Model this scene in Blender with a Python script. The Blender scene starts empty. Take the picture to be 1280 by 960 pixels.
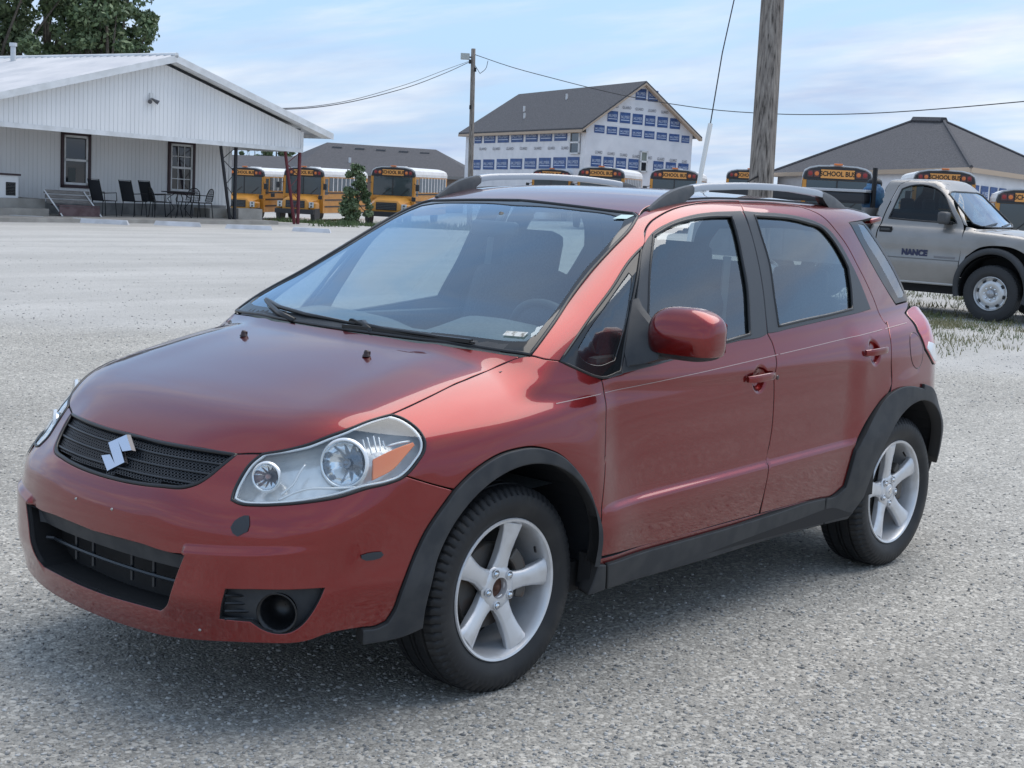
import bpy, bmesh, math, random
import numpy as np
from mathutils import Vector, Matrix
from mathutils.geometry import delaunay_2d_cdt
np.seterr(all='ignore')
SC = bpy.context.scene
COL = SC.collection
R = math.radians
PI = math.pi

# ------------------------------------------------------------------ camera
# world frame: origin on the ground under the front axle of the red car, x forward, y to its left
CF = 1889.35
CP = np.array([3.408188, 3.760900, 1.570479])
CPIT, CYAW, CROL = -0.133375348, 3.86387252, 0.0488566394
_f = np.array([math.cos(CYAW)*math.cos(CPIT), math.sin(CYAW)*math.cos(CPIT), math.sin(CPIT)])
_r0 = np.array([math.sin(CYAW), -math.cos(CYAW), 0.0])
_u0 = np.cross(_r0, _f)
_r = _r0*math.cos(CROL)+_u0*math.sin(CROL)
_u = _u0*math.cos(CROL)-_r0*math.sin(CROL)
cd = bpy.data.cameras.new('camera')
cam = bpy.data.objects.new('camera', cd)
COL.objects.link(cam)
M = Matrix.Identity(4)
for i in range(3):
    M[i][0] = _r[i]; M[i][1] = _u[i]; M[i][2] = -_f[i]; M[i][3] = CP[i]
cam.matrix_world = M
cd.sensor_width = 36.0
cd.lens = CF/1280*36.0
cd.clip_end = 3000
SC.camera = cam
SC.render.resolution_x, SC.render.resolution_y = 1024, 768

# ------------------------------------------------------------------ sky and sun
SUN_EL, SUN_AZ = R(62), R(172)        # azimuth of the sun direction in this frame
wd = bpy.data.worlds.new('World'); SC.world = wd
wd.use_nodes = True
wn, wl = wd.node_tree.nodes, wd.node_tree.links
wn.clear()
wo = wn.new('ShaderNodeOutputWorld'); wb = wn.new('ShaderNodeBackground')
sky = wn.new('ShaderNodeTexSky'); sky.sky_type = 'NISHITA'; sky.sun_disc = False
sky.sun_elevation = SUN_EL; sky.sun_rotation = R(90)-SUN_AZ
sky.air_density = 1.0; sky.dust_density = 2.0; sky.ozone_density = 1.2
tc = wn.new('ShaderNodeTexCoord')
sep = wn.new('ShaderNodeSeparateXYZ'); wl.new(tc.outputs['Generated'], sep.inputs[0])
zz = wn.new('ShaderNodeMath'); zz.operation = 'MAXIMUM'; zz.inputs[1].default_value = 0.0; wl.new(sep.outputs[2], zz.inputs[0])
za = wn.new('ShaderNodeMath'); za.operation = 'ADD'; za.inputs[1].default_value = 0.16; wl.new(zz.outputs[0], za.inputs[0])
dv = wn.new('ShaderNodeVectorMath'); dv.operation = 'DIVIDE'
cmb = wn.new('ShaderNodeCombineXYZ')
for k in range(3): wl.new(za.outputs[0], cmb.inputs[k])
wl.new(tc.outputs['Generated'], dv.inputs[0]); wl.new(cmb.outputs[0], dv.inputs[1])
mp = wn.new('ShaderNodeMapping'); mp.inputs['Rotation'].default_value = (0, 0, R(-50)); mp.inputs['Scale'].default_value = (.95, .46, 0.0); mp.inputs['Location'].default_value = (3.1, 0.4, 0)
wl.new(dv.outputs[0], mp.inputs[0])
n1 = wn.new('ShaderNodeTexNoise'); n1.inputs['Scale'].default_value = 1.15; n1.inputs['Detail'].default_value = 9; n1.inputs['Roughness'].default_value = .58; n1.inputs['Distortion'].default_value = .35
wl.new(mp.outputs[0], n1.inputs['Vector'])
cr = wn.new('ShaderNodeValToRGB'); cr.color_ramp.elements[0].position = .42; cr.color_ramp.elements[1].position = .64
wl.new(n1.outputs[0], cr.inputs[0])
n2 = wn.new('ShaderNodeTexNoise'); n2.inputs['Scale'].default_value = 2.2; n2.inputs['Detail'].default_value = 7; n2.inputs['Roughness'].default_value = .55
wl.new(mp.outputs[0], n2.inputs['Vector'])
cc = wn.new('ShaderNodeValToRGB')
cc.color_ramp.elements[0].position = .36; cc.color_ramp.elements[0].color = (3.6, 4.15, 5.7, 1)
cc.color_ramp.elements[1].position = .62; cc.color_ramp.elements[1].color = (7.2, 7.2, 7.3, 1)
wl.new(n2.outputs[0], cc.inputs[0])
# thin high haze lifts the blue a little
mh = wn.new('ShaderNodeMix'); mh.data_type = 'RGBA'; mh.inputs[0].default_value = .66
wl.new(sky.outputs[0], mh.inputs[6]); mh.inputs[7].default_value = (3.5, 5.6, 8.5, 1)
mx = wn.new('ShaderNodeMix'); mx.data_type = 'RGBA'
cf_ = wn.new('ShaderNodeMath'); cf_.operation = 'MULTIPLY'; cf_.inputs[1].default_value = .9; wl.new(cr.outputs[0], cf_.inputs[0])
wl.new(cf_.outputs[0], mx.inputs[0]); wl.new(mh.outputs[2], mx.inputs[6]); wl.new(cc.outputs[0], mx.inputs[7])
wl.new(mx.outputs[2], wb.inputs[0]); wb.inputs[1].default_value = 0.091
wl.new(wb.outputs[0], wo.inputs[0])
sd = bpy.data.lights.new('sun', 'SUN'); sd.energy = 1.5; sd.angle = R(62); sd.color = (1, .93, .84)
so = bpy.data.objects.new('sun', sd); COL.objects.link(so)
sv = Vector((math.cos(SUN_AZ)*math.cos(SUN_EL), math.sin(SUN_AZ)*math.cos(SUN_EL), math.sin(SUN_EL)))
so.rotation_euler = sv.to_track_quat('Z', 'Y').to_euler()
SC.view_settings.view_transform = 'Standard'
SC.view_settings.look = 'None'
SC.view_settings.exposure = 0.66
SC.view_settings.gamma = 1.0
SC.render.engine = 'CYCLES'
SC.cycles.max_bounces = 8
SC.cycles.transparent_max_bounces = 24
SC.cycles.caustics_reflective = False
SC.cycles.caustics_refractive = False
# ------------------------------------------------------------------ helpers
def ray(px, py):
    d = _f+(px-640)/CF*_r-(py-480)/CF*_u
    return d
def at(px, py, d):                       # point seen at (px, py), d metres deep
    return CP+ray(px, py)*d
def gnd(px, py, z=0.0):                  # point of the plane z seen at (px, py)
    d = ray(px, py); return CP+d*((z-CP[2])/d[2])
FH = np.array([math.cos(CYAW), math.sin(CYAW), 0.0]); RH = _r0.copy()
def mkmat(name, col=(.5, .5, .5), rough=.5, metal=0.0, coat=0.0, spec=.5, emis=None, es=0.0, trans=0.0):
    m = bpy.data.materials.new(name); m.use_nodes = True
    b = m.node_tree.nodes['Principled BSDF']
    b.inputs['Base Color'].default_value = (*col, 1); b.inputs['Roughness'].default_value = rough
    b.inputs['Metallic'].default_value = metal; b.inputs['Coat Weight'].default_value = coat
    b.inputs['Coat Roughness'].default_value = .03; b.inputs['Specular IOR Level'].default_value = spec
    b.inputs['Transmission Weight'].default_value = trans
    if emis: b.inputs['Emission Color'].default_value = (*emis, 1); b.inputs['Emission Strength'].default_value = es
    return m
def bsdf(m): return m.node_tree.nodes['Principled BSDF']
def vary(m, c2, scale=5.0, lo=.4, hi=.6, bump=0.0, bscale=None, detail=6, stretch=(1, 1, 1), coord='Object', rough2=None, bdist=.01):
    """noise between the base colour and c2, optional noise bump"""
    n, l = m.node_tree.nodes, m.node_tree.links; b = bsdf(m)
    t = n.new('ShaderNodeTexCoord'); mp = n.new('ShaderNodeMapping'); mp.inputs['Scale'].default_value = stretch
    l.new(t.outputs[coord], mp.inputs[0])
    x = n.new('ShaderNodeTexNoise'); x.inputs['Scale'].default_value = scale; x.inputs['Detail'].default_value = detail
    l.new(mp.outputs[0], x.inputs['Vector'])
    r = n.new('ShaderNodeValToRGB'); r.color_ramp.elements[0].position = lo; r.color_ramp.elements[1].position = hi
    r.color_ramp.elements[0].color = b.inputs['Base Color'].default_value; r.color_ramp.elements[1].color = (*c2, 1)
    l.new(x.outputs[0], r.inputs[0]); l.new(r.outputs[0], b.inputs['Base Color'])
    if bump:
        y = n.new('ShaderNodeTexNoise'); y.inputs['Scale'].default_value = bscale or scale*3; y.inputs['Detail'].default_value = 8
        l.new(mp.outputs[0], y.inputs['Vector'])
        bp = n.new('ShaderNodeBump'); bp.inputs['Strength'].default_value = bump; bp.inputs['Distance'].default_value = bdist
        l.new(y.outputs[0], bp.inputs['Height']); l.new(bp.outputs[0], b.inputs['Normal'])
    return m
def link(name, me, parent=None):
    o = bpy.data.objects.new(name, me); COL.objects.link(o)
    if parent is not None: o.parent = parent
    return o
def mesh(name, V, F, mats, parent=None, smooth=False, midx=None, normals=None):
    me = bpy.data.meshes.new(name)
    me.from_pydata([tuple(map(float, v)) for v in V], [], [tuple(int(i) for i in f) for f in F])
    if not isinstance(mats, (list, tuple)): mats = [mats]
    for m in mats: me.materials.append(m)
    if midx is not None: me.polygons.foreach_set('material_index', np.array(midx, dtype=np.int32))
    if smooth or normals is not None:
        me.polygons.foreach_set('use_smooth', np.ones(len(me.polygons), dtype=bool))
    me.update()
    if normals is not None:
        me.normals_split_custom_set_from_vertices([tuple(map(float, v)) for v in normals])
    return link(name, me, parent)
def tag(o, label=None, cat=None, group=None, kind=None):
    if label: o['label'] = label
    if cat: o['category'] = cat
    if group: o['group'] = group
    if kind: o['kind'] = kind
    return o
def empty(name, loc=(0, 0, 0), rz=0.0):
    o = bpy.data.objects.new(name, None); COL.objects.link(o)
    o.location = tuple(map(float, loc)); o.rotation_euler = (0, 0, rz); o.empty_display_size = .2
    return o
def kids(o): return [c for c in bpy.data.objects if c.parent == o]
def copy_tree(o, parent=None, km=None):
    if km is None:
        km = {}
        for c in bpy.data.objects:
            if c.parent: km.setdefault(c.parent.name, []).append(c)
    c = o.copy(); COL.objects.link(c); c.parent = parent
    for ch in km.get(o.name, []): copy_tree(ch, c, km)
    return c
class MB:
    """collects shapes, builds one mesh"""
    def __init__(s): s.V = []; s.F = []; s.M = []
    def add(s, V, F, m=0):
        b = len(s.V); s.V += [tuple(map(float, v)) for v in V]; s.F += [tuple(i+b for i in f) for f in F]; s.M += [m]*len(F); return s
    def box(s, c, d, rot=None, m=0, bev=0.0):
        """centre, full dims; optional bevelled edges along all axes (chamfer)"""
        hx, hy, hz = d[0]/2, d[1]/2, d[2]/2; c = np.array(c, float)
        if bev <= 0:
            V = np.array([(x, y, z) for x in (-hx, hx) for y in (-hy, hy) for z in (-hz, hz)])
            F = [(0, 1, 3, 2), (4, 6, 7, 5), (0, 4, 5, 1), (2, 3, 7, 6), (0, 2, 6, 4), (1, 5, 7, 3)]
        else:
            b = min(bev, hx*.9, hy*.9, hz*.9)
            bm = bmesh.new(); bmesh.ops.create_cube(bm, size=1)
            for v in bm.verts: v.co = Vector((v.co.x*hx*2, v.co.y*hy*2, v.co.z*hz*2))
            bmesh.ops.bevel(bm, geom=bm.edges[:], offset=b, segments=2, profile=.6, affect='EDGES')
            bm.verts.index_update(); V = np.array([v.co[:] for v in bm.verts]); F = [tuple(v.index for v in f.verts) for f in bm.faces]; bm.free()
        if rot is not None: V = V@np.array(rot).T
        return s.add(V+c, F, m)
    def tube(s, pts, r, n=8, m=0, cap=True, closed=False):
        P = np.array(pts, float); k = len(P); r = np.broadcast_to(np.array(r, float), (k,))
        T = np.gradient(P, axis=0)
        if closed: T = np.roll(P, -1, 0)-np.roll(P, 1, 0)
        T /= np.maximum(np.linalg.norm(T, axis=1)[:, None], 1e-9)
        a = np.array([0, 0, 1.0]) if abs(T[0][2]) < .9 else np.array([1.0, 0, 0])
        V = []; u = np.cross(T[0], a); u /= np.linalg.norm(u)
        for i in range(k):
            u = u-T[i]*(u@T[i]); u /= max(np.linalg.norm(u), 1e-9); w = np.cross(T[i], u)
            for j in range(n):
                t = 2*PI*j/n; V.append(P[i]+r[i]*(math.cos(t)*u+math.sin(t)*w))
        F = []
        for i in range(k if closed else k-1):
            for j in range(n):
                i2 = (i+1) % k; F.append((i*n+j, i*n+(j+1) % n, i2*n+(j+1) % n, i2*n+j))
        if cap and not closed: F.append(tuple(range(n-1, -1, -1))); F.append(tuple((k-1)*n+j for j in range(n)))
        return s.add(V, F, m)
    def lathe(s, prof, n=32, axis='y', c=(0, 0, 0), m=0, closed=False):
        """prof: (radius, along axis) pairs"""
        V = []; F = []; k = len(prof)
        for j in range(n):
            t = 2*PI*j/n
            for (r, h) in prof:
                a, b = r*math.cos(t), r*math.sin(t)
                V.append({'y': (a, h, b), 'z': (a, b, h), 'x': (h, a, b)}[axis])
        for j in range(n):
            j2 = (j+1) % n
            for i in range(k if closed else k-1):
                i2 = (i+1) % k; f = (j*k+i, j*k+i2, j2*k+i2, j2*k+i)
                F.append(f if axis == 'y' else f[::-1])
        return s.add(np.array(V)+np.array(c), F, m)
    def prism(s, poly, h0, h1, axis='y', m=0):
        """2D polygon extruded along an axis; poly in the other two axes (x,z for y; x,y for z; y,z for x)"""
        n = len(poly); V = []
        for h in (h0, h1):
            for (a, b) in poly: V.append({'y': (a, h, b), 'z': (a, b, h), 'x': (h, a, b)}[axis])
        F = [tuple(range(n)), tuple(range(2*n-1, n-1, -1))]+[(i, i+n, (i+1) % n+n, (i+1) % n) for i in range(n)]
        return s.add(V, F, m)
    def quad(s, a, b, c, d, m=0): return s.add([a, b, c, d], [(0, 1, 2, 3)], m)
    def build(s, name, mats, parent=None, smooth=False, recalc=True, autosm=None):
        o = mesh(name, s.V, s.F, mats, parent, False, s.M)
        if recalc:
            bm = bmesh.new(); bm.from_mesh(o.data); bmesh.ops.recalc_face_normals(bm, faces=bm.faces[:]); bm.to_mesh(o.data); bm.free()
        if autosm is not None:
            o.data.polygons.foreach_set('use_smooth', np.ones(len(o.data.polygons), dtype=bool))
            bm = bmesh.new(); bm.from_mesh(o.data)
            for e in bm.edges:
                if len(e.link_faces) == 2 and e.calc_face_angle(0) > autosm: e.smooth = False
            bm.to_mesh(o.data); bm.free()
        elif smooth: o.data.polygons.foreach_set('use_smooth', np.ones(len(o.data.polygons), dtype=bool))
        return o
def rotz(a): c, s = math.cos(a), math.sin(a); return np.array([[c, -s, 0], [s, c, 0], [0, 0, 1.0]])
def roty(a): c, s = math.cos(a), math.sin(a); return np.array([[c, 0, s], [0, 1.0, 0], [-s, 0, c]])
def rotx(a): c, s = math.cos(a), math.sin(a); return np.array([[1.0, 0, 0], [0, c, -s], [0, s, c]])
FONT = None
def text(name, s, size, mat, parent=None, ext=.002, M_=None, weight=0.0, width=1.0):
    cu = bpy.data.curves.new(name, 'FONT'); cu.body = s; cu.size = size; cu.extrude = ext; cu.align_x = 'CENTER'; cu.align_y = 'CENTER'; cu.offset = weight
    cu.resolution_u = 3
    t = bpy.data.objects.new(name, cu); COL.objects.link(t)
    dg = bpy.context.evaluated_depsgraph_get(); me = bpy.data.meshes.new_from_object(t.evaluated_get(dg))
    bpy.data.objects.remove(t); bpy.data.curves.remove(cu)
    me.name = name
    A = Matrix.Diagonal((width, 1, 1, 1)); me.transform(A)
    if M_ is not None: me.transform(M_)
    me.materials.clear(); me.materials.append(mat)
    return link(name, me, parent)
def frame(o, ex, ey, ez):
    m = Matrix.Identity(4)
    for i in range(3): m[i][0] = ex[i]; m[i][1] = ey[i]; m[i][2] = ez[i]; m[i][3] = o[i]
    return m
def unit(v): v = np.array(v, float); return v/np.linalg.norm(v)
# ------------------------------------------------------------------ shape of the car body
class Sp:
    """smooth 1D curve (monotone-ish cubic Hermite with finite difference tangents)"""
    def __init__(s,*p):
        p=sorted(p);s.x=np.array([a[0] for a in p],float);s.y=np.array([a[1] for a in p],float)
        h=np.diff(s.x);d=np.diff(s.y)/h;m=np.zeros(len(s.x))
        m[1:-1]=(d[:-1]*h[1:]+d[1:]*h[:-1])/(h[:-1]+h[1:]);m[0]=d[0];m[-1]=d[-1];s.m=m;s.h=h
    def __call__(s,t):
        t=np.asarray(t,float);c=np.clip(t,s.x[0],s.x[-1])
        i=np.clip(np.searchsorted(s.x,c)-1,0,len(s.h)-1);h=s.h[i];u=(c-s.x[i])/h
        v=(1+2*u)*(1-u)**2*s.y[i]+u*(1-u)**2*h*s.m[i]+u*u*(3-2*u)*s.y[i+1]+u*u*(u-1)*h*s.m[i+1]
        return v+np.where(t<s.x[0],(t-s.x[0])*s.m[0],0)+np.where(t>s.x[-1],(t-s.x[-1])*s.m[-1],0)
def smax(a,b,k):
    h=np.clip(.5+.5*(a-b)/k,0,1);return b+(a-b)*h+k*h*(1-h)
def smin(a,b,k):return -smax(-a,-b,k)
def sstep(a,b,t):
    u=np.clip((t-a)/(b-a),0,1);return u*u*(3-2*u)
PV=Sp((-.80,.79),(-.70,.805),(-.60,.825),(-.50,.842),(-.42,.852),(-.36,.850),(-.2,.853),(-.08,.851),(-.02,.845),(.03,.826),(.08,.80),(.14,.755),(.22,.68))
PL=Sp((-3.2,-.15),(-3.0,-.085),(-2.8,-.045),(-2.5,-.016),(-2.1,-.003),(-1.3,0),(-.5,-.004),(-.1,-.012),(.2,-.028),(.5,-.070),(.75,-.14),(1.0,-.24))
def crease(x):return .893+(-.16-x)*.072
def Ylow(x,z):
    y=PV(z-crease(x))+PL(x)
    for cx in(0,-2.5):
        r=np.sqrt((x-cx)**2+(z-.34)**2)
        y=y+.022*np.exp(-((r-.42)/.13)**2)*sstep(-.1,.25,z-.2)*(1 if cx else 1)
    for hx,hz in((-1.266,.905),(-2.105,.958)):
        e=np.sqrt((x-hx)**2+((z-hz)/1.15)**2);y=y-.020*sstep(.050,.022,e)
    # ledge line along the doors
    zl=.545-(x+.37)*.038
    y=y-.015*sstep(zl-.014,zl+.014,z)*sstep(-2.05,-1.9,x)*sstep(-.3,-.45,x)
    return y
HZ=Sp((1.0,.60),(.92,.69),(.86,.76),(.80,.812),(.72,.858),(.6,.902),(.45,.945),(.3,.984),(.15,1.018),(0,1.045),(-.12,1.063),(-.4,1.09),(-1.0,1.12),(-3.2,1.16))
def Zhood(x,y):
    a=np.abs(y);c=HZ(x)
    return c-.075*a**2-.06*a**4+.006*np.exp(-((a-.50-.1*(x-.3))/.10)**2)*sstep(.85,.3,x)
FX=Sp((.10,.88),(.20,.930),(.28,.952),(.45,.962),(.58,.957),(.65,.940),(.70,.905),(.76,.860),(.82,.80),(.9,.70))
FP=Sp((-.1,0),(0,0),(.1,-.002),(.2,-.008),(.4,-.040),(.52,-.08),(.62,-.14),(.70,-.21),(.78,-.31),(.86,-.45))
RX=Sp((.15,-3.02),(.3,-3.12),(.5,-3.165),(.60,-3.15),(.70,-3.07),(.9,-3.035),(1.05,-2.975),(1.25,-2.855),(1.42,-2.75),(1.5,-2.71))
RP=Sp((-.1,0),(0,0),(.1,.002),(.3,.02),(.5,.06),(.62,.11),(.72,.18),(.80,.28),(.88,.42))
GP=Sp((-3.2,-.14),(-2.9,-.125),(-2.6,-.075),(-2.2,-.026),(-1.7,-.004),(-1.3,0),(-.9,0),(-.4,-.012),(0,-.045),(.3,-.09))
def Ygh(x,z):
    dz=z-1.05;return .795-.335*dz-.15*dz*np.abs(dz)+GP(x)
RZ=Sp((-.5,1.44),(-.75,1.492),(-.95,1.528),(-1.2,1.558),(-1.6,1.568),(-2.1,1.558),(-2.6,1.525),(-2.95,1.455),(-3.2,1.40))
def Zroof(x,y):return RZ(x)-.05*y**2-.10*y**4
WS=Sp((-.2,.86),(0,1.035),(.3,1.195),(.6,1.352),(.9,1.505),(1.2,1.64))
def body(P):
    x,y,z=P[...,0],np.abs(P[...,1]),P[...,2]
    side=(y-Ylow(x,z))
    hood=(z-Zhood(x,y))*.93
    ys=.383-.45*(.5-np.clip(z,.30,.5))
    fr=(x-FX(z)-FP(y)+.030*sstep(.58,.70,z)*sstep(.88,.78,z)*sstep(.22,.48,y)-.018*sstep(.013,-.013,z-.524-.09*(y-.44))*sstep(0,.022,y-ys)*sstep(.76,.56,y)*sstep(.29,.40,z))*.9
    re=-(x-RX(z)-RP(y))*.95
    low=smax(side,hood,.14)
    low=smax(low,fr,.07);low=smax(low,re,.08)
    low=smax(low,.10-z,.05)
    gs=(y-Ygh(x,z))*.93
    ws=(z-WS(.05-x-.28*y*y))*.88
    rf=z-Zroof(x,y)
    rg=-(x-RX(z)-RP(y)*.9)*.88
    g=smax(gs,rf,.075);g=smax(g,ws,.07);g=smax(g,rg,.07);g=smax(g,.93-z,.04)
    return smin(low,g,.035)
def grad(P,e=1e-3):
    g=np.stack([body(P+e*v)-body(P-e*v) for v in np.eye(3)],-1)
    return g/np.maximum(np.linalg.norm(g,axis=-1,keepdims=True),1e-9)
def cast(O,D,n=110,step=.8,tmax=9.,F=body):
    """sphere-trace rays; returns hit points (nan when missed)"""
    O=np.broadcast_to(O,D.shape).astype(float);t=np.zeros(len(D));hit=np.zeros(len(D),bool)
    for _ in range(n):
        d=F(O+t[:,None]*D);hit=np.abs(d)<2e-5
        t=np.where(hit,t,t+d*step)
        if hit.all():break
    P=O+t[:,None]*D;P[(~hit&(np.abs(F(P))>2e-3))|(t>tmax)]=np.nan
    return P
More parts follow.
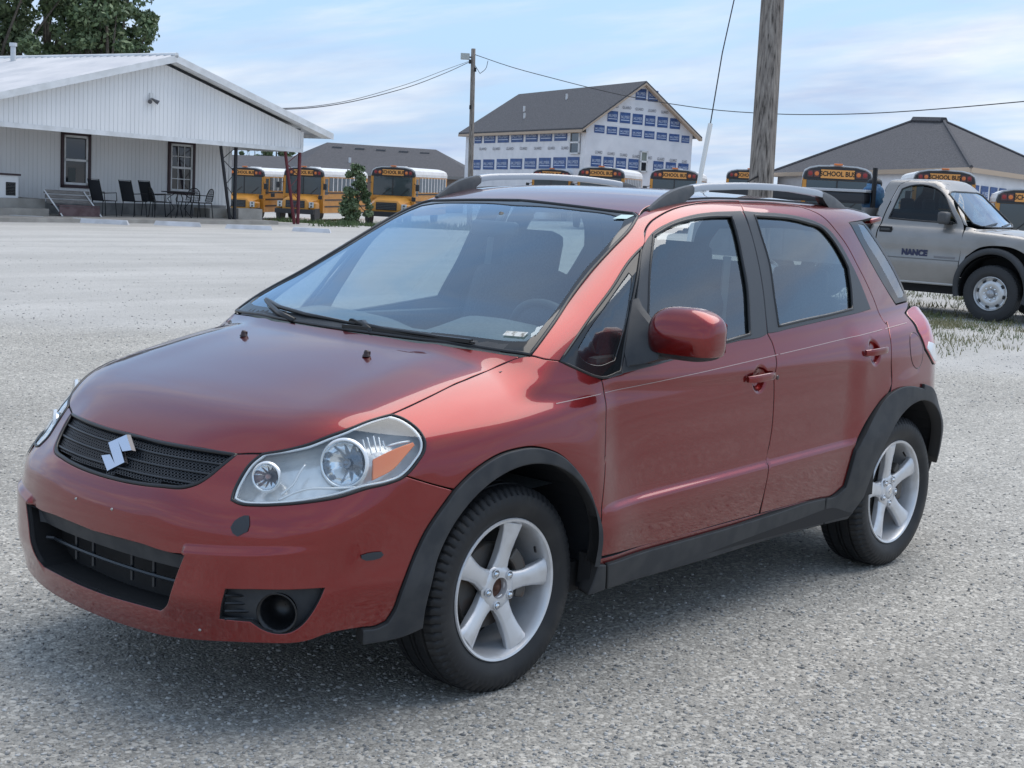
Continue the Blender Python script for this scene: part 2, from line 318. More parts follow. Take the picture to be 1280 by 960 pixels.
# panel outlines on the body, millimetres
OUT = {'hood':[[828,0,771],[827,132,771],[808,298,774],[771,423,773],[757,450,778],[739,489,782],[696,550,799],[657,589,815],[611,619,838],[561,646,857],[502,664,878],[430,682,894],[366,685,911],[284,684,933],[178,677,960],[168,676,962],[125,675,971],[69,671,982],[-33,676,1008],[-91,709,1034],[-70,649,1038],[-39,549,1043],[-15,472,1045],[-5,407,1048],[0,394,1047],[23,233,1050],[35,54,1052],[32,0,1052]],
'grille':[[828,0,771],[827,132,771],[808,298,774],[771,423,773],[810,403,739],[838,387,711],[865,364,687],[883,338,675],[909,251,665],[923,125,656],[926,0,653]],
'front_bumper':[[926,0,653],[923,125,656],[909,251,665],[883,338,675],[865,364,687],[838,387,711],[810,403,739],[772,420,773],[757,450,777],[741,487,781],[772,479,753],[800,476,719],[826,480,683],[842,491,662],[839,515,656],[811,567,656],[778,611,661],[720,668,671],[652,714,684],[575,752,707],[520,774,718],[479,787,731],[467,790,735],[399,810,711],[314,832,684],[368,825,626],[406,818,577],[436,811,522],[461,807,467],[483,800,406],[494,787,352],[509,776,320],[537,764,308],[581,751,308],[680,717,300],[720,694,285],[825,600,275],[869,520,268],[901,420,255],[924,300,243],[938,150,237],[941,0,235],[945,0,250],[950,0,270],[954,0,290],[956,0,305]],
'lower_grille':[[961,0,496],[962,36,497],[952,222,500],[936,341,495],[939,406,499],[944,383,445],[949,363,390],[943,332,339],[938,303,322],[948,221,321],[957,33,316],[957,0,316]],
'fog':[[892,535,427],[852,601,433],[773,675,435],[695,722,437],[707,716,403],[724,704,364],[742,689,333],[768,667,310],[797,641,306],[824,614,317],[847,590,338],[891,510,336],[896,524,383]],
'centre':[[962,0,505],[962,0,523],[961,0,541],[960,0,559],[957,0,577],[953,0,595],[948,0,613],[940,0,631],[930,0,649]],
'lamp':[[740,493,780],[697,551,797],[658,590,814],[612,620,836],[562,647,856],[503,665,877],[432,684,893],[416,704,887],[399,737,870],[390,766,848],[390,784,824],[399,791,803],[425,793,775],[457,791,746],[479,787,732],[520,774,719],[575,751,708],[652,714,685],[719,668,672],[777,611,662],[811,566,657],[838,514,657],[842,491,662],[826,480,683],[800,476,719],[772,479,753]],
'amber':[[544,732,783],[485,752,809],[425,770,827],[422,776,818],[460,775,787],[498,772,756],[561,752,726]],
'front_fender':[[467,790,735],[457,791,746],[425,793,775],[399,791,803],[390,784,824],[390,766,848],[399,737,870],[416,704,887],[430,682,894],[366,685,911],[284,684,933],[178,677,960],[168,676,962],[125,675,971],[69,671,982],[-33,676,1008],[-91,709,1034],[-112,728,1038],[-138,755,1031],[-198,778,1022],[-278,796,991],[-339,809,969],[-367,814,959],[-375,822,911],[-371,837,868],[-361,849,761],[-353,858,692],[-359,854,717],[-348,862,602],[-342,865,486],[-353,848,383],[-345,842,363],[-340,855,426],[-331,862,474],[-316,863,529],[-283,864,598],[-241,865,651],[-188,866,699],[-118,864,747],[-54,861,771],[8,857,783],[76,854,783],[142,849,774],[204,844,753],[256,839,726],[314,832,684],[399,810,711]],
'side_frame':[[-138,755,1031],[-113,727,1039],[-129,724,1051],[-232,702,1117],[-385,651,1203],[-525,616,1284],[-655,594,1355],[-792,569,1426],[-875,534,1466],[-930,520,1487],[-1200,532,1535],[-1600,535,1543],[-2100,522,1535],[-2450,495,1521],[-2660,470,1475],[-2392,573,1476],[-2256,596,1467],[-2303,628,1388],[-2372,665,1281],[-2459,694,1181],[-2514,707,1126],[-2684,678,1133],[-2640,699,1112],[-2555,730,1090],[-2522,810,1020],[-2555,835,945],[-2645,832,878],[-2780,781,858],[-2800,770,820],[-2860,738,720],[-2800,804,660],[-2777,821,627],[-2711,827,705],[-2615,847,763],[-2519,855,787],[-2421,861,785],[-2319,862,787],[-2233,860,770],[-2247,856,820],[-2242,845,944],[-2265,820,1014],[-2322,772,1065],[-2300,779,1058],[-2295,735,1121],[-2258,706,1211],[-2211,678,1292],[-2157,645,1381],[-2091,622,1444],[-2030,598,1491],[-1955,575,1516],[-1828,559,1531],[-1687,555,1536],[-1468,562,1533],[-1480,554,1537],[-1281,560,1531],[-1140,570,1518],[-1025,574,1499],[-945,581,1477],[-876,591,1452],[-824,610,1425],[-759,656,1372],[-749,658,1367],[-665,673,1323],[-527,711,1235],[-394,739,1153],[-267,767,1068],[-197,778,1021]],
'front_door':[[-367,814,957],[-375,822,911],[-371,837,868],[-361,849,761],[-353,858,692],[-359,854,717],[-348,862,602],[-342,865,486],[-353,848,383],[-524,843,381],[-764,831,378],[-1005,831,386],[-1342,827,391],[-1347,843,484],[-1349,850,575],[-1377,835,660],[-1349,850,575],[-1373,836,683],[-1372,838,818],[-1367,839,923],[-1384,823,987],[-1386,803,1029],[-1372,792,1057],[-1365,787,1073],[-1379,770,1122],[-1404,732,1222],[-1421,692,1323],[-1428,648,1425],[-1440,608,1497],[-1480,554,1537],[-1281,560,1531],[-1140,570,1518],[-1025,574,1499],[-945,581,1477],[-876,591,1452],[-824,610,1425],[-759,656,1372],[-685,703,1288],[-600,752,1160],[-530,783,1067],[-462,814,971]],
'rear_door':[[-1468,562,1533],[-1687,555,1536],[-1828,559,1531],[-1955,575,1516],[-2030,598,1491],[-2091,622,1444],[-2157,645,1381],[-2211,678,1292],[-2258,706,1211],[-2295,735,1121],[-2300,779,1058],[-2322,772,1065],[-2265,820,1014],[-2242,845,944],[-2247,856,820],[-2223,858,789],[-2155,857,753],[-2083,855,701],[-2014,854,633],[-1976,854,572],[-1962,842,482],[-1956,833,424],[-1904,824,398],[-1667,824,394],[-1350,827,390],[-1347,843,484],[-1349,850,575],[-1377,835,660],[-1349,850,575],[-1373,836,683],[-1372,838,818],[-1367,839,923],[-1384,823,987],[-1386,803,1029],[-1372,792,1057],[-1365,787,1073],[-1379,770,1122],[-1404,732,1222],[-1421,692,1323],[-1428,648,1425],[-1440,608,1497]],
'front_glass':[[-828,643,1406],[-936,634,1441],[-1052,627,1463],[-1196,622,1476],[-1334,621,1479],[-1332,655,1410],[-1319,692,1324],[-1303,732,1224],[-1266,774,1112],[-1250,791,1062],[-1096,797,1045],[-616,810,996],[-621,800,1024],[-680,748,1174],[-750,694,1314]],
'rear_glass':[[-1495,618,1484],[-1622,618,1482],[-1768,618,1476],[-1883,623,1462],[-1978,628,1443],[-2041,646,1397],[-2088,670,1333],[-2111,688,1286],[-2086,724,1200],[-2054,753,1126],[-1842,767,1110],[-1649,776,1098],[-1452,783,1082],[-1467,749,1177],[-1497,692,1322],[-1494,651,1418]],
'front_trim':[[-763,653,1376],[-836,632,1417],[-937,624,1451],[-1066,617,1477],[-1213,610,1492],[-1360,607,1498],[-1422,605,1500],[-1428,648,1425],[-1421,692,1323],[-1404,732,1222],[-1379,770,1122],[-1363,792,1057],[-1343,794,1052],[-1179,798,1042],[-1092,801,1035],[-633,814,984],[-461,815,968],[-384,814,960],[-467,814,970],[-530,783,1067],[-600,752,1160]],
'rear_trim':[[-1433,605,1501],[-1511,607,1498],[-1682,606,1496],[-1840,610,1485],[-1953,617,1467],[-2035,627,1440],[-2101,649,1381],[-2145,677,1309],[-2171,694,1261],[-2224,743,1118],[-2098,757,1108],[-1953,767,1099],[-1518,787,1069],[-1401,791,1060],[-1368,791,1060],[-1382,770,1122],[-1407,732,1222],[-1424,692,1323],[-1431,648,1425]],
'quarter_trim':[[-198,778,1022],[-268,765,1071],[-396,737,1156],[-529,709,1238],[-668,671,1326],[-748,657,1368],[-726,670,1346],[-635,724,1237],[-531,777,1086],[-467,812,977],[-370,812,963],[-339,809,969],[-278,796,991]],
'quarter_glass':[[-294,774,1058],[-352,760,1105],[-469,736,1183],[-595,706,1263],[-632,698,1285],[-639,705,1275],[-598,733,1212],[-530,768,1111],[-452,798,1014],[-365,797,1002],[-305,787,1021],[-288,780,1040]],
'windshield':[[-880,0,1498],[-875,82,1497],[-871,276,1489],[-881,434,1480],[-893,502,1477],[-876,535,1466],[-792,569,1426],[-655,594,1355],[-525,616,1284],[-385,651,1203],[-232,702,1117],[-129,724,1051],[-113,726,1040],[-85,660,1045],[-40,500,1053],[-5,350,1054],[20,180,1055],[30,0,1055]],
'ws_clear':[[-827,0,1480],[-835,116,1483],[-842,301,1477],[-850,442,1468],[-840,504,1457],[-800,527,1437],[-655,567,1360],[-525,590,1288],[-376,633,1202],[-235,674,1127],[-167,693,1087],[-184,686,1098],[-144,681,1077],[-123,640,1074],[-102,575,1074],[-84,505,1076],[-49,361,1077],[-30,362,1066],[-9,199,1069],[2,17,1069],[2,0,1069]],
'rear_quarter_glass':[[-2258,595,1469],[-2409,571,1476],[-2484,593,1419],[-2573,620,1326],[-2643,647,1232],[-2684,669,1154],[-2680,677,1137],[-2517,705,1129],[-2459,694,1181],[-2372,665,1281],[-2303,628,1388]],
'rq_clear':[[-2346,588,1463],[-2406,584,1458],[-2506,614,1362],[-2593,644,1260],[-2651,669,1170],[-2628,678,1158],[-2563,688,1156],[-2512,671,1220],[-2442,644,1313],[-2362,613,1408]],
'tail':[[-2560,736,1085],[-2530,810,1020],[-2560,833,950],[-2650,830,885],[-2780,780,865],[-2880,700,870],[-2904,655,920],[-2885,650,1000],[-2864,635,1060],[-2740,685,1110],[-2640,705,1105]],
'roof':[[-895,0,1504],[-887,82,1497],[-883,276,1489],[-893,434,1480],[-905,502,1477],[-888,535,1466],[-930,512,1488],[-1200,524,1537],[-1600,527,1545],[-2100,514,1537],[-2450,487,1523],[-2660,462,1478],[-2700,300,1469],[-2720,150,1462],[-2725,0,1461]],
'front_arch':[[574,743,257],[581,751,308],[537,764,308],[509,776,320],[494,787,352],[483,800,406],[461,807,467],[436,811,522],[406,818,577],[368,825,626],[348,828,647],[314,832,684],[256,839,726],[204,844,753],[142,849,774],[76,854,783],[8,857,783],[-54,861,771],[-118,864,747],[-188,866,699],[-241,865,651],[-283,864,598],[-316,863,529],[-331,862,474],[-340,855,426],[-344,843,367],[-394,846,358],[-430,819,262],[-338,816,257],[-348,830,308],[-352,843,360],[-348,853,412],[-338,862,463],[-320,863,511],[-295,862,557],[-265,862,599],[-229,863,636],[-188,863,668],[-143,863,694],[-95,861,714],[-45,860,726],[7,858,732],[59,856,730],[110,853,721],[159,850,705],[206,846,682],[249,842,653],[288,837,618],[321,832,579],[348,827,535],[370,824,487],[384,824,437],[391,816,386],[391,804,334],[384,792,283],[440,780,268]],
'rear_arch':[[-1823,822,392],[-1899,823,394],[-1956,833,424],[-1962,842,482],[-1976,854,572],[-2223,858,785],[-2312,860,804],[-2418,860,802],[-2521,855,784],[-2520,854,805],[-2620,846,780],[-2720,821,720],[-2790,814,640],[-2860,793,580],[-2910,766,500],[-2925,749,430],[-2900,756,405],[-2864,775,437],[-2850,788,487],[-2828,801,535],[-2801,814,579],[-2768,824,618],[-2729,832,653],[-2686,838,682],[-2639,844,705],[-2590,848,721],[-2539,852,730],[-2487,856,732],[-2435,859,726],[-2385,861,714],[-2337,863,694],[-2292,865,668],[-2251,867,636],[-2215,866,599],[-2185,860,557],[-2160,854,511],[-2142,846,463],[-2132,836,412],[-2128,822,360],[-2040,805,275],[-1860,800,275]],
'sill':[[-398,846,359],[-1522,824,386],[-1667,824,394],[-1818,822,393],[-1855,800,278],[-1500,804,278],[-1000,807,268],[-436,820,264]],
'rocker':[[-370,848,375],[-1000,830,385],[-1500,826,392],[-1860,824,400],[-1860,804,300],[-370,827,290]],
'fuel':[[-2413,843,945],[-2415,838,964],[-2421,832,982],[-2431,826,998],[-2444,820,1010],[-2459,815,1017],[-2475,813,1020],[-2491,814,1017],[-2506,817,1010],[-2519,822,998],[-2529,827,982],[-2535,832,964],[-2537,836,945],[-2535,839,926],[-2529,841,908],[-2519,844,892],[-2506,846,880],[-2491,848,873],[-2475,849,870],[-2459,850,873],[-2444,849,880],[-2431,848,892],[-2421,847,908],[-2415,845,926]],
'glint_f':[[-128,830,888],[-373,823,910]],
'glint_d':[[-390,821,910],[-642,828,936],[-653,828,935],[-1199,824,982],[-1376,821,991]],
'glint_r':[[-1398,820,993],[-1597,814,1009],[-2252,797,1041]],
'glint_q':[[-2299,795,1043],[-2500,786,1050]],
'tailgate':[[-3138,0,620],[-3102,400,620],[-3021,560,660],[-2946,600,800],[-2907,630,980],[-2891,600,1050],[-2813,560,1200],[-2731,500,1360],[-2689,420,1460],[-2713,0,1475]],
'rear_window':[[-2974,0,1070],[-2906,500,1090],[-2835,490,1200],[-2772,440,1320],[-2735,360,1400],[-2750,0,1420]],
'rear_bumper':[[-3091,0,250],[-3052,450,260],[-2957,680,280],[-2940,709,310],[-2960,725,420],[-2930,754,500],[-2870,788,585],[-2800,807,650],[-2870,732,715],[-2937,660,700],[-3035,570,640],[-3115,400,600],[-3150,0,600]]}
# ------------------------------------------------------------------ body panels cut from the smooth body shape
def inpoly(P, poly):
    x, y = P[:, 0], P[:, 1]; r = np.zeros(len(P), bool); n = len(poly); j = n-1
    for i in range(n):
        xi, yi = poly[i]; xj, yj = poly[j]
        if yi != yj:
            c = ((yi > y) != (yj > y)) & (x < (xj-xi)*(y-yi)/(yj-yi)+xi); r ^= c
        j = i
    return r
def edgedist(P, poly):
    d = np.full(len(P), 1e9); n = len(poly)
    for i in range(n):
        a = poly[i]; b = poly[(i+1) % n]; ab = b-a; L = ab@ab
        if L < 1e-12: continue
        t = np.clip(((P-a)@ab)/L, 0, 1); q = a+t[:, None]*ab; d = np.minimum(d, np.hypot(*(P-q).T))
    return d
def densify(P, sp, closed=True, corner=32):
    """smooth through the points, keeping the sharp corners sharp"""
    P = np.array(P, float); n = len(P); out = []
    def tang(i):
        a, b, c = P[(i-1) % n], P[i], P[(i+1) % n]
        if not closed and (i == 0 or i == n-1): return None
        u, v = b-a, c-b; lu, lv = np.linalg.norm(u), np.linalg.norm(v)
        if lu < 1e-9 or lv < 1e-9: return None
        cs = np.clip((u@v)/(lu*lv), -1, 1)
        if math.degrees(math.acos(cs)) > corner: return None
        return (u/lu*lv+v/lv*lu)/(lu+lv)
    for i in range(n if closed else n-1):
        a, b = P[i], P[(i+1) % n]; L = np.linalg.norm(b-a)
        if L < 1e-9: continue
        k = max(1, int(math.ceil(L/sp)))
        ta, tb = tang(i), tang((i+1) % n); ch = (b-a)/L
        ta = ch if ta is None else ta; tb = ch if tb is None else tb
        for j in range(k):
            u = j/k
            out.append((1+2*u)*(1-u)**2*a+u*(1-u)**2*L*ta+u*u*(3-2*u)*b+u*u*(u-1)*L*tb)
    if not closed: out.append(P[-1])
    return np.array(out)
def area2(p): return .5*np.sum(p[:, 0]*np.roll(p[:, 1], -1)-np.roll(p[:, 0], -1)*p[:, 1])
def offset(p, d):
    """move a ccw polygon inwards by d"""
    a = p-np.roll(p, 1, 0); b = np.roll(p, -1, 0)-p
    a /= np.maximum(np.linalg.norm(a, axis=1)[:, None], 1e-9); b /= np.maximum(np.linalg.norm(b, axis=1)[:, None], 1e-9)
    na = np.stack([-a[:, 1], a[:, 0]], 1); nb = np.stack([-b[:, 1], b[:, 0]], 1)
    m = na+nb; l = np.maximum((m*m).sum(1), .35)
    return p+d*2*m/l[:, None]
def symloop(H):
    H = np.array(H, float); G = H[1:-1][::-1].copy(); G[:, 1] *= -1
    return np.concatenate([H, G])
def loop3(k, sym=False):
    H = np.array(OUT[k], float)/1000
    return symloop(H) if sym else H
def mirror_obj(o, name=None, parent=None):
    me = o.data.copy(); n = len(me.vertices); co = np.zeros(n*3); me.vertices.foreach_get('co', co); co[1::3] *= -1
    V = co.reshape(-1, 3); F = [tuple(reversed(p.vertices[:])) for p in me.polygons]; mi = [p.material_index for p in me.polygons]
    N = None
    if 'nrm' in o: N = np.array(o['nrm_arr']).reshape(-1, 3)
    mats = [m for m in me.materials]; sm = len(me.polygons) and me.polygons[0].use_smooth
    bpy.data.meshes.remove(me)
    key = o.name
    if key in NRM: N = NRM[key].copy(); N[:, 1] *= -1
    q = mesh(name or o.name.split('.')[0], V, F, mats, parent if parent is not None else o.parent, sm, mi, N)
    return q
NRM = {}
def panel(name, loop, d, mats, parent, holes=(), off=0.0, th=.016, grid=.016, gap=.002, refine=None, rnd=.0025, flange=True, mirror=False, start=1.2, F=None, corner=32, hgap=.0005, flip=True):
    F = F or body
    d = unit(d); e1 = np.cross(d, [0, 0, 1.0])
    if np.linalg.norm(e1) < .1: e1 = np.array([0, 1.0, 0])
    e1 = unit(e1); e2 = np.cross(e1, d)
    B = np.stack([e1, e2]); ref = np.mean(loop, 0)@d-start
    def p2(L): return densify(np.array(L)@B.T, grid*.8, True, corner)
    o = p2(loop)
    if area2(o) < 0: o = o[::-1]
    r1 = offset(o, gap); r0 = offset(o, gap+rnd)
    rings = [(r1, r0)]
    for h in holes:
        q = p2(h)
        if area2(q) < 0: q = q[::-1]
        a1 = offset(q, -hgap)[::-1]; a0 = offset(q, -hgap-rnd)[::-1]
        rings.append((a1, a0))
    lo, hi = r0.min(0), r0.max(0)
    gx = np.arange(lo[0], hi[0], grid); gy = np.arange(lo[1], hi[1], grid*.866)
    G = np.array([(x+(grid/2 if j % 2 else 0), y) for j, y in enumerate(gy) for x in gx])
    if refine is not None and len(refine):
        rf = np.array(refine, float)@B.T
        # drop grid points too close to the refined ones
        cl = {}
        for q in rf: cl.setdefault((int(q[0]//(grid*.5)), int(q[1]//(grid*.5))), 1)
        G = np.array([g for g in G if (int(g[0]//(grid*.5)), int(g[1]//(grid*.5))) not in cl])
        key = np.round(rf/.0018).astype(int); _, ii = np.unique(key, axis=0, return_index=True); G = np.concatenate([G, rf[np.sort(ii)]])
    keep = inpoly(G, r0)
    for (_, a0) in rings[1:]: keep &= ~inpoly(G, a0)
    G = G[keep]
    for (_, a0) in rings: G = G[edgedist(G, a0) > grid*.35]
    pts = [r for (_, r) in rings]; n0 = [len(r) for r in pts]
    allp = np.concatenate(pts+[G]); edges = []; b = 0; starts = []
    for n in n0:
        starts.append(b); edges += [(b+i, b+(i+1) % n) for i in range(n)]; b += n
    vs, es, fs, ov, oe, of = delaunay_2d_cdt([Vector(p) for p in allp], edges, [], 0, 1e-7, True)
    V2 = np.array([tuple(v) for v in vs]); T = np.array([tuple(f) for f in fs if len(f) == 3])
    c = V2[T].mean(1); k = inpoly(c, r0)
    for (_, a0) in rings[1:]: k &= ~inpoly(c, a0)
    T = T[k]
    imap = {}
    for i, l in enumerate(ov):
        for q in l: imap[q] = i
    def lift(Q):
        O = Q@B+d*ref; return cast(O, np.tile(d, (len(Q), 1)), F=F)
    P = lift(V2)
    bad = np.isnan(P).any(1)
    if bad.any():
        good = np.where(~bad)[0]
        for i in np.where(bad)[0]:
            j = good[np.argmin(((V2[good]-V2[i])**2).sum(1))]; P[i] = P[j]+((V2[i]-V2[j])@B)
    N = grad(P) if F is body else grad2(P, F)
    P = P+off*N
    V = [P]; NN = [N]; Fc = [T]; mi = [0]*len(T); base = len(P)
    t0 = np.cross(P[T[:, 1]]-P[T[:, 0]], P[T[:, 2]]-P[T[:, 0]]); s = np.sign((t0*N[T[:, 0]]).sum(1).mean())
    if s < 0: T = T[:, ::-1]; Fc = [T]
    faces = [tuple(t) for t in T]
    if flange:
        for ri, (a1, a0) in enumerate(rings):
            n = len(a1); idx = [imap.get(starts[ri]+i, None) for i in range(n)]
            if any(i is None for i in idx): continue
            Q = lift(a1); bq = np.isnan(Q).any(1); Q[bq] = P[idx][bq]
            q0 = P[idx]; Nq = N[idx]
            Q = np.where(bq[:, None], q0, Q+off*Nq)-rnd*.5*Nq
            tg = np.roll(q0, -1, 0)-np.roll(q0, 1, 0); ou = np.cross(tg, Nq); ou /= np.maximum(np.linalg.norm(ou, axis=1)[:, None], 1e-9)
            Nr = Nq+ou; Nr /= np.linalg.norm(Nr, axis=1)[:, None]
            V += [Q, Q-Nq*th]; NN += [Nr, ou]
            a, b2 = base, base+n; base += 2*n
            for i in range(n):
                j = (i+1) % n
                faces += [(idx[i], a+i, a+j, idx[j]), (a+i, b2+i, b2+j, a+j)]; mi += [0, len(mats)-1]
        nb = len(P); V.append(P-th*N); NN.append(-N); faces += [(t[2]+base, t[1]+base, t[0]+base) for t in T]; mi += [1 if len(mats) > 1 else 0]*len(T)
        base += nb
    V = np.concatenate(V); NN = np.concatenate(NN)
    ob = mesh(name, V, faces, mats, parent, True, mi, NN)
    NRM[ob.name] = NN
    ob['_'] = 1; del ob['_']
    if mirror: return ob, mirror_obj(ob)
    return ob
def grad2(P, F, e=1e-3):
    g = np.stack([F(P+e*v)-F(P-e*v) for v in np.eye(3)], -1)
    return g/np.maximum(np.linalg.norm(g, axis=-1, keepdims=True), 1e-9)
def on_side(x, z):
    return cast(np.array([[x, 2.0, z]]), np.array([[0, -1.0, 0]]))[0]
# ------------------------------------------------------------------ ground
def sst(a, b, t):
    u = np.clip((np.asarray(t, float)-a)/(b-a), 0, 1); return u*u*(3-2*u)
FALL = Sp((-60, -1.6), (-12, -1.35), (-6, -1.05), (4.5, -.62), (11, -.48), (30, -.40), (200, -.4))
def zg(x, y):
    x = np.asarray(x, float); y = np.asarray(y, float)
    d = (x-CP[0])*FH[0]+(y-CP[1])*FH[1]; l = (x-CP[0])*RH[0]+(y-CP[1])*RH[1]
    return sst(46, 58, d)*FALL(np.clip(l, -60, 200))
def DL(d, l, z=None):                    # depth and lateral offset from the viewpoint -> world point on the ground
    p = np.array([CP[0]+FH[0]*d+RH[0]*l, CP[1]+FH[1]*d+RH[1]*l, 0.0]); p[2] = zg(p[0], p[1]) if z is None else z
    return p
rng = np.random.RandomState(5)
rad = np.concatenate([np.linspace(.8, 14, 150), np.geomspace(14.1, 90, 70), np.geomspace(92, 2500, 30)])
na = 420; V = []
th_ = np.linspace(0, 2*PI, na, endpoint=False)
gx = CP[0]+rad[:, None]*np.cos(th_); gy = CP[1]+rad[:, None]*np.sin(th_)
def hnoise(x, y):
    z = 0
    for k, (a, b, c, p) in enumerate(((1.1, .7, .004, 1.), (2.9, -1.7, .0025, 2.), (-3.7, 5.1, .0018, .4), (9.1, 6.3, .0010, 3.), (-14, 11, .0008, .9), (.21, .33, .012, 2.2))):
        z = z+c*np.sin(a*x+b*y+p+1.3*np.sin(b*.6*x-a*.5*y+k))
    return z
gz = zg(gx, gy)+hnoise(gx, gy)*sst(.5, 3, rad)[:, None]*.5-.003
V = np.stack([gx, gy, gz], -1).reshape(-1, 3); nr = len(rad)
idx = np.arange(nr*na).reshape(nr, na); a_ = idx[:-1]; b_ = idx[1:]
F = np.stack([a_, b_, np.roll(b_, -1, 1), np.roll(a_, -1, 1)], -1).reshape(-1, 4)
V = np.concatenate([V, [[CP[0], CP[1], -.003]]]); F = [tuple(f) for f in F]+[(nr*na, i, (i+1) % na) for i in range(na)]
GM = mkmat('gravel_lot', (.3, .3, .3), .9, spec=.25)
n, l = GM.node_tree.nodes, GM.node_tree.links; b = bsdf(GM)
tcg = n.new('ShaderNodeTexCoord')
def tn(kind, scale, **k):
    x = n.new(kind); x.inputs['Scale'].default_value = scale
    for a, v in k.items(): x.inputs[a].default_value = v
    l.new(tcg.outputs['Object'], x.inputs['Vector']); return x
def ramp(src, stops):
    r = n.new('ShaderNodeValToRGB'); e = r.color_ramp.elements
    while len(e) < len(stops): e.new(.5)
    for i, (p, c) in enumerate(stops): e[i].position = p; e[i].color = (c, c, c, 1) if not isinstance(c, tuple) else (*c, 1)
    l.new(src, r.inputs[0]); return r
def mix(f, a, b2, typ='MIX', fac=None):
    m = n.new('ShaderNodeMix'); m.data_type = 'RGBA'; m.blend_type = typ
    if f is not None: l.new(f, m.inputs[0])
    else: m.inputs[0].default_value = fac
    for s_, t_ in ((a, 6), (b2, 7)):
        if isinstance(s_, tuple): m.inputs[t_].default_value = (*s_, 1)
        else: l.new(s_, m.inputs[t_])
    return m.outputs[2]
vo1 = tn('ShaderNodeTexVoronoi', 92, Randomness=1.0); vo2 = tn('ShaderNodeTexVoronoi', 70, Randomness=1.0); vo3 = tn('ShaderNodeTexVoronoi', 190, Randomness=1.0)
def cellgrey(v):
    s = n.new('ShaderNodeSeparateColor'); l.new(v.outputs['Color'], s.inputs[0]); return s.outputs[0]
st1 = ramp(cellgrey(vo1), [(0, (.19, .186, .178)), (.35, (.28, .274, .263)), (.75, (.37, .362, .348)), (1, (.50, .49, .47))])
st2 = ramp(cellgrey(vo2), [(0, (.20, .196, .188)), (.5, (.33, .325, .312)), (1, (.52, .51, .49))])
st3 = ramp(cellgrey(vo3), [(0, (.17, .167, .162)), (1, (.44, .435, .42))])
nb = tn('ShaderNodeTexNoise', 16, Detail=8, Roughness=.7)
nm = ramp(nb.outputs[0], [(.36, 0.0), (.66, 1.0)])
c1 = mix(nm.outputs[0], st1.outputs[0], st3.outputs[0])
n27 = tn('ShaderNodeTexNoise', 3.3, Detail=6)
sel2 = ramp(cellgrey(vo2), [(.80, 0.0), (.86, 1.0)])
c2 = mix(sel2.outputs[0], c1, st2.outputs[0])
ed = n.new('ShaderNodeMath'); ed.operation = 'GREATER_THAN'; ed.inputs[1].default_value = 0.0
# worn, compacted near area and paler loose stone beyond it
pos = n.new('ShaderNodeSeparateXYZ'); l.new(tcg.outputs['Object'], pos.inputs[0])
dx = n.new('ShaderNodeMath'); dx.operation = 'MULTIPLY_ADD'; l.new(pos.outputs[0], dx.inputs[0]); dx.inputs[1].default_value = float(FH[0]); dx.inputs[2].default_value = float(-CP[0]*FH[0]-CP[1]*FH[1])
dy = n.new('ShaderNodeMath'); dy.operation = 'MULTIPLY_ADD'; l.new(pos.outputs[1], dy.inputs[0]); dy.inputs[1].default_value = float(FH[1]); l.new(dx.outputs[0], dy.inputs[2])
nw = tn('ShaderNodeTexNoise', .32, Detail=5)
dw = n.new('ShaderNodeMath'); dw.operation = 'MULTIPLY_ADD'; l.new(nw.outputs[0], dw.inputs[0]); dw.inputs[1].default_value = 3.2; l.new(dy.outputs[0], dw.inputs[2])
far = n.new('ShaderNodeMapRange'); far.inputs[1].default_value = 15.2; far.inputs[2].default_value = 16.6; l.new(dw.outputs[0], far.inputs[0])
big = tn('ShaderNodeTexNoise', .45, Detail=7, Roughness=.6); bg = ramp(big.outputs[0], [(.32, .82), (.68, 1.10)])
near = mix(None, c2, bg.outputs[0], 'MULTIPLY', 1.0)
nearb = mix(None, near, (1.19, 1.155, 1.08), 'MULTIPLY', 1.0)
pale = mix(None, c2, (.54, .522, .487), 'MIX', .60)
pale2 = mix(None, pale, bg.outputs[0], 'MULTIPLY', .5)
# the photograph's tyre-worn streaks
tr_ = n.new('ShaderNodeMapping'); tr_.inputs['Rotation'].default_value = (0, 0, R(-62)); tr_.inputs['Scale'].default_value = (.10, 1.1, 1); l.new(tcg.outputs['Object'], tr_.inputs[0])
ts = n.new('ShaderNodeTexNoise'); ts.inputs['Scale'].default_value = 1.0; ts.inputs['Detail'].default_value = 4; l.new(tr_.outputs[0], ts.inputs['Vector']); tsr = ramp(ts.outputs[0], [(.40, .82), (.62, 1.10)])
fin = mix(far.outputs[0], nearb, pale2)
fin = mix(None, fin, tsr.outputs[0], 'MULTIPLY', .45)
l.new(fin, b.inputs['Base Color'])
hs = n.new('ShaderNodeMath'); hs.operation = 'MULTIPLY_ADD'; l.new(vo1.outputs['Distance'], hs.inputs[0]); hs.inputs[1].default_value = -.55; hs.inputs[2].default_value = 1
h2 = n.new('ShaderNodeMath'); h2.operation = 'MULTIPLY_ADD'; l.new(vo2.outputs['Distance'], h2.inputs[0]); h2.inputs[1].default_value = -.45; l.new(hs.outputs[0], h2.inputs[2])
h3 = n.new('ShaderNodeMath'); h3.operation = 'MULTIPLY_ADD'; l.new(nb.outputs[0], h3.inputs[0]); h3.inputs[1].default_value = .8; l.new(h2.outputs[0], h3.inputs[2])
bp = n.new('ShaderNodeBump'); bp.inputs['Strength'].default_value = .75; bp.inputs['Distance'].default_value = .008; l.new(h3.outputs[0], bp.inputs['Height']); l.new(bp.outputs[0], b.inputs['Normal'])
gr = mesh('ground', V, F, GM, None, True); tag(gr, kind='structure')
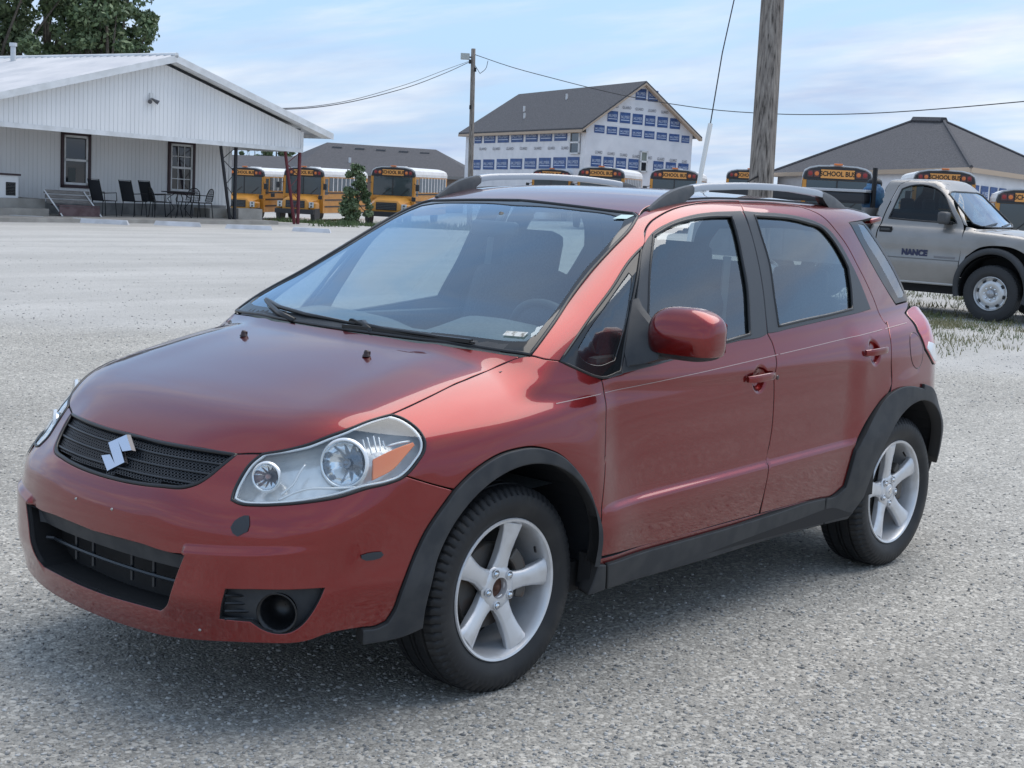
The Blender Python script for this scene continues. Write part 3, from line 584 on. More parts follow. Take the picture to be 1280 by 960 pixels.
# loose stones lying on the compacted surface
def stones(name, N, dmin, dmax, lw, smin, smax, seed, mat):
    rg = np.random.RandomState(seed)
    t = (1+5**.5)/2
    ic = np.array([(-1, t, 0), (1, t, 0), (-1, -t, 0), (1, -t, 0), (0, -1, t), (0, 1, t), (0, -1, -t), (0, 1, -t), (t, 0, -1), (t, 0, 1), (-t, 0, -1), (-t, 0, 1)])/1.9
    IF = np.array([(0, 11, 5), (0, 5, 1), (0, 1, 7), (0, 7, 10), (0, 10, 11), (1, 5, 9), (5, 11, 4), (11, 10, 2), (10, 7, 6), (7, 1, 8), (3, 9, 4), (3, 4, 2), (3, 2, 6), (3, 6, 8), (3, 8, 9), (4, 9, 5), (2, 4, 11), (6, 2, 10), (8, 6, 7), (9, 8, 1)])
    d = 1/(rg.uniform(1/dmax, 1/dmin, N)); la = rg.uniform(-lw, lw, N)*d
    x = CP[0]+FH[0]*d+RH[0]*la; y = CP[1]+FH[1]*d+RH[1]*la
    s = smin+(smax-smin)*rg.rand(N)**3
    z = zg(x, y)+hnoise(x, y)*.5*sst(.5, 3, np.hypot(x-CP[0], y-CP[1]))-.003
    sh = ic[None]*(1+rg.uniform(-.28, .28, (N, 12, 1)))*(s[:, None, None])*np.stack([rg.uniform(.7, 1.25, N), rg.uniform(.7, 1.25, N), rg.uniform(.4, .75, N)], 1)[:, None]
    a = rg.uniform(0, 2*PI, N); c, sn = np.cos(a)[:, None], np.sin(a)[:, None]
    X = sh[..., 0]*c-sh[..., 1]*sn+x[:, None]; Y = sh[..., 0]*sn+sh[..., 1]*c+y[:, None]; Z = sh[..., 2]+z[:, None]+s[:, None]*.18
    V = np.stack([X, Y, Z], -1).reshape(-1, 3); F = (IF[None]+12*np.arange(N)[:, None, None]).reshape(-1, 3)
    me = bpy.data.meshes.new(name); me.vertices.add(len(V)); me.vertices.foreach_set('co', V.ravel())
    me.loops.add(F.size); me.loops.foreach_set('vertex_index', F.ravel().astype(np.int32)); me.polygons.add(len(F)); me.polygons.foreach_set('loop_start', np.arange(0, F.size, 3, dtype=np.int32)); me.polygons.foreach_set('loop_total', np.full(len(F), 3, dtype=np.int32))
    me.update(); me.validate(); me.materials.append(mat); o = link(name, me); tag(o, kind='stuff'); return o
SM = mkmat('loose_stone', (.3, .3, .3), .85)
n, l = SM.node_tree.nodes, SM.node_tree.links; g_ = n.new('ShaderNodeNewGeometry')
r = n.new('ShaderNodeValToRGB'); e = r.color_ramp.elements; e[0].color = (.16, .158, .153, 1); e[1].color = (.54, .53, .505, 1); e.new(.6).color = (.36, .355, .34, 1)
l.new(g_.outputs['Random Per Island'], r.inputs[0]); l.new(r.outputs[0], bsdf(SM).inputs['Base Color'])
stones('loose_gravel', 42000, 2.9, 16, .40, .0025, .0085, 3, SM)
stones('scattered_stones', 7000, 12, 30, .40, .004, .011, 4, SM)
# ------------------------------------------------------------------ grass and weeds
GRS = vary(mkmat('dry_green_grass', (.09, .12, .045), .8), (.24, .22, .12), 1.5)
GRS2 = vary(mkmat('weed_green', (.045, .085, .03), .8), (.10, .14, .05), 1.2)
def blades(name, N, cen, ext, hmin, hmax, mat, seed, w=.006, clump=.0):
    rg = np.random.RandomState(seed)
    c = np.array(cen)[None]*np.ones((N, 1)); p = np.stack([rg.normal(0, ext[0], N), rg.normal(0, ext[1], N)], 1)
    if clump:
        k = max(4, N//45); cc = np.stack([rg.normal(0, ext[0], k), rg.normal(0, ext[1], k)], 1); p = cc[rg.randint(0, k, N)]+rg.normal(0, clump, (N, 2))
    d = c[:, 0]+p[:, 0]; la = c[:, 1]+p[:, 1]
    x = CP[0]+FH[0]*d+RH[0]*la; y = CP[1]+FH[1]*d+RH[1]*la; z = zg(x, y)-.004
    h = rg.uniform(hmin, hmax, N); a = rg.uniform(0, 2*PI, N); le = rg.uniform(.1, .8, N)*h; b_ = rg.uniform(0, 2*PI, N)
    ww = w*(1+h*2)
    V = np.stack([np.stack([x-ww*np.cos(a), y-ww*np.sin(a), z], 1), np.stack([x+ww*np.cos(a), y+ww*np.sin(a), z], 1), np.stack([x+le*np.cos(b_), y+le*np.sin(b_), z+h], 1)], 1).reshape(-1, 3)
    o = mesh(name, V, np.arange(3*N).reshape(-1, 3), mat); return tag(o, kind='stuff')
blades('grass', 5200, (19.5, 5.4), (1.5, 1.1), .02, .085, GRS, 1, .006, .16)
blades('grass', 4000, (23.5, 7.5), (1.3, 2.6), .02, .12, GRS, 2, .007, .25)
blades('weeds', 1500, (47.5, -6.2), (1.3, 1.5), .05, .20, GRS2, 3, .014, .22)
blades('weeds', 4000, (66, -6.5), (6, 2.2), .10, .42, GRS2, 4, .03, .5)
# ------------------------------------------------------------------ white building with porch
def pxof(P):
    d = np.array(P)-CP; z = d@_f; return 640+CF*(d@_r)/z, 480-CF*(d@_u)/z
SID = vary(mkmat('white_painted_siding', (.82, .82, .82), .6), (.74, .742, .745), 1.3, .35, .7, bump=.05, bscale=60, stretch=(1, 1, .12))
TRIMW = vary(mkmat('white_trim', (.72, .73, .74), .5), (.62, .63, .63), 3)
MET = vary(mkmat('pale_metal_roof', (.36, .39, .44), .45, .2), (.46, .48, .52), .9, .35, .65)
MAR = mkmat('dark_maroon_trim', (.035, .014, .020), .5)
WG = mkmat('dark_window_glass', (.012, .018, .026), .04, spec=.8)
CON = vary(mkmat('weathered_concrete', (.27, .255, .23), .9), (.38, .36, .33), 2.2, .35, .65, bump=.2, bscale=40)
CURB = vary(mkmat('white_painted_curb', (.62, .63, .66), .8), (.44, .44, .45), 2.5, .4, .7, bump=.1, bscale=30)
BLM = mkmat('black_wrought_iron', (.010, .011, .013), .5, .3)
pA = at(0, 157, 36.5); pB = at(378, 190, 44.5)
U = unit(pB-pA); Vn = unit(np.array([-U[1], U[0], 0])); Vn = Vn if Vn@FH > 0 else -Vn
Wz = np.array([0, 0, 1.0]); L_AB = np.linalg.norm(pB-pA)
bld = empty('white_building'); tag(bld, 'long low white building with a gabled metal roof, ribbed siding and an open porch', 'building')
BASEZ = -.02
def W(u, v, h):                          # u along the front, v back, h above the fascia bottom line
    return pA+U*u+Vn*v+Wz*h
def u_at(px, v=0.0, h=0.0):
    lo, hi = -30, 30
    for _ in range(50):
        m = (lo+hi)/2
        if pxof(W(m, v, h))[0] < px: lo = m
        else: hi = m
    return (lo+hi)/2
def h_at(px, py, v=0.0):
    u = u_at(px, v); lo, hi = -6, 8
    for _ in range(50):
        m = (lo+hi)/2
        if pxof(W(u, v, m))[1] > py: lo = m
        else: hi = m
    return u, (lo+hi)/2
uP, hP = h_at(205, 76); uR, hR = h_at(399, 171)        # ridge and right eave
uE = u_at(378)
half = uR-uP; uL = uP-half; slope = (hP-hR)/half
DEP = 24.0
def rake(u): return hP-slope*abs(u-uP)
# ribbed gable siding
def ribbed(name, u0, u1, v, hb, ht, mat, parent, pitch=.135, proud=.008, holes=()):
    m = MB(); k = int((u1-u0)/pitch)+1
    for i in range(k):
        a = u0+i*pitch; b = min(a+pitch-.018, u1)
        if b <= a: continue
        segs = [(hb(a), hb(b), ht(a), ht(b))]
        for (x0, x1, y0, y1) in holes:
            if b > x0 and a < x1: segs = [(hb(a), hb(b), y0, y0), (y1, y1, ht(a), ht(b))]
        for (b0, b1, t0, t1) in segs:
            q = [W(a, v, b0), W(b, v, b1), W(b, v, t1), W(a, v, t0)]; f = [p-Vn*proud for p in q]
            m.add(q+f, [(4, 5, 6, 7), (0, 4, 7, 3), (1, 2, 6, 5)])
    segs = [(u0, u1)]
    if not holes:
        us = np.linspace(u0, u1, 24); m.add([W(u, v+.001, hb(u)) for u in us]+[W(u, v+.001, ht(u)) for u in us], [(i, i+1, 24+i+1, 24+i) for i in range(23)])
    else:
        xs = sorted([u0, u1]+[h[0] for h in holes]+[h[1] for h in holes])
        for i in range(len(xs)-1):
            a, b = xs[i], xs[i+1]; hh = [h for h in holes if h[0] <= a+1e-6 and h[1] >= b-1e-6]
            parts = [(hb(a), ht(a))] if not hh else [(hb(a), hh[0][2]), (hh[0][3], ht(a))]
            for y0, y1 in parts: m.quad(W(a, v+.001, y0), W(b, v+.001, y0), W(b, v+.001, y1), W(a, v+.001, y1))
    o = m.build(name, mat, parent, recalc=False); return o
tag(ribbed('gable_siding', uL+.4, uE-.09, 0, lambda u: .02, lambda u: rake(u)-.10, SID, bld), kind='stuff')
# main wall under the porch: floor line from the photograph, windows let in
VW = 2.5
uWr = u_at(289, VW); gz_ = lambda u, v: (zg(*(W(u, v, 0)[:2]))-W(u, v, 0)[2])
def wallh(px, py): return h_at(px, py, VW)
w1a = wallh(76, 234); w1b = wallh(113, 167); w2a = wallh(210, 242); w2b = wallh(243.5, 178)
win = [(w1a[0], w1b[0], w1a[1], w1b[1]), (w2a[0], w2b[0], w2a[1], w2b[1])]
fl = lambda u: gz_(u, VW)-.3
tag(ribbed('wall_siding', uL+.4, uWr, VW, fl, lambda u: .45, SID, bld, holes=win), kind='stuff')
m = MB(); m.add([W(uWr, VW, -3.2), W(uWr, DEP, -3.2), W(uWr, DEP, .5), W(uWr, VW, .5)], [(0, 1, 2, 3)]); m.add([W(uL+.4, DEP, -3), W(uWr, DEP, -3), W(uWr, DEP, 1), W(uP, DEP, hP-.1), W(uL+.4, DEP, .6)], [(0, 1, 2, 3, 4)]); m.build('side_wall', SID, bld)
m = MB(); q0 = W(uWr-.10, VW-.03, -3.2); q1 = W(uWr+.03, VW+.1, .4); ctr = lambda u, v, h: W(u, v, h)
def ubox(m, u0, u1, v0, v1, h0, h1, mi=0):
    P = [W(u, v, h) for u in (u0, u1) for v in (v0, v1) for h in (h0, h1)]
    m.add(P, [(0, 1, 3, 2), (4, 6, 7, 5), (0, 4, 5, 1), (2, 3, 7, 6), (0, 2, 6, 4), (1, 5, 7, 3)], mi); return m
ubox(m, uWr-.10, uWr+.03, VW-.03, VW+.1, -3.0, .3) if False else None
m = MB(); ubox(m, uWr-.09, uWr+.02, VW-.025, VW+.08, fl(uWr), .2); m.build('corner_trim', TRIMW, bld)
# windows
for wi_, (a, b, y0, y1) in enumerate(win):
    f = MB()
    for (s0, s1, t0, t1) in ((a, a+.085, y0, y1), (b-.085, b, y0, y1), (a, b, y0, y0+.085), (a, b, y1-.085, y1)): ubox(f, s0, s1, VW-.05, VW+.04, t0, t1)
    wf_ = f.build('window', MAR, bld)
    f = MB(); a2, b2, c2_, d2 = a+.087, b-.087, y0+.087, y1-.087; mid = (c2_+d2)/2; fr = .06
    for (s0, s1, t0, t1) in ((a2, a2+fr, c2_, d2), (b2-fr, b2, c2_, d2), (a2, b2, c2_, c2_+fr), (a2, b2, d2-fr, d2), (a2, b2, mid-.03, mid+.03)): ubox(f, s0, s1, VW-.03, VW+.03, t0, t1)
    f.build('sash', TRIMW, wf_)
    for (t0, t1) in ((c2_+fr, mid-.03), (mid+.03, d2-fr)):
        f = MB(); ubox(f, a2+fr, b2-fr, VW+.005, VW+.02, t0, t1); f.build('pane', WG, wf_)
        if wi_ == 1:
            f = MB()
            for k in (1/3, 2/3): uu = a2+fr+(b2-a2-2*fr)*k; ubox(f, uu-.011, uu+.011, VW-.01, VW+.004, t0, t1)
            ubox(f, a2+fr, b2-fr, VW-.008, VW+.003, (t0+t1)/2-.011, (t0+t1)/2+.011); f.build('muntin', TRIMW, wf_)
    if wi_ == 0:
        f = MB(); ubox(f, a2+fr+.1, a2+fr+.34, VW-.0, VW+.004, c2_+fr+.02, c2_+fr+.40); f.build('blind', mkmat('dusty_curtain', (.10, .11, .11), .8), wf_)
# roof planes, with seams running down the slope
for s in (-1, 1):
    ue = uP+s*(half+.12); m = MB(); v0, v1 = -.45, DEP+.4
    he = rake(ue)+.12; hp = hP+.12
    m.add([W(uP, v0, hp), W(ue, v0, he), W(ue, v1, he), W(uP, v1, hp), W(uP, v0, hp-.03), W(ue, v0, he-.03), W(ue, v1, he-.03), W(uP, v1, hp-.03)], [(0, 1, 2, 3), (7, 6, 5, 4), (0, 4, 5, 1), (1, 5, 6, 2)])
    m.build('roof_panel', MET, bld)
    m = MB()
    for k, v in enumerate(np.arange(v0+.15, v1, .30)):
        m.add([W(uP, v-.04, hp+.001), W(ue, v-.04, he+.001), W(ue, v+.04, he+.001), W(uP, v+.04, hp+.001), W(uP, v, hp+.045), W(ue, v, he+.045)], [(0, 1, 5, 4), (4, 5, 2, 3), (1, 2, 5)])
    tag(m.build('roof_seam', MET, bld), kind='stuff')
    # rake trim and soffit
    m = MB(); P = []
    for u, h in ((uP, hp), (ue, he)):
        for dv_, dh in ((-.46, .02), (-.44, .02), (-.44, -.16), (-.46, -.16)): P.append(W(u, dv_, h+dh))
    m.add(P, [(0, 1, 5, 4), (1, 2, 6, 5), (2, 3, 7, 6), (3, 0, 4, 7), (0, 3, 2, 1), (4, 5, 6, 7)]); m.build('rake_trim', TRIMW, bld)
    m = MB(); m.quad(W(uP, -.44, hp-.13), W(ue, -.44, he-.13), W(ue, .0, he-.13), W(uP, .0, hp-.13)); m.build('soffit', TRIMW, bld)
    m = MB(); P = [W(ue, v, he+d) for v in (v0, v1) for d in (.02, -.14)]; m.add(P+[p-U*s*.03 for p in P], [(0, 1, 3, 2), (4, 6, 7, 5), (0, 2, 6, 4), (1, 5, 7, 3)]); m.build('eave_trim', TRIMW, bld)
m = MB(); m.tube([W(uP, -.46, hP+.14), W(uP, DEP+.4, hP+.14)], .07, 8); m.build('ridge_cap', TRIMW, bld)
# fascia band along the bottom of the gable, porch ceiling
m = MB(); ubox(m, uL, uE, -.03, .09, -.02, .10); m.build('fascia_board', TRIMW, bld)
m = MB(); ubox(m, uE-.10, uE, -.035, .05, .105, rake(uE)-.1); m.build('corner_board', TRIMW, bld)
PC = vary(mkmat('porch_ceiling', (.34, .35, .37), .8), (.28, .29, .31), 2)
m = MB(); ubox(m, uL, uE, .10, VW, .10, .14); ubox(m, uWr, uE, VW, DEP, .10, .14); m.build('porch_ceiling', PC, bld)
m = MB(); ubox(m, uE-.06, uE, .06, DEP, -.02, .10); ubox(m, uE-.03, uE-.01, .06, DEP, .10, rake(uE)); m.build('side_fascia', TRIMW, bld)
# porch slab and steps
sl = empty('porch_slab'); tag(sl, 'low weathered concrete porch slab under the white building', 'porch')
pm = MB(); 
def gbox(m, u0, u1, v0, v1, z0, z1):      # heights measured from the ground
    P = []
    for u in (u0, u1):
        for v in (v0, v1):
            q = W(u, v, 0); g = float(zg(q[0], q[1])); P += [np.array([q[0], q[1], g+z0]), np.array([q[0], q[1], g+z1])]
    m.add(P, [(0, 1, 3, 2), (4, 6, 7, 5), (0, 4, 5, 1), (2, 3, 7, 6), (0, 2, 6, 4), (1, 5, 7, 3)]); return m
uS = u_at(328, .4)
gbox(pm, uL, uS, -.35, VW+.02, -.1, .10); pm.build('slab', CON, sl)
m = MB(); gbox(m, u_at(-60, VW-1.1), u_at(57, VW-1.1), VW-1.1, VW-.03, .10, .52); m.build('step', CON, sl)
m = MB(); gbox(m, u_at(-60, VW-1.5), u_at(62, VW-1.5), VW-1.5, VW-1.1, .10, .28); m.build('step', CON, sl)
m = MB(); gbox(m, u_at(57, VW-.3), u_at(289, VW-.3), VW-.14, VW-.03, .10, .42); m.build('foundation', vary(mkmat('grey_block', (.17, .17, .17), .9), (.24, .24, .235), 3), sl)
for (x0, x1, v0, v1, h) in ((264, 289, 1.2, 1.9, .36), (300, 330, .5, 1.0, .40)):
    m = MB(); gbox(m, u_at(x0, v0), u_at(x1, v0), v0, v1, .02, h); o = m.build('concrete_block', CON); tag(o, 'grey concrete block %s' % ('against the end of the white wall behind the black post' if x0 < 290 else 'standing right of the black post in front of the first bus'), 'block', 'concrete blocks at the porch end')
# wheel stops along the front
for i, (x0, y0, x1, y1) in enumerate(((-30, 272, 56, 276), (89, 277.5, 161, 281), (192, 281, 252, 283.5), (281, 285.5, 341, 288), (365, 289, 414, 291.5))):
    a = gnd(x0, y0); b_ = gnd(x1, y1); d = unit(b_-a); nn_ = np.array([-d[1], d[0], 0]); m = MB(); P = []
    for q, e in ((a, 1), (b_, -1)):
        for o_, z in ((-.09, 0.0), (-.055, .12), (.055, .12), (.09, 0.0)): P.append(q+nn_*o_+Wz*(z-.01)+d*e*(.05 if z > .1 else 0))
    m.add(P, [(0, 1, 2, 3), (7, 6, 5, 4), (0, 4, 5, 1), (1, 5, 6, 2), (2, 6, 7, 3), (0, 3, 7, 4)]); o = m.build('parking_curb', CURB)
    tag(o, ['white concrete wheel stop at the far left before the steps', 'white concrete wheel stop in front of the leaning bench', 'white concrete wheel stop in front of the patio table', 'white concrete wheel stop in front of the black post', 'white concrete wheel stop right of the red posts, nearest the red car'][i], 'wheel stop', 'wheel stops along the porch')
# posts: tapered steel truss columns
def truss(name, x_top0, x_bot0, x1, mat, v, label, h0=-.02):
    r = empty(name); tag(r, label, 'post', 'porch posts')
    uu1 = u_at(x1, v, -1); g = gz_(uu1, v)
    ut = u_at(x_top0, v, 0); ub = u_at(x_bot0, v, -1.9)
    m = MB(); m.tube([W(uu1, v, h0), W(uu1, v, g)], .052, 6); m.build('post_tube', mat, r)
    m = MB(); m.tube([W(ut, v, h0), W(ub, v, g)], .045, 6); m.build('brace_tube', mat, r)
    for k in range(6):
        t0, t1 = k/6, (k+1)/6; p = W(uu1, v, h0+(g-h0)*t0); q = W(ut+(ub-ut)*t1, v, h0+(g-h0)*t1); p, q = (p, q) if k % 2 == 0 else (W(uu1, v, h0+(g-h0)*t1), W(ut+(ub-ut)*t0, v, h0+(g-h0)*t0))
        m = MB(); m.tube([p, q], .012, 4); m.build('lacing_bar', mat, r)
    return r
RED = mkmat('dull_red_paint', (.13, .018, .026), .55)
truss('porch_post', 276, 288, 294, mkmat('near_black_paint', (.012, .013, .018), .5), .35, 'black steel truss post of the porch beside the end of the white wall')
truss('porch_post', 356.5, 368, 373.5, RED, .10, 'dark red steel truss post at the right corner of the porch')
# small fittings
r = empty('security_light'); tag(r, 'small white security light with two lamps on the gable', 'light')
u_, h_ = h_at(187, 123); m = MB(); ubox(m, u_-.05, u_+.05, -.06, -.012, h_-.05, h_+.14); m.build('mount', TRIMW, r)
for du in (-.08, .10): m = MB(); p = W(u_+du, -.10, h_-.06); m.tube([W(u_, -.05, h_), p, p+U*du*.6-Wz*.04-Vn*.05], [.02, .045, .06], 8); m.build('lamp_head', mkmat('lamp_glass', (.10, .10, .11), .3), r)
u_, h_ = h_at(16, 86, 6.0); r = empty('vent_pipe'); tag(r, 'white vent pipe with a cap on the metal roof', 'pipe'); p = W(u_, 6.0, h_-.3)
m = MB(); m.tube([p, p+Wz*.95], .075, 10); m.build('pipe', TRIMW, r); m = MB(); m.tube([p+Wz*.93, p+Wz*1.03], .11, 10); m.build('cap', TRIMW, r)
r = empty('louvred_cabinet'); tag(r, 'white cabinet with a louvred door and dark lid at the far left on the steps', 'cabinet')
v = VW-.9; ua, ub = u_at(-30, v), u_at(23, v); hb = gz_(ua, v)+.52; ht = h_at(10, 219, v)[1]
m = MB(); ubox(m, ua, ub, v, v+.6, hb, ht); m.build('carcass', SID, r); m = MB(); ubox(m, ua-.03, ub+.05, v-.05, v+.62, ht, ht+.05); m.build('lid', MAR, r)
uc, ud = u_at(7.5, v), u_at(19.5, v)
for k in range(9): m = MB(); hh = hb+.08+k*(ht-hb-.25)/9; ubox(m, uc, ud, v-.012, v-.002, hh, hh+.035); m.build('louvre', BLM, r)
# leaning weathered bench
WOOD = vary(mkmat('grey_weathered_wood', (.16, .15, .145), .85), (.24, .225, .21), 6, stretch=(1, 1, 6))
WRED = vary(mkmat('faded_maroon_wood', (.085, .05, .055), .85), (.13, .09, .095), 5)
r = empty('bench'); tag(r, 'weathered wooden bench with a slatted back and pale side straps on the porch', 'bench')
v = VW-1.5; ua, ub = u_at(64, v), u_at(121, v); g = gz_(ua, v)+.10
for k, (h, dv_, mt) in enumerate(((.62, .28, WOOD), (.50, .22, WOOD), (.38, .16, WOOD))): m = MB(); ubox(m, ua, ub, v+dv_, v+dv_+.03, g+h-.05, g+h+.05); m.build('back_slat', mt, r)
for k in range(3): m = MB(); ubox(m, ua+.1, ub-.05, v-.25+k*.13, v-.14+k*.13, g+.27, g+.30); m.build('seat_slat', WRED, r)
m = MB(); ubox(m, ua+.1, ub-.05, v-.24, v-.22, g+.02, g+.26); m.build('apron', WRED, r)
for uu in (ua+.16, ub-.02): m = MB(); m.tube([W(uu, v-.30, g+.0), W(uu-.16, v+.30, g+.66)], .022, 4); m.build('leg', TRIMW, r)
# patio chairs and table
def patio_chair(round_back):
    r = empty('patio_chair'); n = 9
    if round_back:
        for k in range(9):
            t = -PI/2+PI*k/8; y = .22*math.sin(t)
        arc = [(-.22, .22*math.sin(t)*1.0, .42+.40*math.cos(t)**.6 if abs(t) < 1.56 else .42) for t in np.linspace(-1.55, 1.55, 13)]
        m = MB(); m.tube([(-.20-(z-.42)*.25, y, z) for x, y, z in arc], .013, 5); m.build('back_frame', BLM, r)
        m = MB()
        for y in np.linspace(-.18, .18, 9): zt = .42+.40*max(0, 1-(y/.23)**2)**.35; m.tube([(-.20, y, .42), (-.20-(zt-.42)*.25, y, zt)], .006, 4)
        for z in np.linspace(.48, .74, 5): m.tube([(-.20-(z-.42)*.25, -.19, z), (-.20-(z-.42)*.25, .19, z)], .005, 4)
        tag(m.build('back_mesh', BLM, r), kind='stuff')
    else:
        m = MB(); m.tube([(-.20, -.24, .40), (-.36, -.24, .98), (-.36, .24, .98), (-.20, .24, .40)], .014, 5); m.build('back_frame', BLM, r)
        m = MB(); m.add([(-.205, -.23, .42), (-.35, -.23, .96), (-.35, .23, .96), (-.205, .23, .42)], [(0, 1, 2, 3)]); m.build('back_sling', mkmat('dark_mesh_cloth', (.028, .032, .040), .8), r)
    m = MB(); m.box((.02, 0, .42), (.46, .46, .02)); m.build('seat', BLM, r)
    for s in (-1, 1):
        m = MB(); m.tube([(-.24, s*.25, .62), (.20, s*.26, .64), (.22, s*.26, .42)], .013, 5); m.build('armrest', BLM, r)
        for x in (-.20, .20): m = MB(); m.tube([(x, s*.22, .42), (x*1.2, s*.24, 0)], .012, 5); m.build('leg', BLM, r)
    return r
Ang = math.atan2(U[1], U[0])
def on_slab(px, v): q = W(u_at(px, v, -1.9), v, 0); return np.array([q[0], q[1], float(zg(q[0], q[1]))+.10])
hi = patio_chair(False); lo = patio_chair(True)
specs = [(hi, 130, 1.25, R(0), 'high backed black patio chair beside the wooden bench'), (hi, 168, 1.2, R(4), 'high backed black patio chair between the bench side and the table group'),
         (hi, 192, 1.55, R(0), 'black patio chair half hidden behind the round backed chair left of the table'), (lo, 200, 1.0, R(-20), 'round backed black patio chair left of the table'),
         (lo, 236, 1.6, R(200), 'round backed black patio chair behind the table'), (lo, 252, 1.1, R(165), 'round backed black patio chair right of the table')]
first = {id(hi): True, id(lo): True}
for src, px, v, dr, lab in specs:
    o = src if first[id(src)] else copy_tree(src); first[id(src)] = False
    o.location = tuple(on_slab(px, v)); o.rotation_euler = (0, 0, Ang+dr); tag(o, lab, 'chair', 'black patio chairs on the porch')
r = empty('patio_table', on_slab(224, 1.0)); tag(r, 'round black wrought iron patio table between the chairs', 'table'); r.rotation_euler = (0, 0, Ang)
m = MB(); m.lathe([(.001, .70), (.50, .70), (.51, .715), (.50, .72), (.001, .72)], 28, axis='z'); m.build('table_top', BLM, r)
for k in range(4):
    t = k*PI/2+.6; m = MB(); m.tube([(.10*math.cos(t), .10*math.sin(t), .70), (.34*math.cos(t), .34*math.sin(t), .52), (.14*math.cos(t), .14*math.sin(t), .26), (.36*math.cos(t), .36*math.sin(t), 0)], .013, 5); m.build('leg', BLM, r)

# ------------------------------------------------------------------ school buses
YEL = vary(mkmat('school_bus_yellow', (.60, .27, .035), .45, coat=.2), (.46, .20, .03), 3, .4, .8)
BKP = mkmat('bus_black', (.022, .024, .028), .5)
BGL = mkmat('bus_glass', (.055, .075, .085), .07, spec=.8)
BWH = vary(mkmat('bus_white_roof', (.78, .78, .78), .5), (.62, .61, .60), 2, .4, .8)
SGN = mkmat('amber_sign', (.74, .34, .09), .5)
LRD = mkmat('red_warning_lens', (.30, .028, .03), .25); LAM = mkmat('amber_warning_lens', (.70, .20, .05), .25)
MPK = mkmat('brown_light_box', (.10, .045, .045), .5)
def bus_section(hw, zt, zb, rr, n=9):
    P = [(-hw, zb), (-hw, zt-rr*1.2)]
    for t in np.linspace(PI, 0, n): P.append((hw*.0+math.copysign(abs(math.cos(t))**.62, math.cos(t))*hw, zt-rr+rr*math.sin(t)**.8))
    P += [(hw, zt-rr*1.2), (hw, zb)]; return P
def make_bus(kind=0):
    """front faces +x; origin on the ground below the windscreen"""
    r = empty('school_bus'); hw = 1.20; Lb = 8.6
    sec = bus_section(hw, 3.10, .55, .34); n = len(sec)
    def tubeX(name, x0, x1, S, mat, parent=r, cap=True):
        m = MB(); m.add([(x0, a, b) for a, b in S]+[(x1, a, b) for a, b in S], [(i, (i+1) % len(S), len(S)+(i+1) % len(S), len(S)+i) for i in range(len(S))]+([tuple(range(len(S))), tuple(range(2*len(S)-1, len(S)-1, -1))] if cap else [])); return m.build(name, mat, parent)
    tubeX('body', -Lb, -.02, [(a, min(b, 2.62)) if abs(a) > 1.19 else (a, min(b, 2.66)) for a, b in sec], YEL)
    rf = [(a, b) for a, b in bus_section(hw+.012, 3.12, 2.62, .36)]
    tubeX('roof', -Lb-.01, -.10, rf, BWH)
    # front cap
    m = MB(); S = bus_section(hw, 3.08, 2.60, .40); S2 = [(a*.97, b-.02) for a, b in S]; m.add([(-.10, a, b) for a, b in S]+[(.03, a, b) for a, b in S2], [(i, (i+1) % len(S), len(S)+(i+1) % len(S), len(S)+i) for i in range(len(S))]+[tuple(range(len(S), 2*len(S)))]); m.build('front_cap', BKP, r)
    m = MB(); m.box((.04, 0, 2.80), (.05, 1.16, .30)); o = m.build('sign_board', SGN, r)
    text('lettering', 'SCHOOL BUS', .235, mkmat('sign_black', (.01, .01, .01), .6), o, .004, frame((.068, 0, 2.80), (0, 1, 0), (0, 0, 1), (1, 0, 0)), .006, .86)
    for s in (-1, 1):
        for k, (yy, mt) in enumerate(((.72, LAM), (.94, LRD))):
            m = MB(); m.box((.035, s*yy, 2.80), (.04, .20, .24)); bx = m.build('warning_light', MPK, r)
            m = MB(); m.lathe([(.001, .07), (.06, .065), (.085, .05)], 14, axis='x', c=(.0, s*yy, 2.80)); m.build('lens', mt, bx)
    m = MB(); m.box((.0, 0, 2.08), (.05, 2.10, .98)); ws_ = m.build('windscreen', BGL, r)
    m = MB(); m.box((.03, 0, 2.08), (.02, .05, .98)); m.build('centre_bar', BKP, ws_)
    for y_ in (-.55, .45): m = MB(); m.tube([(.045, y_, 1.62), (.04, y_+.42, 1.98)], .014, 4); m.build('wiper', BKP, ws_)
    m = MB(); m.box((.0, 0, 3.14), (.16, .30, .06), bev=.02); m.build('marker_lamp', LAM, r)
    for s in (-1, 1): m = MB(); m.box((-.02, s*1.13, 2.0), (.07, .14, 1.25)); m.build('corner_post', YEL, r)
    m = MB(); m.box((.005, 0, 1.50), (.05, 2.2, .16)); m.build('scuttle', YEL, r)
    # bonnet: tapered, with wings
    def hs(x, w, zt): return [(x, -w, .75), (x, -w, zt-.22), (x, -w*.72, zt-.03), (x, -w*.3, zt), (x, w*.3, zt), (x, w*.72, zt-.03), (x, w, zt-.22), (x, w, .75)]
    m = MB(); A_ = hs(0, 1.0, 1.56)+hs(.7, .92, 1.46)+hs(1.25, .80, 1.34)+hs(1.32, .74, 1.24); m.add(A_, [(k*8+i, k*8+(i+1) % 8, (k+1)*8+(i+1) % 8, (k+1)*8+i) for k in range(3) for i in range(8)]+[tuple(range(24, 32))]); m.build('bonnet', YEL, r, autosm=.7)
    m = MB(); m.box((1.33, 0, 1.03), (.05, 1.12, .40), bev=.02); g = m.build('grille', BKP, r)
    for k in range(4): m = MB(); m.box((1.365, 0, .90+k*.085), (.02, 1.02, .022)); m.build('grille_bar', mkmat('grille_grey', (.10, .11, .12), .4), g)
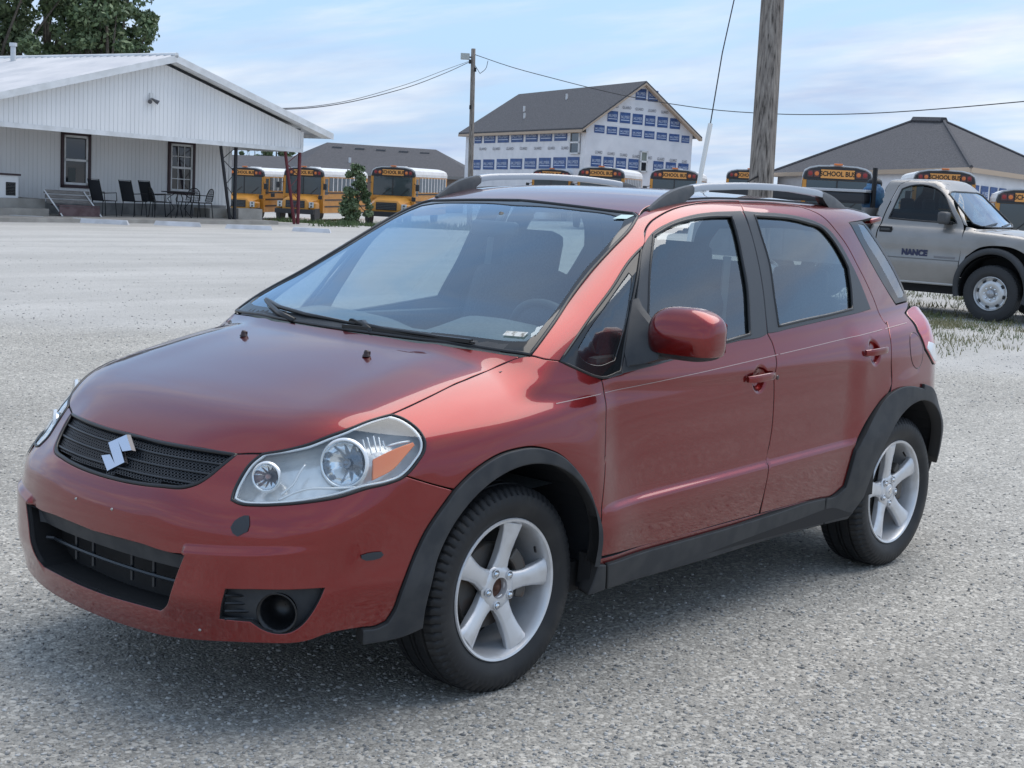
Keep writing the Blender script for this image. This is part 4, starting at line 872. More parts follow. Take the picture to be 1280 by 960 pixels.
    for s in (-1, 1):
        m = MB(); m.box((.85, s*.99, .95), (.85, .32, .42), bev=.10); wg = m.build('wing', YEL, r, smooth=True)
        m = MB(); m.box((1.22, s*.93, 1.00), (.12, .30, .34), bev=.04); hl_ = m.build('headlight', mkmat('headlight_silver', (.60, .62, .62), .25, .4), r)
        for dz in (.08, -.08): m = MB(); m.lathe([(.001, 1.30), (.05, 1.295), (.065, 1.27)], 12, axis='x', c=(0, s*.93, 1.0+dz)); m.build('lamp', BGL, hl_)
    m = MB(); m.box((1.42, 0, .62), (.16, 2.3, .26), bev=.03); m.build('bumper', BKP, r)
    # side windows and rails
    for s in (-1, 1):
        m = MB(); m.box((-.55, s*1.195, 2.05), (.55, .03, .9)); m.build('cab_window', BGL, r)
        for k in range(9):
            x = -1.35-k*.80; m = MB(); m.box((x, s*1.197, 2.18), (.66, .03, .74)); wn_ = m.build('window', BGL, r)
            m = MB(); m.box((x-.40, s*1.205, 2.18), (.12, .035, .80)); m.build('window_post', BWH, wn_)
        for z in (1.70, 1.30, .92): m = MB(); m.box((-4.4, s*1.21, z), (8.2, .03, .07)); m.build('rub_rail', BKP, r)
        for xm, zm in ((.35, 2.15), (1.15, 1.55)): m = MB(); m.tube([(xm-.35, s*1.15, zm+.1), (xm, s*1.38, zm), (xm, s*1.38, zm-.1)], .018, 5); m.box((xm, s*1.40, zm-.10), (.08, .20, .34) if zm > 2 else (.10, .22, .22), bev=.03); m.build('mirror', BKP, r)
        for x in (.80, -6.1): m = MB(); m.lathe([(.001, -.10), (.28, -.12), (.30, -.14), (.48, -.12), (.50, -.05), (.50, .12), (.001, .12)], 22, c=(x, s*1.02, .50)); m.build('wheel', BKP, r)
    m = MB(); m.box((-2, 0, 3.13), (.6, .5, .05), bev=.02); m.build('roof_hatch', BWH, r)
    return r
proto = make_bus()
busdir = unit(FH*.985+RH*.17); brz = math.atan2(-busdir[1], -busdir[0])
BUS = [(306, 208.5, 88, 'yellow school bus behind the black porch post, leftmost of the row'), (380, 208.5, 86, 'yellow school bus seen between the red porch post and the shrub'),
       (492, 208, 80, 'yellow school bus in the open left of the utility pole, above the red car'), (690, 211, 92, 'school bus whose white roof shows low above the roof rail, under the wrapped house'),
       (752, 208.5, 77, 'school bus below the gable of the wrapped house, its sign just above the red roof'), (844, 211, 74, 'school bus just left of the white guy wire guard'),
       (938, 211.5, 78, 'school bus half hidden by the thick wooden pole'), (1048, 206.5, 53, 'nearest school bus with a large sign and round lights, right of the thick wooden pole'),
       (1182, 212, 60, 'school bus with white roof rising behind the silver truck cab'), (1292, 236, 52, 'school bus cut by the right edge beyond the silver truck')]
KM = {}
for c in bpy.data.objects:
    if c.parent: KM.setdefault(c.parent.name, []).append(c)
for i, (px, py, d, lab) in enumerate(BUS):
    o = proto if i == 0 else copy_tree(proto, None, KM)
    p = at(px, py, d); o.location = (p[0], p[1], p[2]-3.12); o.rotation_euler = (0, 0, brz+(R(-6) if i == 9 else R(random.Random(i).uniform(-1.5, 1.5)))); tag(o, lab, 'bus', 'school buses parked in a row')
# ------------------------------------------------------------------ house in building wrap
WRAP = vary(mkmat('white_building_wrap', (.76, .76, .78), .55), (.66, .665, .69), 1.4, .35, .7, bump=.25, bscale=5, bdist=.02)
SHG = vary(mkmat('grey_shingles', (.055, .055, .062), .9), (.12, .118, .124), 9, .35, .7, bump=.5, bscale=22, bdist=.03, stretch=(1, 1, 3))
SHD = vary(mkmat('dark_shingles', (.048, .048, .054), .9), (.11, .106, .112), 9, .35, .7, bump=.5, bscale=22, bdist=.03, stretch=(1, 1, 3))
BLU = vary(mkmat('blue_print', (.035, .075, .21), .6), (.05, .11, .28), 4)
LUMB = mkmat('bare_pine_board', (.46, .36, .27), .8)
PRW = mkmat('white_print', (.55, .62, .75), .6); PRD = mkmat('dark_print', (.10, .10, .12), .6)
hs_ = empty('house_under_construction'); tag(hs_, 'two storey house wrapped in white and blue building wrap under a grey shingle roof', 'house')
kd, kp_ = 1889.35, 3.60
def HP(lat, d, z): return np.array([CP[0]+FH[0]*d+RH[0]*lat, CP[1]+FH[1]*d+RH[1]*lat, z])
def PX(px, py, d): return at(px, py, d)
c0 = PX(733, 156, 90); cL = PX(583, 163, 110); cR = PX(866, 167, 93)
ez = (c0[2]+cL[2]+cR[2])/3; gz0 = -1.6
def flat(p, z): return np.array([p[0], p[1], z])
eu = unit(flat(cL-c0, 0)); ev = unit(flat(cR-c0, 0)); LLn = np.linalg.norm(flat(cL-c0, 0)); LRn = np.linalg.norm(flat(cR-c0, 0))
ps = {0: c0[2], 1: cL[2], 2: cR[2]}
def HW(a, b, z, off=0.0):                # a along the long wall, b along the gable wall
    base = c0[2]+(cL[2]-c0[2])*a/LLn+(cR[2]-c0[2])*b/LRn
    n_ = unit(np.cross(eu, Wz)); n_ = n_ if n_@(c0-CP) < 0 else -n_; n2 = unit(np.cross(ev, Wz)); n2 = n2 if n2@(c0-CP) < 0 else -n2
    return flat(c0, 0)+eu*a+ev*b+Wz*(base+z)+(n_*off if off and b == 0 else 0)+(n2*off if off and a == 0 and b else 0)
pk = PX(806, 105, 91.5); pkh = pk[2]-(c0[2]+cR[2])/2
m = MB(); zb = -7.5
m.add([HW(0, 0, zb), HW(LLn, 0, zb), HW(LLn, 0, .1), HW(0, 0, .1)], [(0, 1, 2, 3)]); m.build('wall', WRAP, hs_, recalc=False)
m = MB(); m.add([HW(0, 0, zb), HW(0, LRn, zb), HW(0, LRn, .1), HW(0, LRn/2, pkh-.05), HW(0, 0, .1)], [(0, 1, 2, 3, 4)]); m.build('wall', WRAP, hs_, recalc=False)
m = MB(); m.add([HW(LLn, 0, zb), HW(LLn, LRn, zb), HW(LLn, LRn, .1), HW(LLn, 0, .1), HW(0, LRn, zb), HW(0, LRn, .1)], [(0, 1, 2, 3), (1, 4, 5, 2)]); m.build('wall', WRAP, hs_, recalc=False)
oh = .45; sl_ = pkh/(LRn/2)
def roofpt(a, b): return HW(a, b, 0)+Wz*(pkh-sl_*abs(b-LRn/2)+.12)
hipL = LLn-.9
m = MB(); P = [HW(-oh, -oh, -sl_*oh+.14), HW(LLn+oh, -oh, -sl_*oh+.14), HW(hipL, LRn/2, pkh+.14), HW(-oh, LRn/2, pkh+.14), HW(-oh, LRn+oh, -sl_*oh+.14), HW(LLn+oh, LRn+oh, -sl_*oh+.14)]
P += [p-Wz*.10 for p in P]; m.add(P, [(0, 1, 2, 3), (3, 2, 5, 4), (1, 5, 2), (6, 9, 8, 7), (9, 10, 11, 8), (0, 3, 9, 6), (3, 4, 10, 9), (0, 6, 7, 1), (1, 7, 11, 5)]); m.build('roof', SHG, hs_)
m = MB(); P = [HW(-oh, -oh-.02, -sl_*oh+.03), HW(LLn+oh, -oh-.02, -sl_*oh+.03)]; P += [p-Wz*.16 for p in P]; P += [p+ev*.5-Wz*0 for p in P[2:]]; m.add(P, [(0, 1, 3, 2), (2, 3, 5, 4)]); m.build('eave_board', LUMB, hs_)
for b_, s in ((0, 1), (LRn, -1)):
    e = -oh*s; m = MB(); P = [HW(-oh-.02, b_+e, -sl_*oh+.03), HW(-oh-.02, LRn/2, pkh+.03)]; P += [p-Wz*.13 for p in P]; P += [p+eu*.45 for p in P[2:]]; m.add(P, [(0, 1, 3, 2), (2, 3, 5, 4)]); m.build('rake_board', LUMB, hs_)
for px, py in ((655, 135), (656, 145), (707, 120)):
    lo, hi = 0, LLn; best = None
    for a in np.linspace(.5, LLn-1, 60):
        for b in np.linspace(0, LRn/2, 20):
            q = roofpt(a, b); x_, y_ = pxof(q); e = (x_-px)**2+(y_-py-4)**2
            if best is None or e < best[0]: best = (e, q)
    q = best[1]; m = MB(); m.tube([q, q+Wz*.38], .075, 8); m.build('roof_vent', mkmat('white_pipe', (.7, .7, .7), .5) if px == 655 else TRIMW, hs_)
def wrap_tile(w0, w1, z0, z1, wall, cut=False):
    """one blue printed block with its white wordmark; wall 'a' = long wall, 'b' = gable wall"""
    f = (lambda t, z, o: HW(t, 0, z, o)) if wall == 'a' else (lambda t, z, o: HW(0, t, z, o))
    m = MB(); m.quad(f(w0, z0, .02), f(w1, z0, .02), f(w1, z1, .02), f(w0, z1, .02)); o = m.build('blue_print', BLU, hs_)
    m = MB(); h = z1-z0; lo, hi = (w1, w0) if wall == 'a' else (w0, w1)
    m.quad(f(lo+(hi-lo)*.08, z0+h*.24, .03), f(lo+(hi-lo)*.92, z0+h*.24, .03), f(lo+(hi-lo)*.92, z0+h*.31, .03), f(lo+(hi-lo)*.08, z0+h*.31, .03)); m.build('print_line', PRW, o)
    return o, f, lo, hi
LT = text('wordmark_master', '84LUMBER', 1.0, PRW, None, 0, None, .0); LTm = LT.data; bpy.data.objects.remove(LT)
GT = text('guard_master', 'GUARD', 1.0, PRD, None, 0); GTm = GT.data; bpy.data.objects.remove(GT)
def put_text(me, f, lo, hi, zc, hgt, wfrac, parent, name):
    c = f(lo+(hi-lo)*.5, zc, .035); ex = unit(f(hi, zc, .035)-f(lo, zc, .035)); xs = [v.co.x for v in me.vertices]; w = max(xs)-min(xs)
    sx = abs(hi-lo)*wfrac/w; o = bpy.data.objects.new(name, me); COL.objects.link(o); o.parent = parent
    ez_ = np.array([0, 0, 1.0]); n_ = np.cross(ex, ez_); M_ = frame(c, ex*sx, ez_*hgt, n_); o.matrix_world = M_; return o
def z_at(px, py, wall):                  # wall coordinate and height for a spot seen at (px, py)
    best = None
    L = LLn if wall == 'a' else LRn
    lo, hi = 0, L; f = (lambda t: HW(t, 0, 0)) if wall == 'a' else (lambda t: HW(0, t, 0))
    for _ in range(40):
        mm = (lo+hi)/2; x_ = pxof(f(mm))[0]
        if (x_ > px) == (wall == 'a'): lo = mm
        else: hi = mm
    t = (lo+hi)/2; p = f(t); d = (p-CP)@_f; y_ = pxof(p)[1]; return t, (y_-py)*d/CF/abs(_u[2])
# long wall: two rows of prints, measured spacing 18 px, growing towards the corner
rowsA = [(164, 177), (197, 209)]
xsA = [(594, 603), (606, 620), (623, 637), (640, 655), (658, 673), (676, 691), (694, 710), (712, 727)]
for ri, (yt, yb) in enumerate(rowsA):
    for i, (x0, x1) in enumerate(xsA):
        if ri == 0 and i == 7: continue
        k = (x0-594)/130
        t0, za = z_at(x0, yb+(-2 if ri == 0 else 0)*k+ (4-4*k)*.5, 'a'); t1, zb_ = z_at(x1, yt-(4.5 if ri == 0 else 2)*k+(4-4*k)*.5, 'a')
        o, f, lo, hi = wrap_tile(t1, t0, za, zb_, 'a'); put_text(LTm, f, lo, hi, za+(zb_-za)*.55, (zb_-za)*.42, .84, o, 'wordmark')
t0, z0_ = z_at(581, 170, 'a') if False else (0, 0)
for i, x0 in enumerate((600, 617, 634, 651, 669, 686, 703)):
    k = (x0-594)/130; t0, za = z_at(x0, 186-1.5*k, 'a'); t1, _z = z_at(x0+10, 186, 'a'); f = lambda t, z, o: HW(t, 0, z, o); put_text(GTm, f, t0, t1, za, .26, .9, hs_, 'small_print')
# gable wall: rows drop towards the right with the perspective
rowsB = [(138, 150, 743, 862, .035), (157, 165.5, 743, 862, .035), (194.5, 207, 741, 868, .03)]
for ri, (yt, yb, xs0, xs1, sl2) in enumerate(rowsB):
    x = xs0; stp = 15.6
    while x < xs1:
        x1 = min(x+12.8, xs1)
        if ri == 2 and 796 < x < 812: x += stp; continue
        yy = (x-xs0)*(.115 if ri < 2 else .085)
        if (x+x1)/2 < 864:
            t0, za = z_at(x, yb+yy*(1.0), 'b'); t1, zb_ = z_at(x1, yt+yy*1.03, 'b')
            if t1 > t0+.3:
                lim = pkh-sl_*abs((t0+t1)/2-LRn/2)-.12
                if zb_ < lim:
                    o, f, lo, hi = wrap_tile(t0, t1, za, zb_, 'b'); put_text(LTm, f, lo, hi, za+(zb_-za)*.55, (zb_-za)*.42, .84, o, 'wordmark')
                    if ri == 1:
                        put_text(GTm, f, t0+.1, t1-.05, za-1.15, .25, .9, hs_, 'small_print')
        x += stp
for (x0, x1, y0, y1) in ((792, 805, 113, 125.5), (807.5, 820, 115, 127.5)):
    t0, za = z_at(x0, y1, 'b'); t1, zb_ = z_at(x1, y0, 'b'); o, f, lo, hi = wrap_tile(t0, t1, za, zb_, 'b'); put_text(LTm, f, lo, hi, za+(zb_-za)*.55, (zb_-za)*.42, .84, o, 'wordmark')
for (x0, x1) in ((760, 772), (776, 788), (792, 803), (808, 819), (824, 834)):
    t0, za = z_at(x0, 133+(x0-760)*.12, 'b'); t1, _z = z_at(x1, 140, 'b'); put_text(GTm, lambda t, z, o: HW(0, t, z, o), t0, t1, za, .24, .9, hs_, 'small_print')
for (x0, x1, y0, y1, wl_, lower_open) in ((715, 727, 163, 192, 'a', False), (801.5, 811, 188.5, 214, 'b', True)):
    ta, za = z_at(x0, y1, wl_); tb, zb_ = z_at(x1, y0, wl_); lo, hi = min(ta, tb), max(ta, tb); f = (lambda t, z, o: HW(t, 0, z, o)) if wl_ == 'a' else (lambda t, z, o: HW(0, t, z, o))
    m = MB(); fw = .09
    for (a, b, c2_, d2) in ((lo, lo+fw, za, zb_), (hi-fw, hi, za, zb_), (lo, hi, za, za+fw), (lo, hi, zb_-fw, zb_), (lo, hi, (za+zb_)/2-.05, (za+zb_)/2+.05)):
        P = [f(a, c2_, .04), f(b, c2_, .04), f(b, d2, .04), f(a, d2, .04)]; Q = [f(a, c2_, .12), f(b, c2_, .12), f(b, d2, .12), f(a, d2, .12)]; m.add(P+Q, [(4, 5, 6, 7), (0, 1, 5, 4), (1, 2, 6, 5), (2, 3, 7, 6), (3, 0, 4, 7)])
    wn2 = m.build('window', TRIMW, hs_)
    for k, (c2_, d2) in enumerate(((za+fw, (za+zb_)/2-.05), ((za+zb_)/2+.05, zb_-fw))):
        m = MB(); m.quad(f(lo+fw, c2_, .06), f(hi-fw, c2_, .06), f(hi-fw, d2, .06), f(lo+fw, d2, .06)); m.build('pane', mkmat('pale_pane', (.25, .28, .25), .2) if lower_open and k == 1 else WG, wn2)
# ------------------------------------------------------------------ dark hip roofed houses
def hip_house(label, corners, ez_, ridge, rz_, mat, wallmat, wh=3.2, name='house'):
    """corners: 4 ground plan points (eaves), ridge: 2 points"""
    r = empty(name); tag(r, label, 'house'); E_ = [flat(c, z) for c, z in zip(corners, ez_)]; Rg = [flat(c, rz_[i]) for i, c in enumerate(ridge)]
    m = MB(); P = E_+Rg+[p-Wz*.16 for p in E_]
    m.add(P, [(0, 1, 5, 4), (1, 2, 5), (2, 3, 4, 5), (3, 0, 4), (0, 6, 7, 1), (1, 7, 8, 2), (2, 8, 9, 3), (3, 9, 6, 0), (6, 9, 8, 7)]); m.build('roof', mat, r)
    c = sum(E_)/4; I = [p+(c-p)*(.5/np.linalg.norm(p-c)) for p in E_]; m = MB()
    m.add([p-Wz*.16 for p in I]+[p-Wz*(wh+2.5) for p in I], [(i, (i+1) % 4, 4+(i+1) % 4, 4+i) for i in range(4)]); m.build('wall', wallmat, r)
    m = MB()
    for i in range(4): a, b = E_[i], E_[(i+1) % 4]; o_ = unit((a+b)/2-c)*.02*np.array([1, 1, 0]); m.quad(a-Wz*.0+o_, b+o_, b-Wz*.22+o_, a-Wz*.22+o_)
    m.build('fascia', LUMB if wallmat is WRAP else mkmat('grey_fascia', (.25, .24, .23), .7), r)
    return r, E_, Rg
def bx(px, py, d): p = at(px, py, d); return p
# left, long dark roof behind the buses
a0 = bx(366, 212, 112); a1 = bx(600, 222, 112); a2 = bx(612, 222, 132); a3 = bx(330, 210, 132); r0_ = bx(409, 178, 122); r1_ = bx(545, 187, 122)
lh, E_, Rg = hip_house('long low house with a dark grey hip roof behind the yellow buses', [a0, a1, a2, a3], [a0[2], a1[2], a1[2], a0[2]], [r0_, r1_], [r0_[2], r1_[2]], SHD, mkmat('far_brick_wall', (.22, .17, .14), .9))
for px, py in ((425, 183), (453, 185), (479, 187), (507, 189), (533, 190.5)):
    t = (px-409)/136; q = Rg[0]+(Rg[1]-Rg[0])*t; q = q-FH*1.6-Wz*.42; m = MB(); m.box(q, (.75, .75, .22), rot=rotz(math.atan2(RH[1], RH[0]))); m.build('ridge_vent', mkmat('vent_grey', (.12, .12, .125), .7), lh)
q = bx(437, 211, 115.5); m = MB(); m.tube([q, q+Wz*.85], .10, 8); m.build('flue_pipe', TRIMW, lh)
a0 = bx(255, 207, 118); a1 = bx(392, 212, 118); a2 = bx(400, 212, 134); a3 = bx(240, 207, 134); r0_ = bx(275, 193, 126); r1_ = bx(372, 196, 126)
hip_house('low dark roofed house seen under the porch roof behind the leftmost buses', [a0, a1, a2, a3], [a0[2], a1[2], a1[2], a0[2]], [r0_, r1_], [r0_[2], r1_[2]], SHD, mkmat('far_brick_wall_2', (.20, .16, .14), .9))
# right, pyramid roofed house with wrapped walls
a0 = bx(962, 216, 86); a1 = bx(1214, 209, 66); a2 = bx(1352, 229, 76); a3 = bx(1110, 224, 100); r0_ = bx(1143, 151, 83); r1_ = bx(1180, 152, 79)
rh, E_, Rg = hip_house('house with a big dark hip roof and wrapped walls behind the silver truck', [a0, a1, a2, a3], [a0[2], a1[2], a2[2], a3[2]], [r0_, r1_], [r0_[2], r1_[2]], SHD, WRAP)
m = MB(); m.tube([Rg[0]+Wz*.03, Rg[1]+Wz*.03], .22, 6); m.build('ridge_cap', SHD, rh)
for i in range(4):
    m = MB(); m.tube([E_[i]+Wz*.02, Rg[0 if i in (0, 3) else 1]+Wz*.02], .09, 5); m.build('hip_cap', SHD, rh)
# printed wrap on the wall facing right of the near corner
c_ = sum(E_)/4; w0 = E_[1]+(c_-E_[1])*(.5/np.linalg.norm(E_[1]-c_)); w1 = E_[2]+(c_-E_[2])*(.5/np.linalg.norm(E_[2]-c_)); wd_ = unit(flat(w1-w0, 0)); no_ = unit(np.cross(wd_, Wz)); no_ = no_ if no_@(CP-w0) > 0 else -no_
for k in range(9):
    s0 = .4+k*1.05; f = lambda t, z, o: w0+(w1-w0)*(t/np.linalg.norm(w1-w0))+no_*(.03+o)+Wz*z
    m = MB(); m.quad(f(s0, -1.55, 0), f(s0+.82, -1.55, 0), f(s0+.82, -.72, 0), f(s0, -.72, 0)); o = m.build('blue_print', BLU, rh); put_text(LTm, f, s0, s0+.82, -1.1, .32, .84, o, 'wordmark')
w0b = E_[0]+(c_-E_[0])*(.5/np.linalg.norm(E_[0]-c_)); w1b = E_[1]+(c_-E_[1])*(.5/np.linalg.norm(E_[1]-c_))
# ------------------------------------------------------------------ poles and wires
PW = mkmat('weathered_pole_wood', (.20, .165, .135), .9)
n, l = PW.node_tree.nodes, PW.node_tree.links; t_ = n.new('ShaderNodeTexCoord'); mp_ = n.new('ShaderNodeMapping'); mp_.inputs['Scale'].default_value = (22, 22, .55); l.new(t_.outputs['Object'], mp_.inputs[0])
x_ = n.new('ShaderNodeTexNoise'); x_.inputs['Scale'].default_value = 1.6; x_.inputs['Detail'].default_value = 9; x_.inputs['Roughness'].default_value = .6; l.new(mp_.outputs[0], x_.inputs['Vector'])
r_ = n.new('ShaderNodeValToRGB'); e_ = r_.color_ramp.elements; e_[0].position = .34; e_[0].color = (.045, .038, .032, 1); e_[1].position = .66; e_[1].color = (.32, .285, .25, 1); e_.new(.46).color = (.19, .165, .145, 1)
l.new(x_.outputs[0], r_.inputs[0]); l.new(r_.outputs[0], bsdf(PW).inputs['Base Color']); b_ = n.new('ShaderNodeBump'); b_.inputs['Strength'].default_value = .9; b_.inputs['Distance'].default_value = .012; l.new(x_.outputs[0], b_.inputs['Height']); l.new(b_.outputs[0], bsdf(PW).inputs['Normal'])
def pole(pb, pt, r0, r1, label, seg=24, n_=26, seed=1):
    rg = random.Random(seed); ax_ = unit(pt-pb); L = np.linalg.norm(pt-pb); e1 = unit(np.cross(ax_, FH)); e2 = np.cross(ax_, e1); V = []
    ph = [rg.uniform(0, 6.28) for _ in range(6)]
    for i in range(seg+1):
        t = i/seg; rr = r0+(r1-r0)*t
        for j in range(n_):
            a = 2*PI*j/n_; q = rr*(1+.014*math.sin(3*a+ph[0]+t*1.2)+.010*math.sin(7*a+ph[1]+t*2)+.008*math.sin(11*a+ph[2]-t))
            V.append(pb+ax_*L*t+q*(math.cos(a)*e1+math.sin(a)*e2))
    r = empty('utility_pole'); tag(r, label, 'pole'); m = MB(); m.add(V, [(i*n_+j, i*n_+(j+1) % n_, (i+1)*n_+(j+1) % n_, (i+1)*n_+j) for i in range(seg) for j in range(n_)]+[tuple(seg*n_+j for j in range(n_))]); m.build('shaft', PW, r, smooth=True)
    return r
D1 = 18.3
pb = at(951.5, 226, D1); pt = at(966, 0, D1); dr_ = pt-pb; gbt = pb+dr_*((-.3-pb[2])/dr_[2])
bigp = pole(gbt, pb+dr_*2.6, .158, .125, 'thick weathered wooden pole rising out of the top of the picture behind the red car')
m = MB(); q = at(930, 224, D1-.1); m.tube([at(948, 220, D1-.12), at(935, 227, D1-.25)], .012, 5); m.build('step_bolt', BLM, bigp)
D2 = 73
pb = at(590.6, 215, D2); pt = at(591.8, 61, D2); dr_ = pt-pb; p2 = pole(flat(pb, -2.0)-dr_*0, pt, .145, .105, 'distant wooden utility pole with a box lamp in front of the wrapped house', 10, 12, 4)
m = MB(); q = at(581.5, 70.5, D2); m.box(q, (.42, .42, .28), rot=rotz(math.atan2(RH[1], RH[0]))); m.build('lamp_box', mkmat('lamp_box_grey', (.42, .44, .42), .5), p2); m = MB(); m.tube([q, at(591, 72, D2)], .04, 6); m.build('lamp_arm', BLM, p2)
for (x0, y0) in ((594, 87), (587.5, 77), (588, 134)): m = MB(); q = at(x0, y0, D2-.15); m.tube([q-Wz*.1, q+Wz*.1], [.06, .06], 6); m.build('insulator', BLM, p2)
WIR = mkmat('dark_wire', (.02, .02, .022), .6)
def wire(pts, r, label, name='power_line', group=None):
    P = np.array([at(*p) for p in pts]); Q = densify(P, np.linalg.norm(P[0]-P[-1])/30, False, 80); m = MB(); m.tube(Q, r, 5); o = m.build(name, WIR, None, smooth=True); tag(o, label, 'wire', group); return o
wire([(588, 77, 73), (555, 92, 66), (500, 112, 58), (430, 129, 52), (380, 135.5, 48), (335, 137, 45)], .016, 'lower of the two sagging wires from the lamp pole to the white building')
wire([(588, 76, 73), (560, 86, 66), (500, 108, 58), (430, 127, 52), (380, 134, 48), (335, 136, 45)], .011, 'upper of the two sagging wires from the lamp pole to the white building')
wire([(593, 68, 73), (640, 84, 71), (690, 97.5, 69), (760, 115, 66), (840, 130, 62), (900, 138, 60), (960, 142, 58), (1040, 143, 54), (1120, 140, 50), (1200, 134, 47), (1300, 125, 44)], .017, 'long sagging wire from the lamp pole across the sky to the right edge')
wire([(594, 82, 73), (600, 92, 73), (607, 86, 73), (610, 76, 72.8)], .014, 'short looped wire hanging right of the lamp pole top')
r = empty('guy_wire'); tag(r, 'thin guy wire with a white plastic guard at its foot, left of the thick pole', 'guy wire')
ga = at(868, 262, 17.6); gt = at(919, -6, 18.2); gg = at(888, 155, 17.85)
m = MB(); m.tube([at(888, 155, 17.85), at(903, 66, 18.0), gt, at(935, -140, 18.3)], .008, 5); m.build('cable', WIR, r)
m = MB(); m.tube([gg, at(876, 217, 17.7), at(868, 262, 17.6), at(845, 395, 17.3)], .028, 8); m.build('guard', mkmat('white_plastic_guard', (.62, .62, .60), .5), r)
# ------------------------------------------------------------------ trees
BARK = vary(mkmat('tree_bark', (.085, .07, .055), .9), (.14, .12, .10), 8)
LEAFM = [vary(mkmat('leaf_green', (.13, .19, .085), .6), (.19, .24, .12), .8, .35, .7), vary(mkmat('leaf_deep', (.075, .12, .055), .6), (.12, .16, .085), .8, .35, .7)]
def tree(label, base, h, crown, n_leaf, leaf, seed, nl=9, name='tree', sparse=.9, cat='tree', grp=None, mats=None):
    rg = np.random.RandomState(seed); r = empty(name, base); tag(r, label, cat, grp)
    m = MB(); m.tube([(0, 0, -.3), (.05*h*.1, 0, h*.25), (0, .02*h, h*.55), (0, 0, h*.8)], [.035*h*.6, .026*h*.6, .016*h*.6, .006*h], 9); m.build('trunk', BARK, r, smooth=True)
    cl = []; lim = MB(); cx, cy, cz, rx, ry, rz = crown
    for i in range(nl*9):
        v = rg.normal(0, 1, 3); v /= np.linalg.norm(v); t = rg.uniform(.35, 1.0)**.6; c = np.array([cx+rx*v[0]*t, cy+ry*v[1]*t, cz+rz*v[2]*t]); cl.append((c, rg.uniform(.10, .22)*(rx+rz)*.5))
        if i < nl*2: lim.tube([(0, 0, h*rg.uniform(.2, .5)), tuple(c*.5+np.array([0, 0, h*.2])), tuple(c)], [.010*h, .006*h, .002*h], 5)
    lim.build('limb', BARK, r, smooth=True); tag(r.children[-1] if r.children else r, None)
    per = n_leaf//len(cl); VV = []; 
    for c, s in cl:
        v = rg.normal(0, 1, (per, 3)); v /= np.linalg.norm(v, axis=1)[:, None]; p = c+v*(s*rg.uniform(.2, 1, (per, 1))**.5)*np.array([1.2, 1.2, .8])
        a = rg.normal(0, 1, (per, 3)); a /= np.linalg.norm(a, axis=1)[:, None]; b = np.cross(a, rg.normal(0, 1, (per, 3))); b /= np.linalg.norm(b, axis=1)[:, None]; L = leaf*rg.uniform(.6, 1.3, (per, 1))
        VV.append(np.stack([p-a*L, p+b*L*.55, p+a*L, p-b*L*.55], 1))
    VV = np.concatenate(VV); N = len(VV); o = mesh('crown', VV.reshape(-1, 3), np.arange(4*N).reshape(-1, 4), mats or LEAFM, r, False, (rg.rand(N) > .5).astype(int)); return r
cpt_ = at(58, 20, 70); tree('large leafy tree rising behind the metal roof of the white building', flat(cpt_, -1.2), 13.5, (0, 0, 9.2, 4.6, 4.6, 4.6), 22000, .14, 3, 12)
c2_ = at(-25, 40, 66); tree('dark tree at the left edge behind the vent pipe and metal roof', flat(c2_, -1.2), 12, (0, 0, 8.0, 4.2, 4.2, 4.2), 12000, .15, 5, 9)
c3_ = at(133, 52, 68); tree('loose outer tree whose sprays stand against the sky right of the big tree', flat(c3_, -1.2), 11, (-.2, 0, 8.2, 1.9, 1.9, 3.6), 6500, .13, 8, 6)
sh = at(446, 262, 76); r = tree('dark green shrub between the second and third yellow bus', flat(sh, -1.35), 3.4, (.1, 0, 1.5, .75, .75, 1.9), 5500, .09, 11, 6, 'shrub', cat='shrub')
s2 = at(350, 190, 104)
for i, (px, py, hh, lab) in enumerate(((318, 190, 5.6, 'distant tree top seen under the porch roof left of the red posts'), (345, 188, 6.0, 'distant tree top seen under the porch roof next to the red posts'))):
    q = at(px, py+16, 140); tree(lab, flat(q, -1.2), hh, (0, 0, hh*.75, 1.6, 1.6, 1.4), 2500, .16, 20+i, 3)
